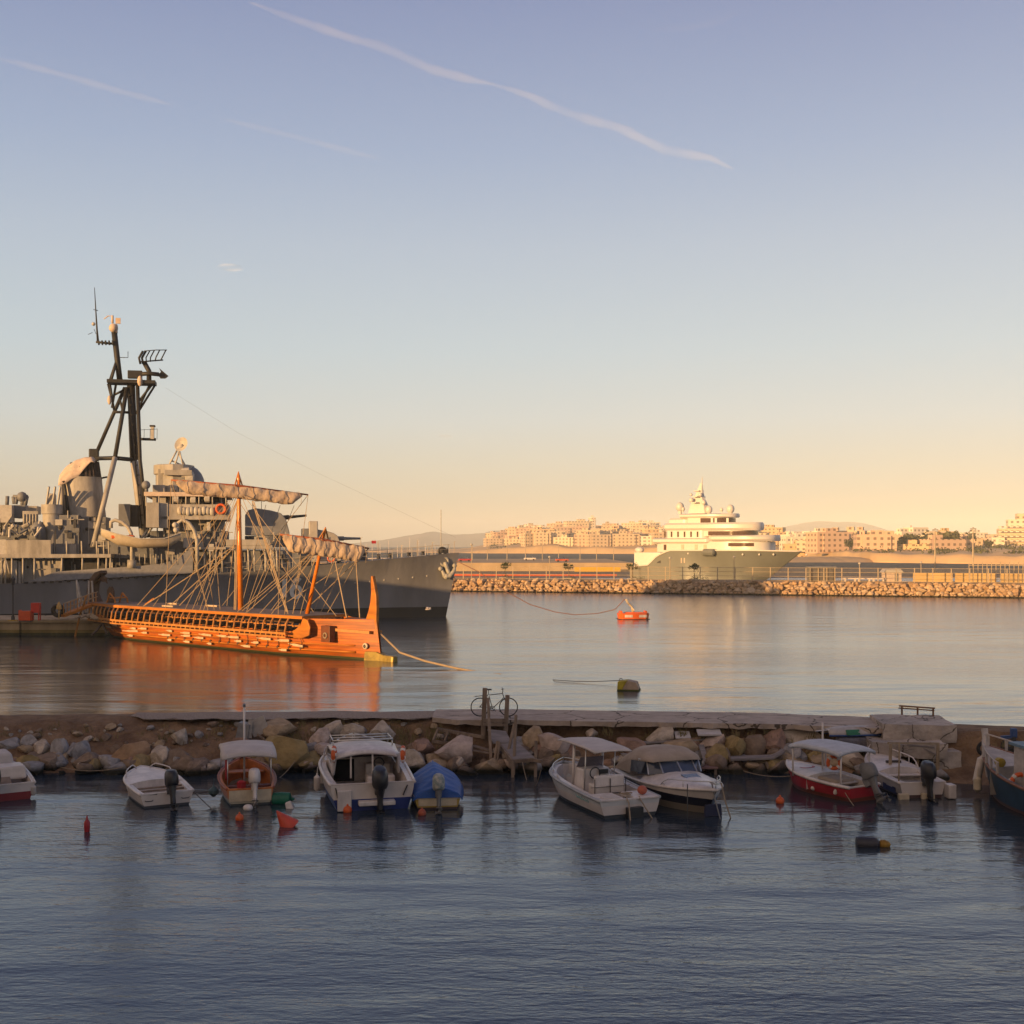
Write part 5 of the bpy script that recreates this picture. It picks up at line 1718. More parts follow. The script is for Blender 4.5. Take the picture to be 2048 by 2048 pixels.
# ---- stone pier the galley lies at
PIER = bands('pier_stone', [(-1, (.05, .05, .02)), (.22, (.20, .15, .05)), (.5, (.38, .29, .17)), (1.3, (.42, .34, .24))], rough=.9, var=.35, scale=.8, lo=-1, hi=3, streak=.15, bump=.05, bscale=2)
pz = 1.45
p0, p1 = W(-40, 1271, 0), W(214, 1270, 0)
g = MB()
fr = Vector((p1.x, p1.y - .6, 0)); fl = Vector((-75, p1.y + .3, 0))
xs = [fl.x, -60, -46.55, -46.45, -36.2, fr.x]
for a, b_ in ((fl.x, -43.55), (-43.35, fr.x)):
    n = 26
    rings = []
    for i in range(n + 1):
        x = lerp(a, b_, i / n)
        y = fr.y + .12 * nz(x, 1, 0, 1.5)
        rings.append([(x, y - .15, pz - .02 + .03 * nz(x, 2, 0, 2)), (x, y - .14, pz - .3), (x, y + .05, pz - .35), (x, y, .5), (x, y - .1 + .15 * nz(x, 7, 0, 2), .0), (x, y, -1), (x, y + 6, -1), (x, y + 6, pz)])
    g.loft(rings)
tag(g.build('stone_pier', PIER), 'stone pier with yellow weed stain at the water, at the galley stern', 'pier')
def at(px, py, z):                      # on the pier top
    return W(px, py, z)
REDB = mat('red_box', (.52, .03, .02), .5, var=.15)
t = thing('fire_box', 'tall red cabinet on legs standing on the pier', 'cabinet', P(72, 1240, 105.5))
MB().box((0, 0, 1.05), (.72, .5, .85)).build('cabinet', REDB, t, bevel=.03)
for x in (-.3, .3):
    for y in (-.18, .18):
        MB().box((x, y, .3), (.08, .08, .66)).build('leg', REDB, t)
t = thing('chest', 'low orange red chest with slatted side on the pier', 'chest', P(52, 1243, 105.2))
MB().box((0, 0, .50), (.95, .6, .82)).build('body', mat('red_orange_box', (.62, .08, .02), .5, var=.15), t, bevel=.03)
MB().box((0, 0, .04), (.95, .6, .08)).build('skid', BLACKP, t)
MB().box((-.52, .05, .56), (.10, .5, .84)).build('door', MATS['red_orange_box'], t)
t = thing('street_lamp', 'dark lamp post with a lantern on the pier by the red boxes', 'lamp post', P(26, 1241, 105.0))
IRON = mat('dark_iron', (0.035, 0.035, 0.04), 0.6)
MB().lathe([(.16, 0), (.16, .3), (.07, .5), (.055, 3.0), (.08, 3.05)], (0, 0, 0), 8).build('pole', IRON, t, smooth=35)
MB().lathe([(.12, 3.05), (.2, 3.5), (.24, 3.52), (.06, 3.75), (.02, 3.85)], (0, 0, 0), 6).build('lantern', IRON, t)
MB().box((0, 0, .02), (.7, .5, .06)).build('plinth', mat('yellow_plinth', (.45, .28, .02), .6), t)
t = thing('gangway', 'orange gangway with rope rails from the pier up to the galley stern', 'gangway', (0, 0, 0))
a, b_ = P(124, 1232, 106.5), P(192, 1206, 108.6)
MB().bar(a, b_, .9, .22).build('ramp', OWOOD, t)
for k in (.1, .3, .5, .72, .95):
    q = a.lerp(b_, k)
    for dy in (-.42, .42):
        MB().bar(q + Vector((0, dy, 0)), q + Vector((0, dy, 1.0)), .06).build('stanchion', OPOST, t)
for h_ in (.55, .98):
    for dy in (-.42, .42):
        MB().tube([a.lerp(b_, .1) + Vector((0, dy, h_)), b_ + Vector((0, dy, h_))], .03, 4).build('hand_rope', RIG, t)
t = thing('gangway_tripod', 'pale white tripod of poles and ropes on the pier behind the gangway', 'tripod', (0, 0, 0))
WP = mat('pale_pole', (.42, .38, .34), .6)
top = P(153, 1160, 110)
for e in (P(158, 1228, 109), P(172, 1225, 110.5), P(166, 1230, 108.6)):
    MB().tube([top, e], .075, 6).build('pole', WP, t)
MB().tube([P(178, 1162, 110), P(176, 1225, 109.5)], .075, 6).build('pole', WP, t)
MB().tube([P(184, 1162, 110), P(187, 1228, 109.5)], .085, 6).build('pole', WP, t)
tag(MB().torus(P(116, 1228, 106.8) + Vector((0, 0, .3)), .42, .2, 'Y', 18, 8).build('tyre', TYRE, None, smooth=True), 'black tyre fender on the pier edge by the gangway foot', 'tyre')
tag(MB().lathe([(.05, 0), (.07, .8), (.24, .85), (.2, 1.2), (.03, 1.5)], P(118, 1238, 106.0), 8).build('bollard', mat('yellow_bollard', (.45, .28, .09), .6), None), 'pale yellow mooring post on the pier at the gangway foot', 'bollard')
tag(MB().tube(sag(P(207, 1241, 106.5), P(184, 1270, 105.0), .1), .11, 5).build('mooring_rope', ROPED, None), 'dark mooring rope looped over the pier corner', 'rope')
tag(MB().tube(sag(P(205, 1244, 106), P(214, 1268, 105.2), .1), .10, 5).build('mooring_rope', ROPED, None), 'dark rope hanging from the galley stern to the water', 'rope')
g = MB()
for k in range(3):
    g.tube([P(150 + 12 * k, 1236 - k, 106), P(170 + 6 * k, 1230 - k, 106.4), P(192 + 3 * k, 1238, 106)], .12, 6)
tag(g.build('rope_pile', ROPE, None), 'heap of pale rope lying on the pier near the galley stern', 'rope')
# ================================================================= grey destroyer lying behind the galley, bow to the right
SHIP = thing('warship', 'grey destroyer numbered 16 with black lattice mast, moored behind the galley', 'warship', (-7.4, 137.5, 0), R(12))
BX, BY, FC, FS = -7.4, 137.5, math.cos(R(12)), math.sin(R(12))
def D(px, py, s=0.0):
    """ship coordinates (x forward, y port, z up) of a photograph point lying s metres to starboard of the centreline"""
    r = (px - 1024) / F
    t = (r * (BY - FC * s) - BX - FS * s) / (-FC + FS * r)
    Y = BY - FS * t - FC * s
    return Vector((-t, -s, CAMH - (py - HZ) / F * Y))
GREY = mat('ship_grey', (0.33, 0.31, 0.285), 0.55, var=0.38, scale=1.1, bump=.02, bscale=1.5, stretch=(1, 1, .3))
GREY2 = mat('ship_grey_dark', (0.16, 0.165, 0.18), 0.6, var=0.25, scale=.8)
SBLK = mat('ship_black', (0.022, 0.022, 0.024), 0.6, var=0.3)
HULLG = bands('ship_hull_paint', [(-1, (.018, .018, .02)), (1.08, (0.205, 0.205, 0.22))], rough=.5, var=.22, scale=.35, lo=-1, hi=9, streak=.18, bump=.10, bscale=.55)
LIGHTG = mat('ship_pale', (0.42, 0.40, 0.37), 0.6, var=0.2)
STANCH = mat('ship_stanchion', (0.40, 0.37, 0.32), 0.6)
TARPW = mat('ship_canvas', (0.55, 0.44, 0.36), 0.9, var=.2, bump=.05, bscale=1.5)
SHADE = mat('ship_painted_shade', (0.05, 0.05, 0.055), 0.8)  # near-black colour standing in for shade under the platform and bridge roof
def bd(t): return table(t, [(0, .3), (2, .95), (5, 1.9), (10, 3.0), (20, 4.5), (35, 5.6), (50, 6), (80, 6), (105, 4.6), (114, 2.6)])
def bw(t): return table(t, [(0, .06), (5, .55), (10, 1.25), (20, 2.9), (35, 4.9), (50, 5.7), (80, 5.8), (105, 4), (114, 1.8)])
def zs(t): return table(t, [(0, 7.15), (6, 6.6), (13, 5.97), (22, 5.25), (28, 4.9), (41, 4.25), (52, 4.0), (114, 3.6)])
def hullp(t, z, sg=-1):
    """point of the shell at height z"""
    f = max(0, min(1, z / zs(t)))
    b_ = lerp(bw(t), bd(t), f ** 2.3)
    rake = 1.45 * max(0, 1 - t / 14) * f
    return Vector((-t + rake, sg * b_, z))
g = MB()
rings = []
ts = [0, .7, 1.5, 2.5, 4, 5, 6, 7, 8, 9, 10, 11, 12, 13, 14, 15, 16, 17, 18, 19, 20, 21, 22, 24, 26, 28, 30, 32, 36, 41, 46, 52, 60, 70, 80, 92, 104, 114]
for t in ts:
    zz = [-1.0] + [zs(t) * k / 24 for k in range(25)]
    ring = [hullp(t, z) for z in zz]
    rings.append(list(reversed(ring)) + [Vector((p.x, -p.y, p.z)) for p in ring])
g.loft(rings, closed=False)
g.poly(rings[-1])
g.build('hull', HULLG, SHIP, smooth=40)
g = MB()
g.loft([[hullp(t, zs(t)) + Vector((0, .05, -.03)), hullp(t, zs(t), 1) + Vector((0, -.05, -.03))] for t in ts], closed=False)
g.build('main_deck', GREY2, SHIP)
# bulwark strip amidships with scupper slots
g = MB()
rings = []
for i in range(31):
    t = lerp(27.2, 43.5, i / 30)
    top = zs(t) + table(t, [(27.2, 2.75), (27.5, 2.7), (28.6, 1.8), (30.0, 1.35), (32, 1.2), (40.5, 1.05), (43.5, .05)])
    p = hullp(t, zs(t)); b_ = p.y
    rings.append([(-t, b_ - .03, zs(t) + .15), (-t, b_ - .03, top), (-t, b_ + .06, top), (-t, b_ + .06, zs(t) + .15)])
g.loft(rings)
g.build('bulwark', mat('ship_bulwark', (0.22, 0.22, 0.235), .55, var=.2), SHIP)
for i in range(20):
    t = lerp(28.0, 43.3, i / 19)
    p = hullp(t, zs(t))
    MB().box((-t, p.y - .03, zs(t) + .02), (.34, .14, .17)).build('scupper', SBLK, SHIP)
# number 16 painted on the shell
def stroke_digit(paths, t0, z0, h_, w_, wd):
    """quads laid 2 cm proud of the shell: unit-square centre lines -> hull"""
    g = MB()
    for path in paths:
        pts = [Vector((a * w_, 0, b_ * h_)) for a, b_ in path]
        closed = (pts[0] - pts[-1]).length < 1e-6
        if closed:
            pts = pts[:-1]
        rows = []
        n = len(pts)
        for i, p in enumerate(pts):
            q0, q1 = (pts[i - 1], pts[(i + 1) % n]) if closed else (pts[max(0, i - 1)], pts[min(n - 1, i + 1)])
            d = (q1 - q0).normalized()
            nn = Vector((-d.z, 0, d.x)) * wd / 2
            rows.append([p + nn, p, p - nn])
        def put(v):
            q = hullp(t0 - v.x, z0 + v.z)
            return q + Vector((0.02, -.09, 0))
        g.loft([[put(v) for v in r] for r in rows], closed=False, loop=closed)
    return g
def arc(cx, cz, rx, rz, a0, a1, n=14):
    return [(cx + rx * math.cos(R(lerp(a0, a1, i / n))), cz + rz * math.sin(R(lerp(a0, a1, i / n)))) for i in range(n + 1)]
dl = D(572, 1198, 3.3); dh = D(572, 1157, 3.9)
z0, hh = dl.z + .15, (dh.z - dl.z) - .2
NUM = mat('number_paint', (.80, .78, .74), .6, var=.15)
stroke_digit([[(0.5, i / 6) for i in range(7)]], 18.1, z0, hh, .5, .5).build('hull_number', NUM, SHIP)
stroke_digit([arc(.5, .29, .5, .29, 0, 360, 20), arc(.66, .30, .66, .70, 180, 90, 8) + [(.95, .9)]], 17.1, z0, hh, .95, .42).build('hull_number', NUM, SHIP)
# rust-free weld/portlight row and anchor at the bow
for i in range(9):
    t = 3 + i * 1.5
    p = hullp(t, zs(t) - 2.3)
    MB().ball(p + Vector((0, .02, 0)), .11, 8, (1, .6, 1)).build('porthole', LIGHTG, SHIP)
AN = mat('anchor_paint', (.36, .35, .32), .6, var=.3)
c = hullp(.9, 5.35)
an = MB().tube([c + Vector((-.35, -.3, .75)), c + Vector((.1, -.35, -.5))], .22, 8).build('anchor', AN, SHIP)
g = MB()
g.tube([c + Vector((-.75, -.45, .05)), c + Vector((-.45, -.42, -.75)), c + Vector((.15, -.40, -.85)), c + Vector((.65, -.35, -.3)), c + Vector((.85, -.3, .35))], [.10, .24, .32, .24, .12], 7)
g.ball(c + Vector((.75, -.3, .35)), .26, 8); g.ball(c + Vector((-.85, -.45, .0)), .26, 8); g.ball(c + Vector((-.2, -.4, -.85)), .34, 8)
g.build('fluke', AN, an, smooth=True)
MB().torus(c + Vector((-.4, -.2, .8)), .45, .13, 'Y', 14, 6).build('hawse_rim', AN, SHIP)
# forecastle fittings
DKI = MATS['dark_iron']
for t, w_, h_, s in ((9.4, 1.5, 1.0, -.2), (7.6, .5, .55, .8), (6.2, .6, .5, -.6), (4.2, .5, .45, .3), (2.6, .45, .4, .2)):
    MB().lathe([(w_ * .5, 0), (w_ * .4, h_ * .3), (w_ * .32, h_ * .6), (w_ * .5, h_ * .8), (w_ * .3, h_)], (-t, -s, zs(t)), 10).build('windlass', DKI, SHIP, smooth=35)
MB().box((-9.6, .3, zs(9.6) + 1.3), (.7, .6, .7)).build('windlass_hood', SBLK, SHIP, bevel=.1)
MB().torus((-.4, 0, zs(0) + .15), .42, .13, 'Y', 12, 6).build('bow_fairlead', DKI, SHIP)
MB().box((-.2, 0, zs(0) + .2), (.9, .5, .5)).build('bow_chock', DKI, SHIP, bevel=.1)
MB().box((-17.0, -1.0, zs(16) + .55), (1.2, 1.0, .8)).build('vent_box', GREY2, SHIP, bevel=.05)
MB().box((-15.2, -1.4, zs(15) + .45), (.5, .5, .8)).build('vent_box', LIGHTG, SHIP, bevel=.05)
MB().lathe([(.22, 0), (.22, .8), (.35, .9), (.3, 1.15), (.05, 1.2)], (-11.9, -.6, zs(12)), 10).build('mushroom_vent', LIGHTG, SHIP)
MB().tube([(-.55, 0, zs(0)), (-.55, 0, zs(0) + 4.8)], .045, 6).build('jackstaff', STANCH, SHIP)
for sg in (-1, 1):
    pts = [hullp(t, zs(t), sg) for t in [1 + 2 * k for k in range(14)]]
    for p in pts:
        MB().tube([p, p + Vector((0, 0, 1.0))], .035, 5).build('rail_stanchion', STANCH, SHIP)
    for h_ in (.5, 1.0):
        MB().tube([p + Vector((0, 0, h_)) for p in pts], .016, 4).build('guard_wire', STANCH, SHIP)
MB().torus(Vector((-12.9, -2.9, zs(12.9) + .6)), .36, .1, 'Y', 16, 6).build('lifebuoy', ORANGE, SHIP)
MB().box((-8.0, .5, zs(8) + 1.9), (.5, .04, .32)).build('signal_flag', REDP, SHIP)

# ---- superstructure helpers: boxes given by their photograph corners on the starboard face
def blk(name, px0, py0, px1, py1, s, depth, m=GREY, bev=.03, parent=SHIP):
    """box whose starboard face spans those photograph corners, s metres off the centreline, running depth metres to port"""
    a, b_ = D(px0, py1, s), D(px1, py0, s)
    z0_, z1_ = min(a.z, b_.z), max(a.z, b_.z)
    return MB().box(((a.x + b_.x) / 2, -s + depth / 2, (z0_ + z1_) / 2), (abs(b_.x - a.x), depth, z1_ - z0_)).build(name, m, parent, bevel=bev)
def tb_(name, pts, r, m=STANCH, n=6, parent=SHIP, smooth=True):
    return MB().tube([D(*p) for p in pts], r, n).build(name, m, parent, smooth=smooth)
# deckhouse under the forward guns
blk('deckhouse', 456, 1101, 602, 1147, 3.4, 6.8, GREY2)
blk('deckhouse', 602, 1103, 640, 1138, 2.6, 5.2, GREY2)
blk('gun_platform', 452, 1090, 545, 1098, 4.6, 9.2, GREY)
blk('gun_platform_edge', 452, 1079, 540, 1091, 4.65, .12, GREY)
for px in (470, 496, 508, 530, 542, 553):
    tb_('platform_strut', [(px, 1098, 4.3), (px + 2, 1143, 4.5)], .11)
for px in (548, 560, 572):
    tb_('rail_stanchion', [(px, 1064, 3.5), (px, 1100, 3.5)], .06)
blk('door', 541, 1104, 549, 1140, 3.45, .1, LIGHTG)
blk('paravane_locker', 618, 1112, 634, 1124, 3.2, 1.0, LIGHTG)
# gun mounts
def gunhouse(prof, s, barrel, name, m):
    """prof: photograph outline of the gunhouse side; the roof is narrower than the base"""
    pts = [D(px, py, s) for px, py in prof]
    zmin, zmax = min(p.z for p in pts), max(p.z for p in pts)
    g = MB()
    def sec(k):
        out = []
        for p in pts:
            hi = (p.z - zmin) / (zmax - zmin)
            out.append(Vector((p.x, -k * s * (1 - .22 * hi ** 2), p.z)))
        return out
    g.loft([sec(1), sec(.9), sec(-.9), sec(-1)])
    o = g.build('gun_mount', m, SHIP, smooth=25, bevel=.08)
    a, b_ = D(*barrel[0]), D(*barrel[1])
    d = (b_ - a).normalized()
    MB().tube([a - d * .6, a + d * .4, a + d * .45, a + (b_ - a) * .6, b_], [.26, .26, .19, .15, .13], 10).build('gun_barrel', SBLK if m is GREY2 else GREY2, o, smooth=True)
    return o
o = gunhouse([(490, 1070), (490, 1030), (496, 1020), (512, 1016), (540, 1020), (562, 1026), (572, 1038), (579, 1064), (579, 1072)], 2.35, ((570, 1035, 0), (613, 1031, 0)), 'a', GREY2)  # the darker grey on this mount stands in for shade
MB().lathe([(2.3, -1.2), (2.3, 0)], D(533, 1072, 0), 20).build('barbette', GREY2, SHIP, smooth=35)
o2 = gunhouse([(622, 1122), (622, 1066), (632, 1058), (655, 1062), (668, 1066), (676, 1072), (688, 1104), (690, 1122)], 2.35, ((680, 1077, 0), (721, 1077, 0)), 'b', GREY)
blk('sight_hood', 618, 1042, 636, 1090, 2.4, 1.3, GREY, .1, o2)
blk('rear_box', 604, 1057, 624, 1090, 2.3, 2.4, GREY2, .05, o2)
for px in (505, 523):
    tb_('whip_aerial', [(px, 1018, .5), (px, 990, .5)], .035, GREY2)

# bridge: levels, roof canopies, clutter
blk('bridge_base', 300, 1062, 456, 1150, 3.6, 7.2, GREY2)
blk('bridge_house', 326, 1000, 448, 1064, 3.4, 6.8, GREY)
blk('bridge_wing', 298, 1009, 456, 1034, 5.2, .16, GREY)
blk('bridge_wing_deck', 292, 1033, 458, 1039, 5.3, 10.6, GREY)
blk('bridge_wing', 452, 1008, 458, 1036, 5.2, 10.4, GREY)
blk('bridge_roof', 288, 985, 462, 992, 5.0, 10, TARPW)
blk('bridge_shade_panel', 345, 992, 455, 1010, 3.5, .1, SHADE)  # thin dark panel in place of the shade under the roof
for px in (292, 318, 346, 372, 398, 425, 452):
    tb_('roof_stanchion', [(px, 990, 4.9), (px, 1012, 4.9)], .07)
for i, px in enumerate((360, 368, 376, 384, 392, 400, 408, 416, 424)):
    MB().ball(D(px, 1021 + (i % 3), 5.35), .38 - .03 * (i % 2), 8, (.8, .5, 1.2)).build('stowed_gear', LIGHTG if i % 2 == 0 else GREY, SHIP, smooth=True)
MB().torus(D(442, 1018, 5.45), .46, .13, 'Y', 16, 8).build('lifebuoy', ORANGE, SHIP, smooth=True)
for px, py in ((386, 1000), (414, 997), (352, 998)):
    MB().lathe([(.1, -.3), (.42, -.2), (.42, .25), (.2, .3)], D(px, py, 4.6), 10, 'X').build('signal_lamp', LIGHTG, SHIP, smooth=35)
blk('sponson_box', 292, 1005, 318, 1055, 5.8, 3.4, GREY)
blk('sponson_box', 318, 1006, 336, 1056, 5.3, 3.0, GREY)
blk('uptake_box', 237, 1008, 260, 1052, 1.6, 3.2, GREY2)
blk('uptake_box', 259, 1010, 276, 1053, 1.0, 2.6, SBLK)
blk('flag_house', 305, 970, 330, 988, 2.6, 3.0, GREY)
blk('chart_house', 305, 990, 332, 1008, 4.2, 4, GREY)
tb_('searchlight_pedestal', [(293, 985, 3.5), (293, 973, 3.5)], .2, GREY2)
MB().ball(D(292, 970, 3.5), .45, 10).build('searchlight', GREY2, SHIP, smooth=True)
for k in range(8):
    px = 328 + k * 16
    tb_('upper_rail_stanchion', [(px, 976, 4.8), (px, 986, 4.8)], .05)
# fire-control director with dish aerial
c = D(348, 985, 0); c2 = D(348, 930, 0)
R0 = 2.0
MB().lathe([(R0 * .95, 0), (R0 * .95, (c2 - c).z * .62), (R0 * 1.05, (c2 - c).z * .66), (R0 * 1.05, (c2 - c).z * .98), (R0 * .9, (c2 - c).z)], c, 12).build('director_tower', GREY, SHIP)
blk('director_side', 316, 938, 330, 975, 1.6, 3.2, GREY)
blk('rangefinder_ear', 328, 940, 384, 950, 2.5, .6, GREY)
cd = D(377, 976, 0)
MB().ball(cd + Vector((-.3, 0, .3)), 2.0, 18, (1, 1, 1.1)).build('rangefinder_dome', GREY2, SHIP, smooth=True)
for px in (372, 380):
    MB().lathe([(.2, -.5), (.55, -.4), (.6, .3), (.3, .45)], D(px, 946 + (px - 372), 1.8), 12, 'X').build('spotting_glass', LIGHTG, SHIP, smooth=35)
for a, b_ in (((338, 930, .8), (356, 897, .2)), ((350, 930, .8), (360, 897, .2)), ((366, 932, .8), (358, 897, .2)), ((372, 934, -.8), (356, 905, 0)), ((340, 920, .5), (368, 932, .5))):
    tb_('lattice_strut', [a, b_], .09, LIGHTG)
c = D(366, 891, .3)
g = MB(Matrix.Translation(c) @ Matrix.Rotation(R(-122), 4, 'Z') @ Matrix.Rotation(R(72), 4, 'Y') @ Matrix.Scale(.82, 4))
g.lathe([(.08, .0), (.45, .08), (.80, .26), (.98, .46), (.94, .46), (.76, .30), (.4, .13), (.05, .06)], (0, 0, 0), 18)
g.build('dish_aerial', LIGHTG, SHIP, smooth=40)
tb_('dish_arm', [(356, 897, .2), (362, 894, .3), (366, 891, .3)], .22, LIGHTG)
# tripod mast, black above the yoke
def leg(name, pts, r, m):
    return MB().tube([D(*p) for p in pts], r, 8).build(name, m, SHIP, smooth=True)
yoke = 918
leg('mast_leg', [(268, 922, 0), (287, 1075, 0)], .40, GREY)
leg('mast_leg', [(262, 770, 0), (268, 920, 0)], .42, SBLK)
leg('mast_leg', [(275, 770, .4), (280, 920, .6), (297, 1075, .8)], .20, SBLK)
leg('mast_leg', [(230, 915, 1.6), (186, 1094, 4.6)], .27, GREY)
leg('mast_leg', [(254, 775, .3), (230, 915, 1.6)], .22, SBLK)
leg('mast_leg', [(250, 775, -.3), (192, 908, -2.2)], .20, SBLK)
leg('mast_leg', [(192, 908, -2.2), (170, 960, -3.4)], .26, GREY)
leg('mast_crosstree', [(190, 917, -2.2), (230, 916, 1.5), (272, 920, 0)], .22, SBLK)
leg('mast_crosstree', [(228, 824, .8), (262, 825, 0)], .14, SBLK)
MB().box(D(188, 910, -2.2), (1.0, .8, 1.3)).build('yoke_fitting', SBLK, SHIP, bevel=.1)
g = MB()
pa, pb = D(216, 764, 0), D(312, 768, 0)
g.box(((pa.x + pb.x) / 2, 0, pa.z), (abs(pb.x - pa.x), 2.4, .35))
g.build('mast_platform', SBLK, SHIP)
for a, b_ in (((305, 768, .6), (275, 806, .3)), ((300, 768, -.6), (272, 828, 0)), ((309, 772, 0), (274, 828, .2)), ((220, 768, .8), (228, 820, .8)), ((232, 768, -.5), (224, 815, .5)), ((216, 768, 0), (224, 800, .5)), ((228, 790, 0), (248, 780, 0)), ((240, 800, .5), (246, 824, .5))):
    tb_('platform_brace', [a, b_], .13, SBLK)
leg('topmast', [(240, 764, 0), (235, 722, 0), (228, 660, 0)], .30, SBLK)
tb_('topmast_brace', [(222, 762, .8), (234, 720, 0)], .14, SBLK)
tb_('topmast_brace', [(219, 762, -.8), (233, 720, 0)], .12, SBLK)
blk('masthead_box', 223, 648, 234, 664, .4, .8, TARPW)
MB().ball(D(227, 656, .3), .48, 8).build('masthead_pod', TARPW, SHIP, smooth=True)
blk('masthead_aerial', 231, 636, 241, 647, .3, .15, TARPW, 0)
tb_('masthead_aerial', [(208, 638, 0), (216, 632, 0), (224, 632, 0), (225, 648, 0)], .06, TARPW)
tb_('masthead_spike', [(225, 646, 0), (225, 631, 0)], .13, TARPW)
tb_('signal_yard', [(192, 684, .5), (231, 688, 0)], .13, SBLK)
tb_('signal_yard', [(240, 715, 0), (256, 715, 0), (256, 703, 0)], .04, SBLK)
tb_('pole_aerial', [(196, 684, .3), (194, 660, .3), (191, 610, .3), (189, 575, .3)], [.14, .10, .06, .03], SBLK)
tb_('pole_aerial', [(187, 619, .3), (196, 621, .3)], .04, SBLK)
for k in range(5):
    px = 197 + k * 7
    tb_('yard_insulator', [(px, 681, .4), (px + 1, 690, .4)], .10, SBLK)
tb_('stub_aerial', [(185, 665, .3), (176, 669, .3)], .03, SBLK); tb_('stub_aerial', [(192, 668, .3), (188, 658, .3)], .03, SBLK)
MB().ball(D(187, 648, .3), .2, 8).build('mast_lamp', LIGHTG, SHIP)
# radar aerials on the platform
blk('radar_array', 255, 741, 284, 756, .4, .6, SBLK, .05)
leg('radar_pedestal', [(298, 768, 0), (298, 742, 0), (288, 724, 0)], .26, SBLK)
tb_('radar_arm', [(284, 748, .3), (300, 747, .3), (318, 749, .3)], .24, SBLK)
g = MB()
pr = [D(px, py, 0) for px, py in ((318, 736), (337, 752), (331, 757), (321, 757), (316, 750), (322, 744))]
g.loft([[p + Vector((0, .1, 0)) for p in pr], [p + Vector((0, -.1, 0)) for p in pr]])
g.build('radar_horn', SBLK, SHIP)
fr = [(281, 726), (277, 718), (279, 710), (284, 703), (292, 701)]
for k, dx in enumerate((0, 6, 14, 23, 34, 47)):
    tb_('radar_rib', [(fr[0][0] + dx * .85, 728 - dx * .1 + (dx > 10) * -2, .5 - .2 * k), (278 + dx, 716 - .05 * dx, .5 - .2 * k), (286 + dx * .98, 702 - dx * .05, .5 - .2 * k)], .13 if k < 2 else .07, SBLK)
tb_('radar_spine', [(278, 724, .5), (300, 722, 0), (326, 720, -.6)], .08, SBLK)
tb_('radar_spine', [(288, 702, .5), (312, 700, 0), (334, 700, -.6)], .05, SBLK)
MB().ball(D(280, 762, 1.2), .36, 8, (.8, .8, 1.6)).build('platform_lamp', TARPW, SHIP, smooth=True)
MB().ball(D(219, 800, 1.0), .28, 8, (.8, .8, 1.8)).build('platform_lamp', TARPW, SHIP, smooth=True)
# side platform with a post
tb_('side_platform', [(276, 878, 0), (312, 879, 0)], .16, SBLK)
blk('side_platform_post', 301, 851, 308, 878, .3, .6, LIGHTG)
blk('side_platform_cap', 299, 850, 310, 853, .4, .8, SBLK)
for px in (288, 300, 314):
    tb_('platform_rail', [(px, 879, .3), (px + .5, 858, .3)], .025, SBLK)
tb_('platform_rail', [(276, 860, .3), (315, 858, .3)], .025, SBLK)
for k in range(14):
    y = 790 + k * 20
    tb_('ladder_rung', [(258 + k * 1.9, y, .5), (263 + k * 1.9, y, .5)], .06, SBLK)
tb_('ladder_stringer', [(257, 785, .5), (284, 1060, .5)], .06, SBLK)
# funnel with tarpaulin
def fsec(px0, px1, py, k=1.0):
    a, b_ = D(px0, py, 0), D(px1, py, 0)
    cx, hl = (a.x + b_.x) / 2, abs(b_.x - a.x) / 2
    return [Vector((cx + hl * math.copysign(abs(math.cos(q)) ** .8, math.cos(q)), 1.75 * k * math.sin(q), a.z + (py < 950) * 0)) for q in [2 * PI * j / 28 for j in range(28)]]
g = MB()
g.loft([fsec(118, 216, 1100), fsec(122, 212, 1030), fsec(125, 207, 990), fsec(124, 204, 957), fsec(123, 205, 954)])
fo = g.build('funnel', GREY, SHIP, smooth=35)
g = MB()
ra, rb = fsec(128, 201, 954, .92), fsec(131, 196, 920, .55)
for j in range(28):
    if j % 1 == 0:
        p, q = ra[j], rb[j]
        kk = .30 + .62 * (q.x - rb[14].x) / max(.1, rb[0].x - rb[14].x)
        g.bar(p, p.lerp(q, kk), .20, .10)
g.build('funnel_grating', mat('soot_slats', (.06, .045, .04), .8, var=.3), fo)
g = MB()
g.loft([fsec(134, 195, 953, .8), fsec(140, 190, 925, .4)])
g.build('funnel_throat', SBLK, fo)
g = MB()
A_, B_ = D(122, 953, 0), D(193, 915, 0)
def cover(u, v):
    x = lerp(A_.x, B_.x, u)
    top = table(u, [(0, D(122, 948, 0).z), (.15, D(132, 934, 0).z), (.4, D(150, 921, 0).z), (.7, D(170, 914, 0).z), (.9, D(183, 914, 0).z), (1, D(191, 921, 0).z)])
    a = (v - .5) * 2
    drop = table(u, [(0, 1.3), (.15, 1.9), (.55, 2.0), (.8, .9), (1, .3)])
    y = 2.0 * a * (1 - .25 * u)
    return (x, y, top - drop * abs(a) ** 2.6 + .08 * nz(u * 6, v * 6, 3))
g.grid(cover, 18, 18)
g.build('funnel_cover', TARPW, fo, smooth=True, solid=.05)
leg('steam_pipe', [(127, 962, 1.7), (131, 985, 1.8), (139, 1045, 1.9)], .17, SBLK)
leg('steam_pipe', [(123, 962, 1.2), (125, 1040, 1.4)], .2, GREY)
tb_('funnel_bracket', [(204, 956, 0), (214, 954, .5)], .10, SBLK)
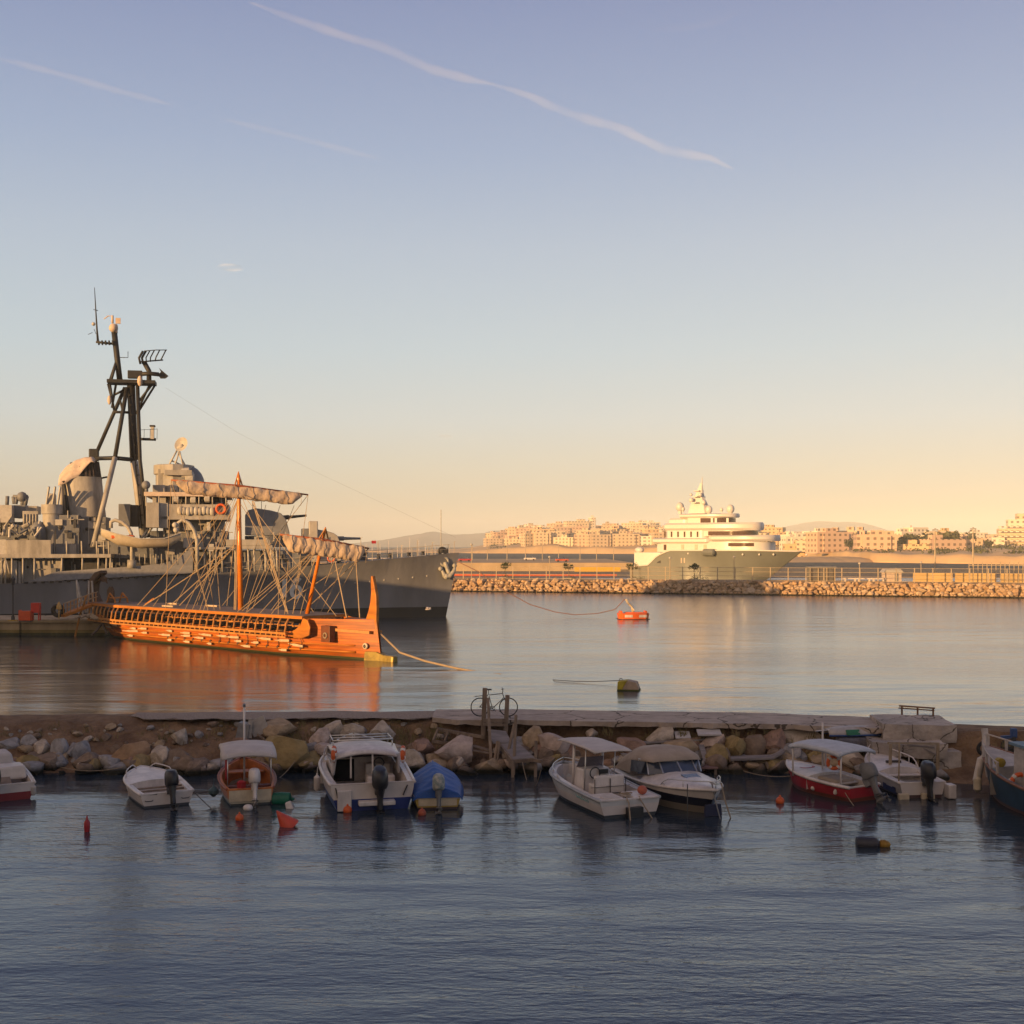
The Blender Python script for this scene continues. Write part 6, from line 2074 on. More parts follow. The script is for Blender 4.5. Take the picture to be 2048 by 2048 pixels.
# deckhouse round the funnel, 01-level platform and its stanchions
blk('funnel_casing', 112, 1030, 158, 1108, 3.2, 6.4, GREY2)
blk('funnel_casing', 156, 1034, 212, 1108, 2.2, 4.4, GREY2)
blk('platform_deck', -40, 1108, 222, 1116, 5.4, 10.8, GREY)
blk('deck_house_side', 46, 1118, 126, 1166, 3.6, 7.2, GREY)
blk('deck_house_side', -40, 1118, 46, 1170, 3.2, 6.4, SHADE)  # this side and the next carry the shade as wall colour
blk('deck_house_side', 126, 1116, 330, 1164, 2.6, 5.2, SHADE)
blk('locker', 22, 1121, 34, 1166, 4.6, 1.0, LIGHTG); blk('locker', 36, 1123, 41, 1168, 4.4, .8, LIGHTG)
for px in (-2, 3, 11, 24, 46, 69, 124, 165, 197, 213, 221):
    tb_('stanchion', [(px, 1115, 5.2), (px - .5, 1166 + (px < 60) * 4 - (px > 120) * 26, 5.4)], .09)
for a, b_ in (((2, 1160, 5.2), (10, 1122, 5.2)), ((20, 1150, 5.2), (12, 1120, 5.2)), ((-4, 1128, 5.2), (8, 1118, 5.2))):
    tb_('stanchion_brace', [a, b_], .08)
blk('gun_shield', 13, 1080, 102, 1114, 5.3, .25, GREY)
blk('gun_shield', -45, 1079, 13, 1116, 5.2, 3.0, LIGHTG)
for px in (134, 164, 194, 208, 218):
    tb_('stanchion', [(px, 1110, 5.3), (px - 1, 1082, 5.3)], .08)
tb_('rail', [(196, 1082, 5.3), (222, 1082, 5.3)], .05); tb_('rail', [(196, 1092, 5.3), (222, 1092, 5.3)], .05)
# gun tub on a pedestal
c = D(104, 1052, 2.6)
MB().lathe([(.6, -2.9), (.55, -.6), (.85, -.1), (.92, 1.2), (1.04, 1.25), (1.06, 2.2), (.95, 2.2), (.9, .1)], c, 20).build('gun_tub', GREY, SHIP, smooth=35)
MB().box(c + Vector((0, 0, 2.7)), (.8, .7, 1.3)).build('gun_director', LIGHTG, SHIP, bevel=.2)
for dx in (-.5, .1, .6):
    MB().tube([c + Vector((dx, -.3, 2.2)), c + Vector((dx + .35, -.9, 4.0))], .12, 6).build('gun_barrel', LIGHTG, SHIP)
MB().lathe([(.9, 0), (.75, 1.3), (.3, 1.9)], D(76, 1080, 3.0), 10).build('vent_cowl', GREY2, SHIP, smooth=True)
blk('gun_platform', 45, 1022, 76, 1052, 3.0, .2, GREY)
blk('range_house', 27, 1010, 50, 1036, 2.2, 3.0, GREY2); blk('range_house', 50, 1012, 74, 1028, 2.0, 2.5, GREY)
blk('bright_locker', -6, 1010, 24, 1045, 3.4, 1.5, LIGHTG)
for px in (48, 54, 60, 66, 72):
    tb_('rail_stanchion', [(px, 1028, 3.1), (px, 1050, 3.1)], .07)
tb_('gun_post', [(14, 1010, 1), (15, 992, 1)], .2, GREY2)
for a, b_ in (((27, 993, 1), (29, 1008, 1)), ((54, 992, 1), (50, 1010, 1)), ((34, 994, 1), (31, 1008, 1)), ((48, 994, 1), (44, 1010, 1))):
    tb_('gun_barrel', [a, b_], .22, GREY2)
tb_('gun_yoke', [(26, 993, 1), (56, 993, 1)], .2, GREY2)
MB().ball(D(44, 994, 1), .55, 8).build('gun_sight', GREY2, SHIP, smooth=True)
r_ = random.Random(12)
for k in range(26):
    px, py = r_.uniform(-10, 78), r_.uniform(1044, 1080)
    a = D(px, py, r_.uniform(2.5, 4.6))
    MB().tube([a, a + Vector((r_.uniform(-.7, .8), r_.uniform(-.4, .4), r_.uniform(-.1, 1.2)))], r_.uniform(.07, .2), 6).build('gun_fitting', r_.choice([LIGHTG, GREY, GREY, GREY2]), SHIP)
blk('deckhouse_wall', 205, 1080, 330, 1120, 2.2, 4.4, GREY2)
blk('deckhouse_wall', -40, 1044, 84, 1084, 1.4, 2.8, GREY2)
r_ = random.Random(77)
for (x0, x1, y0, y1, s, n_) in ((300, 452, 1042, 1140, 3.75, 46), (458, 636, 1104, 1140, 3.5, 22), (114, 156, 1034, 1104, 3.3, 14), (158, 210, 1038, 1104, 2.3, 14), (328, 446, 1002, 1010, 3.6, 10), (50, 124, 1122, 1160, 3.7, 12), (130, 320, 1118, 1158, 2.7, 24), (-10, 82, 1046, 1080, 1.6, 14)):
    for k in range(n_):
        a = D(r_.uniform(x0, x1), r_.uniform(y0, y1), s)
        q = r_.random()
        if q < .4:
            MB().tube([a, a + Vector((0, 0, r_.uniform(.6, 2.0)))], r_.uniform(.04, .09), 5).build('pipe', r_.choice([GREY, LIGHTG, GREY2, SBLK]), SHIP)
        elif q < .55:
            MB().tube([a, a + Vector((r_.uniform(.6, 1.8), 0, 0))], .05, 5).build('conduit', r_.choice([GREY, LIGHTG]), SHIP)
        elif q < .7:
            MB().ball(a, r_.uniform(.12, .22), 8, (1, .5, 1)).build('porthole', SBLK, SHIP)
        else:
            MB().box(a, (r_.uniform(.25, .8), .3, r_.uniform(.25, 1.2))).build('fitting', r_.choice([GREY, LIGHTG, GREY2, SHADE]), SHIP)
# whaleboat in its davits
wb = []
g = MB()
a, b_ = D(203, 1060, 6.0), D(362, 1072, 6.0)
Lw = b_.x - a.x
for i in range(21):
    u = i / 20
    hwid = 1.0 * max(.04, math.sin(PI * min(1, max(0, .02 + .96 * u))) ** .75)
    top = table(u, [(0, D(203, 1058, 6).z), (.2, D(232, 1068, 6).z), (.5, D(283, 1078, 6).z), (.8, D(330, 1077, 6).z), (1, D(362, 1066, 6).z)])
    kee = table(u, [(0, D(206, 1072, 6).z), (.2, D(235, 1090, 6).z), (.5, D(283, 1097, 6).z), (.85, D(340, 1094, 6).z), (1, D(361, 1080, 6).z)])
    ring = []
    for q in range(9):
        an_ = PI * q / 8
        ring.append(Vector((a.x + Lw * u, -6.0 + hwid * math.cos(an_), top - (top - kee) * math.sin(an_) ** .7)))
    wb.append(ring)
g.loft(wb, closed=False)
wo = g.build('whaleboat', mat('whaleboat_paint', (.40, .34, .26), .5, var=.15), SHIP, smooth=40)
MB().tube([r[-1] for r in wb], .07, 6).build('rubbing_strake', LIGHTG, wo)
MB().box(((a.x + b_.x) / 2 - 1.8, -6, D(283, 1074, 6).z), (2.2, 1.2, .35)).build('orange_cover', ORANGE, wo, bevel=.08)
for pts in ([(222, 1056, 5.6), (222, 1044, 5.6), (230, 1040, 5.6), (244, 1044, 5.6), (256, 1054, 5.6), (262, 1066, 5.6), (264, 1090, 5.4), (264, 1128, 5.5)], [(356, 1060, 5.6), (356, 1046, 5.6), (364, 1040, 5.6), (378, 1046, 5.6), (388, 1060, 5.6), (394, 1080, 5.5), (395, 1142, 5.3)]):
    tb_('boat_davit', pts, .19, STANCH, 8)
tb_('davit_foot', [(264, 1120, 5.5), (263, 1136, 5.5)], .45, GREY, 8)
for px in (350, 352):
    MB().ball(D(px, 1050 + (px - 350) * 5, 5.7), .3, 8).build('davit_block', LIGHTG, SHIP, smooth=True)
tb_('davit_fall', [(351, 1058, 5.7), (351, 1072, 5.9)], .04)
for k in range(7):
    px = 372 + 12 * k
    tb_('boat_deck_strut', [(px, 1096 - (k % 3) * 6, 4.8), (px + 1, 1144, 4.9)], .10, GREY)
for k in range(14):
    px, py = r_.uniform(372, 450), r_.uniform(1050, 1120)
    a = D(px, py, r_.uniform(3.7, 4.8))
    MB().box(a, (r_.uniform(.3, .9), .5, r_.uniform(.3, 1.1))).build('deck_locker', r_.choice([GREY, GREY2, LIGHTG]), SHIP, bevel=.04)
blk('boat_deck', 372, 1094, 452, 1099, 5.0, 4, GREY)
for k in range(9):
    px = 268 + k * 11
    tb_('rail_stanchion', [(px, 1108, 5.4), (px, 1128, 5.5)], .05)
for a, b_ in (((296, 1058, 4.5), (282, 1078, 4.8)), ((305, 1054, 4.5), (287, 1080, 4.8))):
    tb_('platform_strut', [a, b_], .11)
# bridge-to-bow wire aerial
tb_('wire_aerial', [(330, 775, 0), (480, 868, 0), (640, 948, 0), (790, 1018, 0), (911, 1075, 0)], .007, GREY2, 4)
# after part, outside the picture: deckhouse, second funnel and gun
MB().box((-72, 0, zs(72) + 1.6), (34, 7, 3.2)).build('after_deckhouse', GREY, SHIP)
g = MB()
g.lathe([(2.6, 0), (2.4, 8)], (-60, 0, zs(60)), 20, 'Z', 1.4, .75)
g.build('after_funnel', GREY, SHIP, smooth=35)
MB().box((-92, 0, zs(92) + 1.6), (4.5, 4.2, 3), top=(.85, .85)).build('after_gun_mount', GREY, SHIP, bevel=.2)
# chain from the bow to the mooring buoy
def SW(v):
    return Matrix.Translation(SHIP.location) @ Matrix.Rotation(SHIP.rotation_euler.z, 4, 'Z') @ Vector(v)
bq = W(1266, 1237)
a = SW((-.2, 0, 6.9)); e = bq + Vector((-.9, 0, 2.1))
pts = [a, P(960, 1145, 137.6), P(1010, 1182, 137.2), P(1060, 1209, 136.8), P(1110, 1224, 136.5), P(1150, 1229.5, 136.3), P(1195, 1227, 136), P(1230, 1219, 135.8), Vector((e.x, e.y, e.z))]
tag(MB().tube(pts, .045, 5).build('mooring_cable', mat('rusty_cable', (.20, .10, .08), .8), None, smooth=True), 'long sagging cable from the warship bow to the orange mooring buoy', 'cable')
# ================================================================= outer breakwater with fence, yacht, far quay, town and hills
BRK0, BRK1 = Vector((-75, 232, 0)), Vector((150, 162, 0))
bdir = (BRK1 - BRK0).normalized()
bnor = Vector((-bdir.y, bdir.x, 0))                # away from the viewer
def bk(px, d=0.0):
    """point of the breakwater line (d metres behind its foot) in the photograph's column px"""
    r = (px - 1024) / F
    o = BRK0 + bnor * d
    k = (r * o.y - o.x) / (bdir.x - r * bdir.y)
    return o + bdir * k
g = MB()
rings = []
for i in range(61):
    p = BRK0.lerp(BRK1, i / 60)
    rings.append([p + bnor * d + Vector((0, 0, z + (.15 * nz(i, d, 0, .9)))) for d, z in ((-.6, -1.2), (.6, .1), (2.0, 1.5), (3.0, 1.95), (4.5, 2.05), (13, 2.05), (13.4, -1.5))])
g.loft(rings, closed=False, caps=False)
struct(g.build('breakwater', mat('breakwater_earth', (.34, .23, .13), .95, var=.35, scale=.6, bump=.1, bscale=2), smooth=35))
BR = [rock_mat('breakwater_stone_' + k, c) for k, c in (('a', (.46, .32, .20)), ('b', (.42, .27, .15)), ('c', (.48, .36, .25)), ('d', (.35, .23, .14)))]
r_ = random.Random(5)
stones = []
for row, (d, z) in enumerate(((0.1, .15), (0.5, .55), (1.0, 1.0), (1.6, 1.42), (2.3, 1.82))):
    px = 884.0 + row * 3
    while px < 2080:
        s = r_.choice((.3, .38, .45, .55, .68)) * r_.uniform(.85, 1.15)
        p = bk(px, d + r_.uniform(-.2, .2))
        stones.append((s, (p.x, p.y, z + r_.uniform(-.12, .12)), (s * r_.uniform(.9, 1.4), s, s * r_.uniform(.7, 1.0)), (r_.uniform(-.5, .5), r_.uniform(-.5, .5), r_.uniform(0, 6)), len(stones) % 6, r_.choice(BR)))
        px += s * 1.45 * F / p.y
stones.sort(key=lambda q: -q[0])
for s, loc, sc3, rot, k, m in stones[:285]:
    rock(RSM[k], loc, sc3, rot, m, 'sunlit orange boulder of the outer breakwater', 'boulders of the outer breakwater', 'breakwater_boulder')
from mathutils import Euler
for j, m in enumerate(BR[:1]):
    g = MB()
    for s, loc, sc3, rot, k, _ in stones[285:]:
        M = Matrix.Translation(loc) @ Euler(rot).to_matrix().to_4x4() @ Matrix.Diagonal((*sc3, 1))
        o0 = len(g.v)
        g.v += [tuple(M @ v.co) for v in RSM[k].vertices]
        for f in RSM[k].polygons:
            g.face([o0 + i for i in f.vertices])
    tag(g.build('breakwater_rubble', m, None), 'smaller sunlit rubble filling the gaps of the outer breakwater', 'rubble', kind='stuff')

# fence with mesh panels along the breakwater
FP = mat('fence_post', (.42, .34, .24), .6)
t = thing('mesh_fence', 'tall pale mesh fence with posts along the outer breakwater', 'fence', (0, 0, 0))
prev = None
k = 0
px = 700
pts = []
while px < 2075:
    p = bk(px, 5.0)
    pts.append(p)
    px += 2.9 * F / p.y
for p in pts:
    MB().bar(p + Vector((0, 0, 1.9)), p + Vector((0, 0, 4.35)), .13).build('post', FP, t)
for z in (2.2, 2.9, 3.6, 4.3):
    MB().tube([pts[0] + Vector((0, 0, z)), pts[-1] + Vector((0, 0, z))], .03, 4).build('wire', FP, t)
g = MB()
g.poly([pts[0] + Vector((0, .02, 2.0)), pts[-1] + Vector((0, .02, 2.0)), pts[-1] + Vector((0, .02, 4.3)), pts[0] + Vector((0, .02, 4.3))])
m = mat('chain_link', (.42, .34, .24), .7)
m = m.copy(); m.name = 'chain_link_mesh'
m.node_tree.nodes['Principled BSDF'].inputs['Alpha'].default_value = .09
g.build('mesh_panel', m, t)
# taller picket fence at the right
t = thing('picket_fence', 'very tall pale picket fence on the breakwater at far right', 'fence', (0, 0, 0))
for k in range(15):
    px = 1938 + k * 9
    p = bk(px, 7.5)
    MB().bar(p + Vector((0, 0, 2)), p + Vector((0, 0, 5.2 + .2 * (k % 2))), .09).build('picket', FP, t)
for z in (2.6, 4.8):
    MB().bar(bk(1938, 7.5) + Vector((0, 0, z)), bk(2064, 7.5) + Vector((0, 0, z)), .07).build('rail', FP, t)

# leaf clouds
def leaf_mesh(seed, n, r, flat=.6, leaf=.12, hole=0.0):
    q = random.Random(seed)
    g = MB()
    cl = [(Vector((q.uniform(-1, 1), q.uniform(-1, 1), q.uniform(-1, 1) * flat)) * r * .62, q.uniform(.28, .5) * r) for _ in range(9)]
    for _ in range(n):
        c, cr = q.choice(cl)
        d = Vector((q.gauss(0, 1), q.gauss(0, 1), q.gauss(0, 1) * .8)).normalized()
        p = c + d * cr * q.uniform(.6, 1.0)
        a = Vector((q.gauss(0, 1), q.gauss(0, 1), q.gauss(0, 1))).normalized() * leaf * q.uniform(.7, 1.4)
        b_ = a.orthogonal().normalized() * leaf * .6
        g.poly([p - a, p + b_, p + a, p - b_])
    return g
FOL = mat('foliage', (.065, .08, .022), .8, var=.5, scale=1.2)
FOLD = mat('foliage_dark', (.10, .10, .035), .8, var=.5, scale=.2)
BARK = mat('bark', (.12, .085, .05), .9)
labels = {1010: 'flat-topped little tree on the breakwater, nearest the warship bow', 1137: 'flat-topped little tree on the breakwater, above the mooring cable', 1265: 'flat-topped little tree by the yacht stern', 1388: 'flat-topped little tree in front of the yacht midships'}
for i, (px, lab) in enumerate(labels.items()):
    p = bk(px, 7)
    t = thing('small_tree', lab, 'tree', (p.x, p.y, 2.0), 0, 'small trees on the breakwater')
    MB().tube([(0, 0, 0), (.05, 0, .7), (0, .05, 1.5), (.05, 0, 2.0)], [.10, .08, .07, .05], 6).build('trunk', BARK, t)
    o = leaf_mesh(30 + i, 420, 1.05, .38, .12).build('crown', FOL, t, fix=False)
    o.location = (0, 0, 2.35)
    sh = leaf_mesh(60 + i, 160, 1.6, .12, .10).build('hedge', FOL, None, fix=False)
    sh.location = (p.x + .6, p.y - 1, 2.2)
    tag(sh, 'low green hedge beneath the ' + lab, 'hedge', 'hedges on the breakwater')
    b_ = MB().box((0, 0, .25), (1.5, .5, .1)).box((-.6, 0, .1), (.1, .4, .25)).box((.6, 0, .1), (.1, .4, .25)).build('bench', LIGHTG)
    b_.location = (p.x - .3, p.y - 1.6, 2.05)
    tag(b_, 'stone bench before the ' + lab, 'bench', 'benches on the breakwater')
for i, px in enumerate((1700, 1728, 1757)):
    p = bk(px, 7)
    b_ = MB().box((0, 0, .55), (2.2, .8, .22)).box((-.8, 0, .2), (.2, .6, .5)).box((.8, 0, .2), (.2, .6, .5)).build('bench', GEL)
    b_.location = (p.x, p.y, 2.05)
    tag(b_, ('white bench under the lamp post right of the glass shelter', 'white bench in the middle of the three beside the shelter', 'white bench nearest the pale kiosk')[i], 'bench', 'benches on the breakwater')
t = thing('glass_shelter', 'dark flat-roofed glass shelter on the breakwater by the yacht bow', 'shelter', bk(1642, 8) + Vector((0, 0, 2.05)))
MB().box((0, 0, 2.35), (4.4, 2.5, .18)).build('roof', GREY2, t)
MB().box((0, .2, 1.15), (4.0, 2.0, 2.2)).build('glazing', mat('shelter_glass', (.10, .10, .11), .12), t)
for x in (-2, -.7, .7, 2):
    MB().box((x, -1.0, 1.15), (.14, .14, 2.3)).build('post', FP, t)
t = thing('kiosk', 'small pale kiosk with a pitched roof on the breakwater', 'kiosk', bk(1783, 8.5) + Vector((0, 0, 2.05)))
MB().box((0, 0, .8), (2.6, 2, 1.6)).build('walls', TARPW, t)
MB().prism([(-1.6, 1.55), (1.6, 1.55), (1.1, 2.1), (-1.1, 2.1)], -1.2, 1.2).build('roof', LIGHTG, t)
MB().box((.5, -1.01, .75), (.6, .05, 1.3)).build('door', GREY2, t)
YW = mat('yellow_wall', (.50, .34, .14), .8, var=.2, scale=.3)
for i, (a, b_) in enumerate(((1826, 1905), (1910, 1992), (2002, 2075))):
    p, q = bk(a, 9), bk(b_, 9)
    tag(MB().bar(p + Vector((0, 0, 2.75)), q + Vector((0, 0, 2.75)), .4, 1.5).build('low_wall', YW, None), ('low yellow wall right of the pale kiosk', 'low yellow wall below the twin floodlight masts', 'low yellow wall at the picket fence')[i], 'wall', 'low walls on the breakwater')
# lamp posts / flood-light masts
for px, y1, lab in ((1340, 1117, 'slim lamp post before the yacht stern'), (1468, 1115, 'slim lamp post before the yacht bow'), (1719, 1128, 'short lamp post behind the white benches'), (1842, 1126, 'lamp post right of the kiosk'), (1099, 1115, 'slim lamp post left of the yellow boom'), (943, 1090, 'slim lamp post just right of the warship bow')):
    p = bk(px, 9)
    zt = CAMH - (y1 - HZ) / F * p.y
    t = thing('lamp_post', lab, 'lamp post', (p.x, p.y, 2), 0, 'lamp posts on the breakwater')
    MB().lathe([(.08, 0), (.05, zt - 2)], (0, 0, 0), 6).build('pole', FP, t)
    MB().lathe([(.05, 0), (.22, .1), (.22, .3), (.05, .4)], (0, 0, zt - 2.1), 8).build('lantern', LIGHTG, t)
for px, y1, lab in ((1870, 1060, 'tall floodlight mast, left one of two, against the town'), (1946, 1058, 'tall floodlight mast, right one of two, against the town')):
    p = P(px, 1150, 330)
    zt = CAMH - (y1 - HZ) / F * 330
    t = thing('floodlight_mast', lab, 'floodlight mast', (p.x, p.y, 0), 0, 'floodlight masts')
    MB().lathe([(.28, 0), (.14, zt)], (0, 0, 0), 8).build('pole', FP, t)
    for k in (-1, 0, 1):
        MB().box((k * .55, -.2, zt + .25 * (k == 0)), (.45, .3, .35), rx=.4).build('floodlight', LIGHTG, t)

# ---- mooring buoys of the big ships
t = thing('mooring_buoy', 'orange and white oblong mooring buoy with a bent towing arm', 'buoy', W(1266, 1238), R(4))
OB = mat('orange_buoy_paint', (.70, .12, .02), .45, var=.15)
g = MB()
g.loft([[(x * k, y * k, z) for x, y in ((-1.65, -.5), (-1.3, -.95), (1.3, -.95), (1.65, -.5), (1.65, .5), (1.3, .95), (-1.3, .95), (-1.65, .5))] for z, k in ((-.4, .92), (.05, .97), (.4, 1.0), (.66, 1.02))])
g.build('hull', OB, t, bevel=.05)
MB().box((0, 0, -.02), (3.36, 1.96, .14)).build('waterline_belt', SBLK, t)
for x in (-.62, .92):
    MB().box((x, -.97, .36), (.85, .05, .28)).build('white_panel', GEL, t)
for x in (-1.35, 1.35):
    MB().box((x, 0, .74), (.35, 1.2, .36), top=(.6, .8)).build('end_rim', OB, t, bevel=.05)
MB().box((.1, 0, .68), (1.9, 1.1, .14)).build('deck_plate', OB, t)
MB().tube([(.0, 0, .65), (-.1, 0, 1.3), (-.55, 0, 1.75), (-.75, 0, 2.15)], .13, 8).build('towing_arm', mat('cream_paint', (0.55, 0.46, 0.33), 0.5), t, smooth=True)
MB().tube([(.1, -.3, .9), (-.25, 0, 1.45)], .08, 6).build('arm_brace', MATS['cream_paint'], t)
t = thing('mooring_drum', 'squat yellow and grey mooring drum floating in the calm harbour', 'buoy', W(1257, 1380), R(-12))
YB = mat('drum_yellow', (.42, .33, .02), .6, var=.35, scale=2)
g = MB()
pr = [(-.56, -.2), (-.58, .12), (-.55, .50), (-.02, .56), (.48, .46), (.60, .12), (.60, -.2)]
g.prism(pr[:4] + [(-.28, .12), (-.28, -.2)], -.42, .42)
g.build('yellow_half', YB, t, bevel=.04)
g = MB()
g.prism([(-.28, -.2), (-.28, .12), (-.02, .56), (.48, .46), (.60, .12), (.60, -.2)], -.41, .41)
g.build('grey_half', mat('drum_grey', (.36, .27, .20), .7, var=.3), t, bevel=.04)
MB().box((.02, 0, -.02), (1.22, .9, .18)).build('weed_belt', mat('weed', (.06, .07, .01), .9), t, bevel=.03)
MB().torus((-.42, 0, .56), .08, .02, 'Y', 10, 5).build('mooring_eye', DKI, t)
# gull skimming past the warship's bow
t = thing('gull', 'white gull gliding low past the warship bow', 'bird', P(856, 1219, 120), R(20))
g = MB()
g.tube([(-.28, 0, 0), (-.15, 0, .02), (.08, 0, .03), (.22, 0, .03), (.32, 0, .02)], [.02, .075, .09, .06, .015], 8)
for sg in (-1, 1):
    g.loft([[(.12, sg * .06, .06), (-.08, sg * .06, .05), (-.08, sg * .06, .03)], [(.16, sg * .42, .24), (-.04, sg * .42, .22), (-.04, sg * .42, .21)], [(.02, sg * .82, .08), (-.06, sg * .80, .07), (-.06, sg * .80, .065)]])
g.build('body', GEL, t, smooth=True)

# ---- far quay with odds and ends
FQ = mat('far_quay_stone', (.42, .31, .19), .9, var=.25, scale=.15)
g = MB()
g.loft([[(-170, y, z), (37, y + 2, z)] for y, z in ((374, -1), (374, 2.55), (376, 2.6), (480, 2.6), (480, -1))], closed=False, caps=False)
g.poly([(37, 376, -1), (37, 376, 2.55), (37, 482, 2.6), (37, 482, -1)])
tag(g.build('far_quay', FQ), 'long low sunlit quay behind the breakwater, left of the yacht', 'quay')
tag(MB().box((0, 0, .65), (13.8, .8, 1.4)).build('floating_boom', mat('boom_yellow', (.62, .36, .01), .5), None), 'bright yellow floating barrier left of the yacht stern', 'barrier').location = ((1195 - 1024) / F * 370, 370, 0)
tag(MB().tube([(-60, 317, .2), (-12, 317, .25), (27, 317, .2)], .30, 6).build('floating_boom', mat('boom_red', (.60, .08, .02), .5), None), 'thin red floating boom across the water behind the fence', 'barrier')
r_ = random.Random(9)
for i in range(16):
    px = 690 + i * 36 + r_.uniform(-6, 6)
    Y = 440
    h_ = r_.uniform(5, 8.5)
    t = thing('lamp_post', 'thin pale post standing on the far quay', 'lamp post', ((px - 1024) / F * Y, Y, 2.6), 0, 'posts on the far quay')
    MB().lathe([(.14, 0), (.09, h_)], (0, 0, 0), 6).build('pole', FP, t)
    MB().box((.3, 0, h_), (.8, .25, .15)).build('head', LIGHTG, t)
def car(label, px, Y, z, m):
    t = thing('parked_car', label, 'car', ((px - 1024) / F * Y, Y, z), r_.uniform(-.1, .1), 'cars on the far quay')
    MB().box((0, 0, .62), (4.2, 1.7, .62)).build('body', m, t, bevel=.12)
    MB().box((-.2, 0, 1.18), (2.4, 1.5, .55), top=(.7, .85)).build('cabin', GLASS, t, bevel=.08)
    for x in (-1.3, 1.3):
        for y in (-.8, .8):
            MB().lathe([(.3, -.1), (.3, .1)], (x, y, .3), 10, 'Y').build('wheel', TYRE, t)
car('small red car parked on the far quay just right of the warship bow', 930, 400, 2.6, REDP)
car('small orange red car on the far quay above the hanging cable', 1124, 395, 2.6, mat('car_orange', (.5, .1, .04), .4))
car('small white car on the far quay beyond the fence', 1060, 430, 2.6, GEL)
# yachts' masts of a far marina behind the warship's bow
for i in range(11):
    px = 728 + i * 15.5 + r_.uniform(-4, 4)
    Y = 620
    t = thing('sailboat', 'distant white sailboat with a bare mast beyond the warship foredeck', 'sailboat', ((px - 1024) / F * Y, Y, 0), r_.uniform(-.4, .4), 'sailboats of the far marina')
    MB().loft([[(-4.5, -1.2, 0), (-4.5, 1.2, 0), (-4.5, 1.2, 1.3), (-4.5, -1.2, 1.3)], [(1, -1.5, 0), (1, 1.5, 0), (1, 1.6, 1.4), (1, -1.6, 1.4)], [(5.2, -.05, .1), (5.2, .05, .1), (5.6, .05, 1.6), (5.6, -.05, 1.6)]]).build('hull', GEL, t)
    MB().tube([(.5, 0, 1.3), (.5, 0, r_.uniform(8, 12))], .12, 6).build('mast', GEL, t)

# ---- motor yacht
class Frame_:
    def __init__(s, O, rz):
        s.O, s.f, s.n = Vector(O), Vector((math.cos(rz), math.sin(rz), 0)), Vector((math.sin(rz), -math.cos(rz), 0))
    def at(s, px, py, lat=0.0):
        r = (px - 1024) / F
        o = s.O + s.n * lat
        u = (r * o.y - o.x) / (s.f.x - r * s.f.y)
        Y = o.y + s.f.y * u
        return Vector((u, -lat, CAMH - (py - HZ) / F * Y))
YRZ = R(-38)
YA = Frame_((55.2, 238, 0), YRZ)
t = thing('motor_yacht', 'large white motor yacht with an olive green hull behind the breakwater', 'yacht', (55.2, 238, 0), YRZ)
YG = mat('yacht_green', (.145, .155, .145), .35, var=.1, scale=.2, spec=.5)
YWH = mat('yacht_white', (.60, .57, .54), .35, var=.06, spec=.5)
YGL = mat('yacht_glass', (.10, .055, .03), .1, spec=.8)
def hb_y(u):                                        # u: metres from the bow (negative aft)
    k = min(1, max(0, (1.2 - u) / 17))
    return 5.2 * (1 - (1 - k) ** 2.2) + .03
bow_t = YA.at(1610, 1103, 0)
st_u = YA.at(1262, 1140, 4.6).x
def ytop(u):
    return table(u, [(st_u, YA.at(1270, 1133, 4.8).z), (YA.at(1298, 1128, 5).x, YA.at(1298, 1130, 5).z), (YA.at(1315, 1110, 5).x, YA.at(1315, 1112, 5).z), (YA.at(1338, 1101, 5.2).x, YA.at(1338, 1101, 5.2).z), (YA.at(1500, 1102, 5).x, YA.at(1500, 1101, 5).z), (1.2, bow_t.z)])
g = MB()
rings = []
for i in range(41):
    u = lerp(st_u, 1.0, i / 40)
    tp = ytop(u)
    ring = []
    for k in range(9):
        z = lerp(-1, tp, k / 8)
        fl = lerp(.62 if u > -14 else .62 + .33 * min(1, (-14 - u) / 8), 1, max(0, z / tp) ** 1.4)
        rake = -9.0 * max(0, 1 - (1 - u) / 12) * (1 - max(0, z) / tp)
        ring.append(Vector((u + rake, -hb_y(u) * fl, z)))
    rings.append(list(reversed(ring)) + [Vector((p.x, -p.y, p.z)) for p in ring])
g.loft(rings, closed=False)
g.poly(rings[0])
g.build('hull', YG, t, smooth=40)
MB().tube([rings[i][0] + Vector((0, -.02, .02)) for i in range(41)], .16, 6).build('cap_rail', YWH, t, smooth=True)
MB().loft([[r[0] - Vector((0, 0, .1)), r[-1] - Vector((0, 0, .1))] for r in rings], closed=False, caps=False).build('deck', YWH, t)
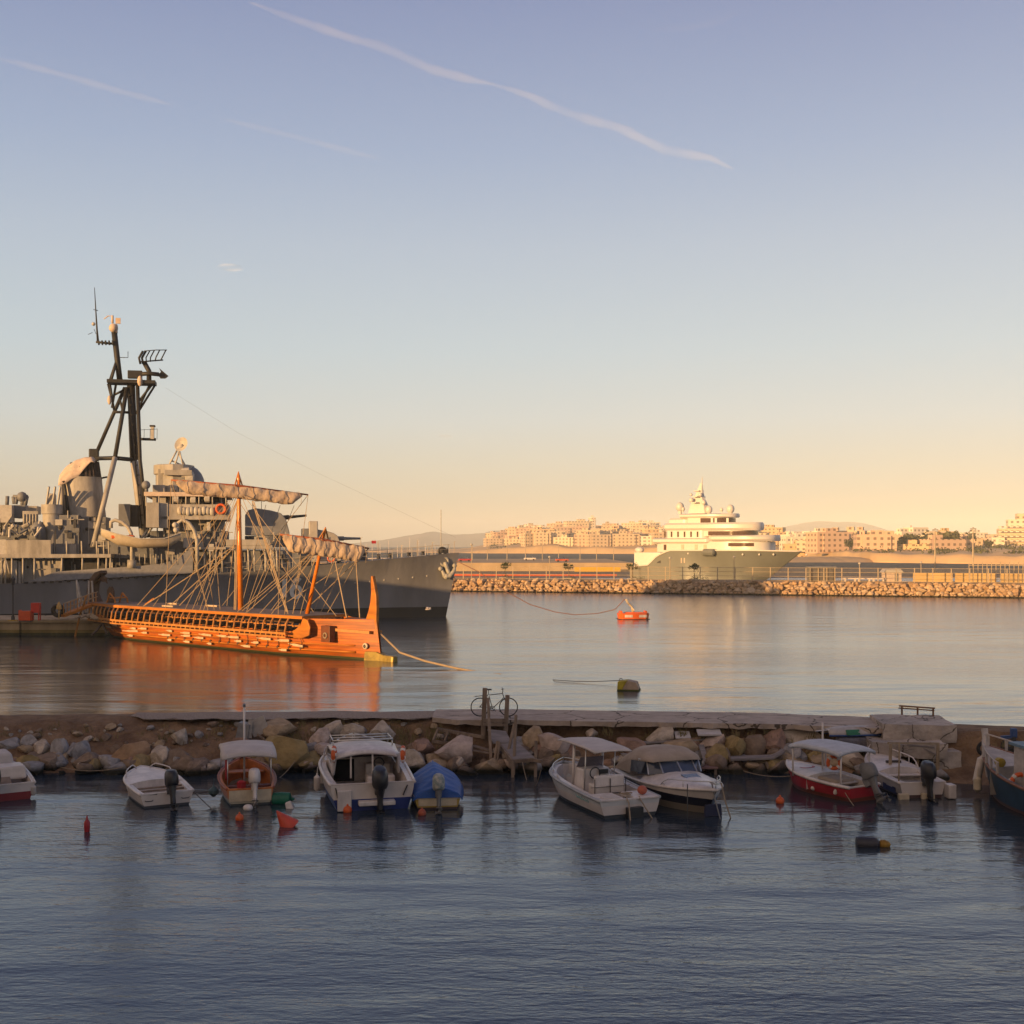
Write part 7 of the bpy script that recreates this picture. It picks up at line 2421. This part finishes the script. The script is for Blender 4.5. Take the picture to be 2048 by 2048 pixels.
def slab(name, px0, px1, y0, y1, half, m, front=.45, inset=0.0, lat=None, back=0.2):
    """deck or house with a rounded front and a softly cut stern"""
    lat = half * .9 if lat is None else lat
    a, b_ = YA.at(px0, y1, lat), YA.at(px1, y0, 0 if front > .3 else lat)
    u0, u1 = a.x, b_.x
    Lh = (u1 - u0)
    outl = []
    n = 16
    for i in range(n + 1):
        q = PI / 2 * i / n
        outl.append((u1 - Lh * front * (1 - math.sin(q)), -half * math.cos(q) ** .8))
    outl = [(u0, -half * (1 - back)), (u0 + Lh * .08, -half)] + outl
    outl = outl + [(x, -y) for x, y in reversed(outl[:-1])]
    zt, zb = YA.at((px0 + px1) / 2, y0, lat).z, YA.at((px0 + px1) / 2, y1, lat).z
    cx = (u0 + u1) / 2
    def rg(z, k):
        return [(cx + (x - cx) * (1 - k * .12), y * (1 - k), z) for x, y in outl]
    zm = (zt + zb) / 2
    rr = [rg(zb, inset + .04), rg(lerp(zb, zt, .3), 0), rg(lerp(zb, zt, .75), 0), rg(zt, .06 + inset)] if inset else [rg(zb, 0), rg(zt, 0)]
    return MB().loft(rr).build(name, m, t, smooth=30)
slab('stern_bulwark', 1266, 1330, 1105, 1131, 4.9, YWH, .15)
slab('main_saloon', 1312, 1500, 1083, 1104, 4.6, YWH, .3)
slab('main_windows', 1438, 1542, 1085.8, 1092.6, 4.45, YGL, .5)
slab('main_house_front', 1430, 1546, 1083, 1104, 4.35, YWH, .5)
slab('main_overhang', 1298, 1428, 1076, 1087, 5.1, YWH, .12, .05, back=.5)
slab('main_overhang', 1415, 1556, 1070, 1082, 4.9, YWH, .55, .06)
slab('upper_saloon', 1330, 1420, 1061, 1077, 4.2, YWH, .2)
slab('upper_house', 1400, 1505, 1061, 1072, 3.95, YWH, .5)
slab('upper_windows', 1412, 1512, 1062.2, 1070.6, 4.05, YGL, .5)
slab('upper_overhang', 1317, 1525, 1045, 1061, 4.6, YWH, .55, .08, back=.5)
slab('aft_dome', 1336, 1400, 1036, 1050, 3.2, YWH, .4, .1)
slab('bridge_house', 1372, 1462, 1034, 1047, 3.1, YWH, .5)
slab('bridge_windows', 1398, 1467, 1035.8, 1045.2, 3.2, YGL, .5)
slab('bridge_roof', 1352, 1476, 1027, 1035, 3.6, YWH, .55, .06, back=.5)
for px in (1424, 1432, 1455):
    a, b_ = YA.at(px, 1036, 3.25), YA.at(px, 1045, 3.25)
    MB().bar(a, b_, .5, .1).build('window_mullion', YWH, t)
for px in (1330, 1343, 1356, 1369, 1382, 1395):
    a, b_ = YA.at(px, 1063, 4.25), YA.at(px, 1074, 4.25)
    MB().bar(a, b_, .35, .06).build('saloon_window', YGL, t)
for px in (1330, 1365, 1392, 1410):
    a, b_ = YA.at(px, 1089, 4.65), YA.at(px, 1100, 4.65)
    MB().bar(a, b_, .6, .06).build('saloon_window', YGL if px == 1330 else TARPW, t)
for px, w_ in ((1318, .9), (1363, .25), (1369, .25)):
    a, b_ = YA.at(px, 1116, 5.1), YA.at(px, 1126, 5.1)
    MB().bar(a, b_, w_, .12).build('hull_door', SBLK if px == 1318 else TARPW, t)
for px, py in ((1488, 1109), (1517, 1109), (1541, 1109), (1595, 1110), (1382, 1107)):
    u = YA.at(px, py, 4)
    MB().ball((u.x, -hb_y(u.x) * .98, u.z), .22, 8).build('porthole', YWH, t)
MB().lathe([(.4, -1.4), (.75, -1.1), (.75, 1.1), (.4, 1.4)], YA.at(1418, 1105, 5.4), 10, 'X').build('tender_cover', YG, t, smooth=35)
MB().ball(YA.at(1279, 1100, 3), .8, 10, (1.3, 1, .8)).build('stern_lamp', YWH, t, smooth=True)
# mast and radomes
zb = YA.at(1400, 1027, 0).z
c = YA.at(1402, 1027, 0)
g = MB()
g.loft([[(c.x + x * k + sh, y * k, c.z + z) for x, y in ((-2.3, -1.3), (1.6, -1.3), (2.2, 0), (1.6, 1.3), (-2.3, 1.3))] for z, k, sh in ((0, 1, 0), (1.6, .8, -.1), (3.0, .5, -.2), (4.6, .28, -.1), (6.2, .08, .1))])
g.build('mast', YWH, t)
MB().tube([c + Vector((.2, 0, 5.5)), c + Vector((.3, 0, 7.6))], [.18, .04], 6).build('mast_spire', YWH, t)
for z, w_ in ((2.2, 3.2), (3.4, 2.6), (4.6, 1.6)):
    MB().box(c + Vector((-.5, 0, z)), (1.2, w_ * 1.4, .22)).build('mast_spreader', YWH, t, bevel=.05)
for dx, y, z, r in ((-1.4, -1.5, 2.7, .5), (.5, -1.2, 3.8, .45), (-.6, 1.2, 3.9, .5), (1.2, -1.0, 2.2, .5), (-2.3, 0, 3.9, .3)):
    MB().ball(c + Vector((dx, y, z)), r, 10).build('radome', YWH, t, smooth=True)
for px, py, r in ((1360, 1014, .85), (1366, 1018, .4), (1418, 1019, .7), (1443, 1019, .35), (1461, 1018, .8)):
    MB().lathe([(r * .5, -r * 1.7), (r * .5, -r)], YA.at(px, py, .5), 8).build('radome_stand', YWH, t)
    MB().ball(YA.at(px, py, .5), r, 12, (1, 1, 1.15)).build('radome', YWH, t, smooth=True)

# ---- hills and the far shore
HILLM = mat('hillside', (.16, .115, .07), .95, var=.3, scale=.004)
def ridge(name, prof, Y, depth, seed, m=HILLM):
    g = MB()
    xs = [p[0] for p in prof]
    x0, x1 = xs[0], xs[-1]
    def fn(u, v):
        px = lerp(x0, x1, u)
        zt = max(0, (HZ - table(px, prof)) / F * Y + CAMH)
        x = (px - 1024) / F * Y
        rough = (nz(px, v * 20, seed, .03) * .10 + nz(px, v * 9, seed, .11) * .05)
        h_ = zt * (math.sin(PI / 2 * min(1, v / .6)) if v < .6 else math.cos(PI / 2 * (v - .6) / .4))
        return (x, Y - depth * .6 + depth * v, max(-2, h_ * (1 + rough * (1 if 0 < v < .59 else .4)) - 1))
    g.grid(fn, 130, 16)
    return struct(g.build(name, m, smooth=True))
ridge('mountain', [(1380, 1092), (1450, 1078), (1540, 1062), (1590, 1049), (1625, 1042), (1645, 1040), (1680, 1044), (1740, 1061), (1800, 1067), (1860, 1063), (1890, 1066), (1960, 1080), (2040, 1082), (2200, 1078), (2300, 1092)], 8200, 2600, 1)
ridge('mountain', [(560, 1092), (690, 1090), (760, 1081), (830, 1070), (865, 1062), (900, 1068), (960, 1066), (1010, 1060), (1060, 1066), (1200, 1074), (1300, 1092)], 6800, 2000, 5)
SKY_ = [(640, 1093), (940, 1092), (1000, 1084), (1040, 1074), (1130, 1068), (1300, 1064), (1480, 1072), (1600, 1078), (1720, 1084), (1800, 1088), (1900, 1086), (1980, 1084), (2060, 1078), (2200, 1070)]
def town_z(px, Y):
    zr = (HZ - table(px, SKY_)) / F * 1750 + CAMH
    v = min(1, max(0, (Y - shore_y(px)) / (1750 - shore_y(px))))
    bank = min(1, max(0, (Y - shore_y(px)) / 6)) * table(px, [(900, 0), (1000, 4), (1115, 7), (1135, 4), (1600, 4), (1750, 3.6), (2048, 3.2)])
    return max(.2, .2 + bank + max(0, zr - 4) * (v ** .7))
def shore_y(px):
    return table(px, [(600, 1500), (900, 1250), (960, 1180), (1300, 1100), (1550, 900), (1750, 560), (2048, 500), (2300, 480)])
g = MB()
def landfn(u, v):
    px = lerp(640, 2260, u)
    if v < .04:
        return ((px - 1024) / F * shore_y(px), shore_y(px), -1)
    k = (v - .04) / .96
    Y = lerp(shore_y(px), 2150, k ** 2.6)
    z = town_z(px, Y) if Y < 1760 else max(-1, town_z(px, 1760) * (2150 - Y) / 390)
    if px < 960:
        z *= max(0, (px - 640) / 320) ** 1.5
    return ((px - 1024) / F * Y, Y, z + 1.2 * nz(px, Y, 3, .02))
g.grid(landfn, 120, 40)
struct(g.build('far_shore', mat('shore_earth', (.58, .40, .22), .95, var=.35, scale=.01), smooth=True))
# spit in front of the right-hand shore
g = MB()
def spit(u, v):
    px = lerp(1540, 1790, u)
    Y = lerp(560, 640, v)
    return ((px - 1024) / F * 600 + 0, Y, -1 + (3.2 * math.sin(PI * v) ** .6) * min(1, (1 - u) * 3) * (1 + .3 * nz(px, v * 3, 0, .06)) if 0 < v < 1 else -1)
g.grid(spit, 40, 8)
struct(g.build('headland', MATS['shore_earth'], smooth=True))

# ---- town
def town_mat(name, col):
    m, nt, b = nt_new(name)
    tc = nt.nodes.new('ShaderNodeTexCoord')
    sp = nt.nodes.new('ShaderNodeSeparateXYZ'); lnk(nt, tc.outputs['Object'], sp.inputs['Vector'])
    def mth(op, a, v):
        n = nt.nodes.new('ShaderNodeMath'); n.operation = op
        for i, q in enumerate((a, v)):
            if isinstance(q, (int, float)): n.inputs[i].default_value = q
            else: lnk(nt, q, n.inputs[i])
        return n.outputs[0]
    fx = mth('FRACT', mth('DIVIDE', mth('ADD', sp.outputs['X'], sp.outputs['Y']), 3.6), 0)
    fz = mth('FRACT', mth('DIVIDE', sp.outputs['Z'], 3.1), 0)
    win = mth('MULTIPLY', mth('MULTIPLY', mth('GREATER_THAN', fx, .28), mth('LESS_THAN', fx, .72)), mth('MULTIPLY', mth('GREATER_THAN', fz, .3), mth('LESS_THAN', fz, .75)))
    ge = nt.nodes.new('ShaderNodeNewGeometry')
    sn = nt.nodes.new('ShaderNodeSeparateXYZ'); lnk(nt, ge.outputs['Normal'], sn.inputs['Vector'])
    win = mth('MULTIPLY', win, mth('LESS_THAN', mth('ABSOLUTE', sn.outputs['Z'], 0), .5))
    mx = nt.nodes.new('ShaderNodeMix'); mx.data_type = 'RGBA'
    mx.inputs['A'].default_value = (*col, 1)
    mx.inputs['B'].default_value = (*[c * .35 for c in col], 1)
    lnk(nt, win, mx.inputs['Factor'])
    lnk(nt, mx.outputs['Result'], b.inputs['Base Color'])
    b.inputs['Roughness'].default_value = .9
    return m
TM = [town_mat('town_wall_%s' % n, c) for n, c in (('white', (.72, .64, .52)), ('cream', (.66, .54, .38)), ('ochre', (.60, .43, .25)), ('sand', (.56, .44, .31)), ('rose', (.58, .41, .30)))]
r_ = random.Random(31)
def block(px, Y, w_, d_, h_, m, label, group=None, steps=0, name='apartment_block'):
    z = town_z(px, Y) - 1.5
    g = MB()
    g.box((0, 0, h_ / 2), (w_, d_, h_))
    g.box((w_ * r_.uniform(-.25, .25), d_ * .1, h_ + 1.2), (w_ * .3, d_ * .35, 2.4))
    if h_ > 9:
        g.box((0, -d_ / 2 - .6, h_ * .5), (w_ * .7, 1.2, h_ * .86))
    if steps:
        g.box((w_ * .2, 0, h_ + 1.6), (w_ * .55, d_ * .9, 3.2))
    o = g.build(name, m)
    o.location = ((px - 1024) / F * Y, Y, z)
    o.rotation_euler = (0, 0, r_.uniform(-.5, .5))
    return tag(o, label, 'building', group)
cnt = 0
while cnt < 285:
    px = r_.uniform(985, 2070)
    if r_.random() < .3 and px > 1500: px = r_.uniform(1000, 1500)
    lo_, hi_ = shore_y(px) + 28, 1740
    if 1600 < px: lo_ = max(lo_, 640)
    Y = lerp(lo_, hi_, r_.random() ** 1.25)
    if px < 1025 and Y < 1400: continue
    if px > 1560 and r_.random() < .55: Y = lerp(700, 1100, r_.random())
    if px > 1960 and Y < 1050: continue
    h_ = r_.choice((6.4, 9.5, 9.5, 12.6, 12.6, 15.7)) * (.8 if px > 1560 else 1)
    block(px, Y, r_.uniform(12, 26), r_.uniform(9, 14), h_, r_.choice(TM), 'small sunlit block of the hillside town across the water', 'buildings of the hillside town')
    cnt += 1
block(1156, 1420, 31, 16, 21, TM[1], 'broad cream slab block, the largest on the hill left of the yacht', steps=0, name='slab_block')
block(1184, 1424, 5, 14, 25, TM[0], 'narrow pale tower at the right end of the broad cream slab block', name='tower')
block(1046, 1400, 17, 14, 16, TM[1], 'cream block at the left edge of the hillside town', name='apartment_block')
block(1082, 1330, 15, 12, 15, TM[0], 'white block over the orange bank left of the broad slab')
block(1820, 900, 26, 12, 13, TM[0], 'white block with a roof mast near the middle of the right shore', steps=1)
t = thing('terraced_block', 'huge stepped pale apartment block at the right edge', 'building', ((2035 - 1024) / F * 820, 820, 0), -.25)
for k, (x0, x1, h_) in enumerate(((-17, -9, 13), (-12, 22, 19), (-6, 22, 25), (0, 22, 29))):
    MB().box(((x0 + x1) / 2, k * 2.0, h_ / 2), (x1 - x0, 16 - k * 2.2, h_)).build('storey_block', TM[(0, 1, 0, 1)[k]], t)
for k in range(6):
    MB().box((2, -8.6, 4.5 + 3.1 * k), (30, 1.6, .9)).build('balcony', TM[0], t)
t = thing('chimney_mast', 'thin red and white mast on the right shore rooftops', 'mast', ((1822 - 1024) / F * 1000, 1000, 10))
MB().tube([(0, 0, 0), (0, 0, 14)], [.8, .4], 6).build('mast', mat('mast_paint', (.55, .28, .2), .6), t)
# trees of the far shore
CR = [leaf_mesh(100 + i, 260, 4.5, .6, .9).build('tree_crown', FOLD, None, fix=False) for i in range(4)]
for o in CR: COL.objects.unlink(o)
TK = MB().tube([(0, 0, 0), (.1, 0, 3), (0, .1, 5)], [.4, .3, .2], 6).build('tree_trunk', BARK)
COL.objects.unlink(TK)
for i in range(44):
    px = r_.choice((r_.uniform(1020, 2060), r_.uniform(1020, 2060), r_.uniform(1690, 1900), r_.uniform(1120, 1270)))
    Y = shore_y(px) + r_.choice((r_.uniform(30, 90), r_.uniform(60, 400)))
    if px > 1600: Y = max(Y, 680)
    t = thing('bushy_tree', 'distant dark olive tree among the buildings of the far shore', 'tree', ((px - 1024) / F * Y, Y, town_z(px, Y) - .8), r_.uniform(0, 6), 'trees of the far shore')
    s = r_.uniform(.7, 1.3)
    t.scale = (s * r_.uniform(1, 1.5), s, s)
    c = CR[i % 4].copy(); COL.objects.link(c); c.name = 'crown'; c.parent = t; c.location = (0, 0, 6)
    k = TK.copy(); COL.objects.link(k); k.name = 'trunk'; k.parent = t

# scrub on the far bank
g = MB()
q_ = random.Random(3)
for k in range(170):
    px = q_.uniform(985, 2070)
    Y = shore_y(px) + q_.uniform(8, 260)
    c = Vector(((px - 1024) / F * Y, Y, town_z(px, Y)))
    for _ in range(26):
        p = c + Vector((q_.gauss(0, 2.6), q_.gauss(0, 1.5), abs(q_.gauss(0, .9))))
        a = Vector((q_.gauss(0, 1), q_.gauss(0, 1), q_.gauss(0, 1))).normalized() * .7
        b_ = a.orthogonal().normalized() * .5
        g.poly([p - a, p + b_, p + a, p - b_])
tag(g.build('scrub', FOLD, None, fix=False), 'low olive scrub along the sunlit bank of the far shore', 'scrub', kind='stuff')

# ---- contrails and small clouds
CLD, nt, b = nt_new('cloud_vapour')
b.inputs['Base Color'].default_value = (.85, .85, .85, 1)
b.inputs['Roughness'].default_value = 1
b.inputs['Specular IOR Level'].default_value = 0
lw = nt.nodes.new('ShaderNodeLayerWeight'); lw.inputs['Blend'].default_value = .5
mr = nt.nodes.new('ShaderNodeMapRange'); mr.interpolation_type = 'SMOOTHSTEP'
mr.inputs['From Min'].default_value, mr.inputs['From Max'].default_value = .97, .0
tc = nt.nodes.new('ShaderNodeTexCoord')
n = nt.nodes.new('ShaderNodeTexNoise'); n.inputs['Scale'].default_value = .0016; n.inputs['Detail'].default_value = 5
lnk(nt, tc.outputs['Object'], n.inputs['Vector'])
m2 = nt.nodes.new('ShaderNodeMapRange'); m2.inputs['From Min'].default_value, m2.inputs['From Max'].default_value = .3, .7
m2.inputs['To Min'].default_value, m2.inputs['To Max'].default_value = .25, 1
lnk(nt, n.outputs['Fac'], m2.inputs['Value'])
lnk(nt, lw.outputs['Facing'], mr.inputs['Value'])
mu = nt.nodes.new('ShaderNodeMath'); mu.operation = 'MULTIPLY'
pw = nt.nodes.new('ShaderNodeMath'); pw.operation = 'POWER'; pw.inputs[1].default_value = 2.2
lnk(nt, mr.outputs['Result'], pw.inputs[0]); lnk(nt, pw.outputs[0], mu.inputs[0]); lnk(nt, m2.outputs['Result'], mu.inputs[1])
oi = nt.nodes.new('ShaderNodeObjectInfo')
mu2 = nt.nodes.new('ShaderNodeMath'); mu2.operation = 'MULTIPLY'
lnk(nt, mu.outputs[0], mu2.inputs[0]); lnk(nt, oi.outputs['Alpha'], mu2.inputs[1])
lnk(nt, mu2.outputs[0], b.inputs['Alpha'])
def trail(label, pts, r, a, nm='contrail', cat='contrail'):
    ps = []
    for (x0, y0), (x1, y1) in zip(pts, pts[1:]):
        for k in range(8):
            f = k / 8
            px, py = lerp(x0, x1, f), lerp(y0, y1, f)
            Y = 8000 * F / max(200, (HZ - py)) if False else 22000
            ps.append(P(px, py + 1.2 * nz(px, 5, 0, .03), Y))
    n_ = len(ps)
    rr = [r * (.25 + .75 * min(1, 6 * i / n_, 6 * (n_ - 1 - i) / n_)) * (1 + .35 * nz(i, 2, 0, .7)) for i in range(n_)]
    o = MB().tube(ps, rr, 14).build(nm, CLD, None, smooth=True)
    o.color = (1, 1, 1, a)
    return tag(o, label, cat, kind=None)
trail('long bright contrail slanting down the upper sky, left piece', [(497, 4), (600, 42), (700, 76), (760, 92), (860, 138), (930, 157), (994, 170)], 100, .05)
trail('long bright contrail slanting down the upper sky, right piece', [(978, 166), (1060, 192), (1120, 220), (1180, 240), (1240, 256), (1330, 300), (1420, 316), (1475, 342)], 100, .05)
trail('faint thin contrail at the left edge of the sky', [(-20, 112), (120, 148), (260, 188), (360, 214)], 80, .03)
trail('faintest thin contrail below the left edge one', [(440, 236), (600, 276), (790, 326)], 70, .02)
def puff(label, px, py, w_, h_, a):
    Y = 20000
    o = MB().ball((0, 0, 0), 1, 24).build('small_cloud', CLD, None, smooth=True)
    o.location = P(px, py, Y)
    o.scale = (w_ / 2 / F * Y, w_ / 2 / F * Y, h_ / 2 / F * Y)
    o.color = (1, 1, 1, a)
    tag(o, label, 'cloud', 'small clouds')
puff('small lens-shaped pale cloud high above the warship mast', 461, 535, 56, 16, .2)
puff('tiny pale cloud low over the warship bow', 890, 872, 34, 9, .15)
puff('wide wispy cloud at the top right of the sky', 1360, -2, 300, 50, .02)
puff('thin streak of cloud low in the sky above the yacht', 1505, 748, 330, 13, .06)

# ---- air
HZM = bpy.data.materials.new('haze_air')
HZM.use_nodes = True
nt = HZM.node_tree
nt.nodes.remove(nt.nodes['Principled BSDF'])
pv = nt.nodes.new('ShaderNodeVolumePrincipled')
pv.inputs['Color'].default_value = (.84, .93, 1.0, 1)
pv.inputs['Density'].default_value = 1.5e-4
pv.inputs['Anisotropy'].default_value = -0.30
lnk(nt, pv.outputs['Volume'], nt.nodes['Material Output'].inputs['Volume'])
o = MB().box((0, 5000, 104), (13000, 10700, 212)).build('haze', HZM)
struct(o, 'stuff')
